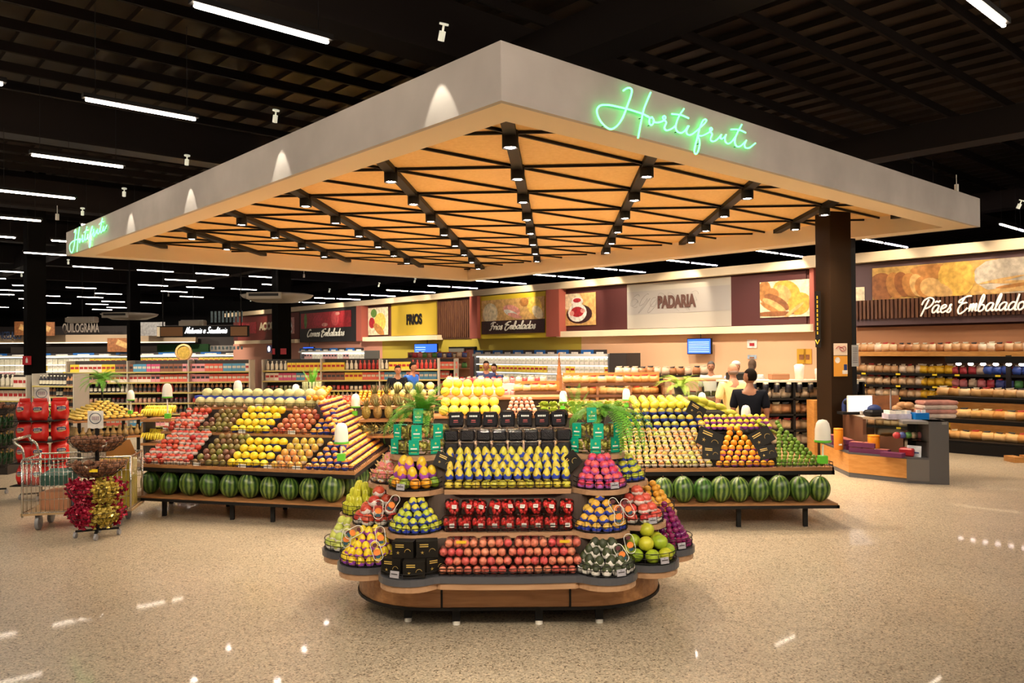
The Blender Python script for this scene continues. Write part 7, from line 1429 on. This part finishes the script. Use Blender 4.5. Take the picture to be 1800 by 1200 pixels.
for k in range(8): mb.ell((rnd(-.14, .14), rnd(-.08, .08), .06+.05*(k % 3)), (.09, .07, .055), 9, 6)
single('bread_pile', 'bread bags', 'pile of bagged brown bread on the counter, right of the partition', mb, M['bread_bag_0'], Vector((6.22, 12.75, .895)))
for l in range(4): mb = MB(); mb.box((0, 0, .033), (.52, .3, .062), bev=.02); single('packed_parcel', 'parcel', 'flat whitish parcel in the stack at the right end of the counter', mb, [c_('parcel%d' % (l % 2), *((.62, .50, .42), (.50, .22, .18))[l % 2])], Vector((6.42+.01*l, 12.25, .895+.066*l)), 0, 'stacked parcels')
# ---------------------------------------------------------------- people
SKIN = mat('skin', (.42, .20, .12), .5); SKIN2 = mat('skin_tan', (.30, .13, .07), .5); HAIRB = mat('hair_black', (.008, .005, .004), .8, spec=.08)
def skinmesh(name, joints, edges, m_, parent, root=0, sub=2):
    me = bpy.data.meshes.new(name); me.from_pydata([j[:3] for j in joints], edges, []); me.update(); me.materials.append(m_)
    o = bpy.data.objects.new(name, me); COL.objects.link(o); o.parent = parent
    md = o.modifiers.new('skin', 'SKIN'); md.use_smooth_shade = True
    for i, v in enumerate(me.skin_vertices[0].data): r = joints[i][3]; v.radius = r if hasattr(r, '__len__') else (r, r); v.use_root = (i == root)
    ss = o.modifiers.new('sub', 'SUBSURF'); ss.levels = ss.render_levels = sub
    return o
def person(loc, rz, H_, label, shirt, trousers, hair=HAIRB, skin=SKIN, cap=None, bald=False, lean=0, armpose=None, female=False, look=0, apron=None):
    g = empty('person', label, 'person', loc, rz); k = H_/1.75
    def J(x, y, z, r): return (x*k, (y-lean*max(0, z-.95))*k, z*k, (r[0]*k, r[1]*k) if hasattr(r, '__len__') else r*k)
    ap = armpose or {}
    L_, R2 = ap.get('L', [(.20, .02, 1.42), (.25, .03, 1.14), (.24, -.06, .90)]), ap.get('R', [(-.20, .02, 1.42), (-.25, .03, 1.14), (-.24, -.06, .90)])
    body = [J(0, 0, .95, (.15, .11)), J(0, 0, 1.15, (.135, .10)), J(0, 0, 1.36, (.165, .105)), J(0, 0, 1.47, (.07, .07)), J(0, -.01, 1.53, .055), J(0, -.015, 1.58, .05)]
    ed = [(0, 1), (1, 2), (2, 3), (3, 4), (4, 5)]
    for s, arm in ((1, L_), (-1, R2)):
        n = len(body); body += [J(*arm[0], .058), J(*arm[1], .042), J(*arm[2], .029)]; ed += [(2, n), (n, n+1), (n+1, n+2)]
        w_ = Vector(arm[2]); d = (w_-Vector(arm[1])).normalized(); sx = Vector((1, 0, 0)); pm_ = w_+d*.07; n2 = len(body); body.append(J(*pm_, (.034, .018))); ed.append((n+2, n2))
        for f_ in range(4):
            o_ = Vector((.0, (-.027+.018*f_), 0)); t1 = pm_+d*.045+o_*1.1; t2 = t1+d*.035+Vector((-.012*s, 0, -.004)); n3 = len(body); body += [J(*t1, .0095), J(*t2, .0075)]; ed += [(n2, n3), (n3, n3+1)]
        t1 = w_+d*.05+Vector((-.01*s, -.04, 0)); n3 = len(body); body += [J(*t1, .011), J(*(t1+d*.03), .009)]; ed += [(n+2, n3), (n3, n3+1)]
    for s in (1, -1):
        n = len(body); body += [J(.095*s, 0, .86, .088), J(.105*s, -.005, .48, .058), J(.11*s, .02, .09, .038), J(.115*s, -.10, .04, .038), J(.12*s, -.16, .035, .03)]; ed += [(0, n), (n, n+1), (n+1, n+2), (n+2, n+3), (n+3, n+4)]
    bo_ = skinmesh('body', body, ed, skin, g)
    hd = MB(); hr = look; e = Euler((0, 0, hr)).to_matrix(); hc = Vector((0, -.02-lean*.68, 1.655))*k
    hd.ell(hc, (.076*k, .092*k, .112*k), 18, 14, 0, e, lambda a, t: 1-.10*max(0, -sin(t))*(1 if sin(a) > 0 else .4))
    hd.ell(hc+e @ Vector((0, -.092*k, -.012*k)), (.012*k, .020*k, .022*k), 8, 6)
    for s in (1, -1): hd.ell(hc+e @ Vector((.075*s*k, .008*k, -.01*k)), (.010*k, .018*k, .028*k), 8, 6); hd.ell(hc+e @ Vector((.028*s*k, -.083*k, .012*k)), (.013*k, .008*k, .008*k), 8, 6, 1)
    hd.ell(hc+e @ Vector((0, -.083*k, -.055*k)), (.022*k, .008*k, .007*k), 8, 5, 2)
    hd.cyl(Vector((0, -.01-lean*.55, 1.50))*k, hc+Vector((0, 0, -.06*k)), .052*k, 12, 0, .047*k, False)
    hd.build('head', [skin, mat('eye_dark', (.05, .03, .02), .3), mat('lips', (.35, .10, .08), .5)], g)
    if not bald or cap:
        hm_ = MB(); m_ = cap or hair
        hm_.ell(hc+e @ Vector((0, .012*k, .022*k)), (.086*k, .100*k, .112*k), 18, 14, 0, e, lambda a, t: 1.0 if (sin(t) > .42 or (sin(a) > -.25 and sin(t) > -.70)) else .55)
        if cap: hm_.ell(hc+e @ Vector((0, .01*k, .075*k)), (.09*k, .10*k, .06*k), 16, 8)
        if female: hm_.ell(hc+e @ Vector((0, .075*k, -.10*k)), (.07*k, .05*k, .16*k), 14, 10)
        hm_.build('cap' if cap else 'hair', m_, g)
    else:
        hm_ = MB(); hm_.ell(hc+e @ Vector((0, .02*k, -.03*k)), (.078*k, .088*k, .05*k), 16, 8, 0, e); hm_.build('hair', mat('hair_grey', (.20, .13, .10), .7), g)
    sh = [J(0, 0, .90, (.172, .135)), J(0, 0, 1.12, (.160, .125)), J(0, 0, 1.36, (.185, .125)), J(0, 0, 1.455, (.095, .085))]; se = [(0, 1), (1, 2), (2, 3)]
    for arm in (L_, R2): n = len(sh); a, b = Vector(arm[0]), Vector(arm[1]); sh += [J(*a, .078), J(*(a.lerp(b, .85)), .068)]; se += [(2, n), (n, n+1)]
    skinmesh('shirt', sh, se, shirt, g)
    tr_ = [J(0, 0, .93, (.155, .125)), J(0, 0, .86, (.14, .12))]; te = [(0, 1)]
    for s in (1, -1): n = len(tr_); tr_ += [J(.095*s, 0, .78, .098), J(.105*s, -.005, .48, .075), J(.11*s, .015, .12, .062)]; te += [(1, n), (n, n+1), (n+1, n+2)]
    skinmesh('trousers', tr_, te, trousers, g)
    for s in (1, -1): mb = MB(); mb.ell(Vector((.115*s, -.07, .045))*k, (.05*k, .13*k, .045*k), 12, 8); mb.build('shoe', BLK, g)
    if apron: mb = MB(); mb.box(Vector((0, -.14, 1.0))*k, (.34*k, .02*k, .6*k), bev=.01); mb.build('apron', apron, g)
    return g
YSH = mat('shirt_yellow', (.80, .62, .26), .7); BSH = mat('shirt_black', (.006, .007, .012), .85, spec=.1); TRD = mat('trousers_dark', (.01, .01, .014), .7); WSH = mat('shirt_white', (.72, .70, .68), .7); BLS = mat('shirt_blue', (.01, .10, .50), .7); WCP = mat('cap_white', (.72, .74, .76), .6); NVS = mat('shirt_navy', (.01, .02, .10), .7)
person((3.46, 12.6, 0), pi+.15, 1.72, 'bald man in a pale yellow short-sleeved shirt seen from behind, at the right', YSH, TRD, bald=True, armpose={'R': [(-.20, .02, 1.42), (-.27, .0, 1.15), (-.20, -.22, 1.05)], 'L': [(.20, .02, 1.42), (.28, .03, 1.14), (.26, -.06, .92)]})
person((3.30, 11.2, 0), pi-.35, 1.66, 'young man in a black shirt with short black hair in profile, looking left', BSH, TRD, skin=SKIN2, look=1.15, armpose={'L': [(.20, .0, 1.42), (.24, .04, 1.14), (.22, -.18, 1.02)], 'R': [(-.20, .0, 1.42), (-.24, .05, 1.14), (-.22, -.18, 1.0)]}, lean=.04)
person((4.50, 16.2, 0), .2, 1.68, 'bakery worker with a white cap and pale blue top behind the man in yellow', mat('top_palblue', (.35, .45, .70), .7), TRD, cap=WCP)
person((4.92, 16.5, 0), pi-.6, 1.70, 'woman with long brown hair and a white top behind the man in black', WSH, TRD, hair=mat('hair_brown', (.10, .06, .04), .7), female=True)
person((4.25, 17.2, 0), -.3, 1.66, 'bakery worker in white with grey hair left of the man in yellow', WSH, TRD, hair=mat('hair_greydark', (.12, .11, .11), .7))
person((-2.40, 18.9, 0), R_(60), 1.66, 'man in a bright blue shirt bending his head, in front of the mustard wall', BLS, TRD, skin=SKIN2, lean=.12)
person((-2.66, 18.6, 0), R_(20), 1.60, 'person in a black top right beside the man in the blue shirt', BSH, TRD, skin=SKIN2, hair=HAIRB, lean=.1)
person((-.66, 20.3, 0), .1, 1.66, 'worker in a navy top with dark hair in front of the white fridge', NVS, TRD, skin=SKIN2, lean=.08)
person((-.40, 20.6, 0), -.5, 1.58, 'second worker with dark hair bowed beside the one in navy', NVS, TRD, skin=SKIN2, lean=.2)
mb = MB(); mb.lathe([(.11, 0), (.07, .25), (.035, .6), (.012, .85), (.02, .9), (0, .92)], 12); tag(mb.build('wooden_cone', c_('conewood', .40, .16, .05), None, ad(983, 662, 17.8)-Vector((0, 0, .0))), 'tall slim brown cone ornament in front of the white fridge', 'ornament'); bpy.data.objects['wooden_cone'].location.z = .98
mb = MB(); mb.cyl((0, 0, 0), (0, 0, .98), .10, 12); tag(mb.build('pedestal', BRN, None, (bpy.data.objects['wooden_cone'].location.x, 17.8, 0)), 'round pedestal under the tall cone ornament', 'pedestal')
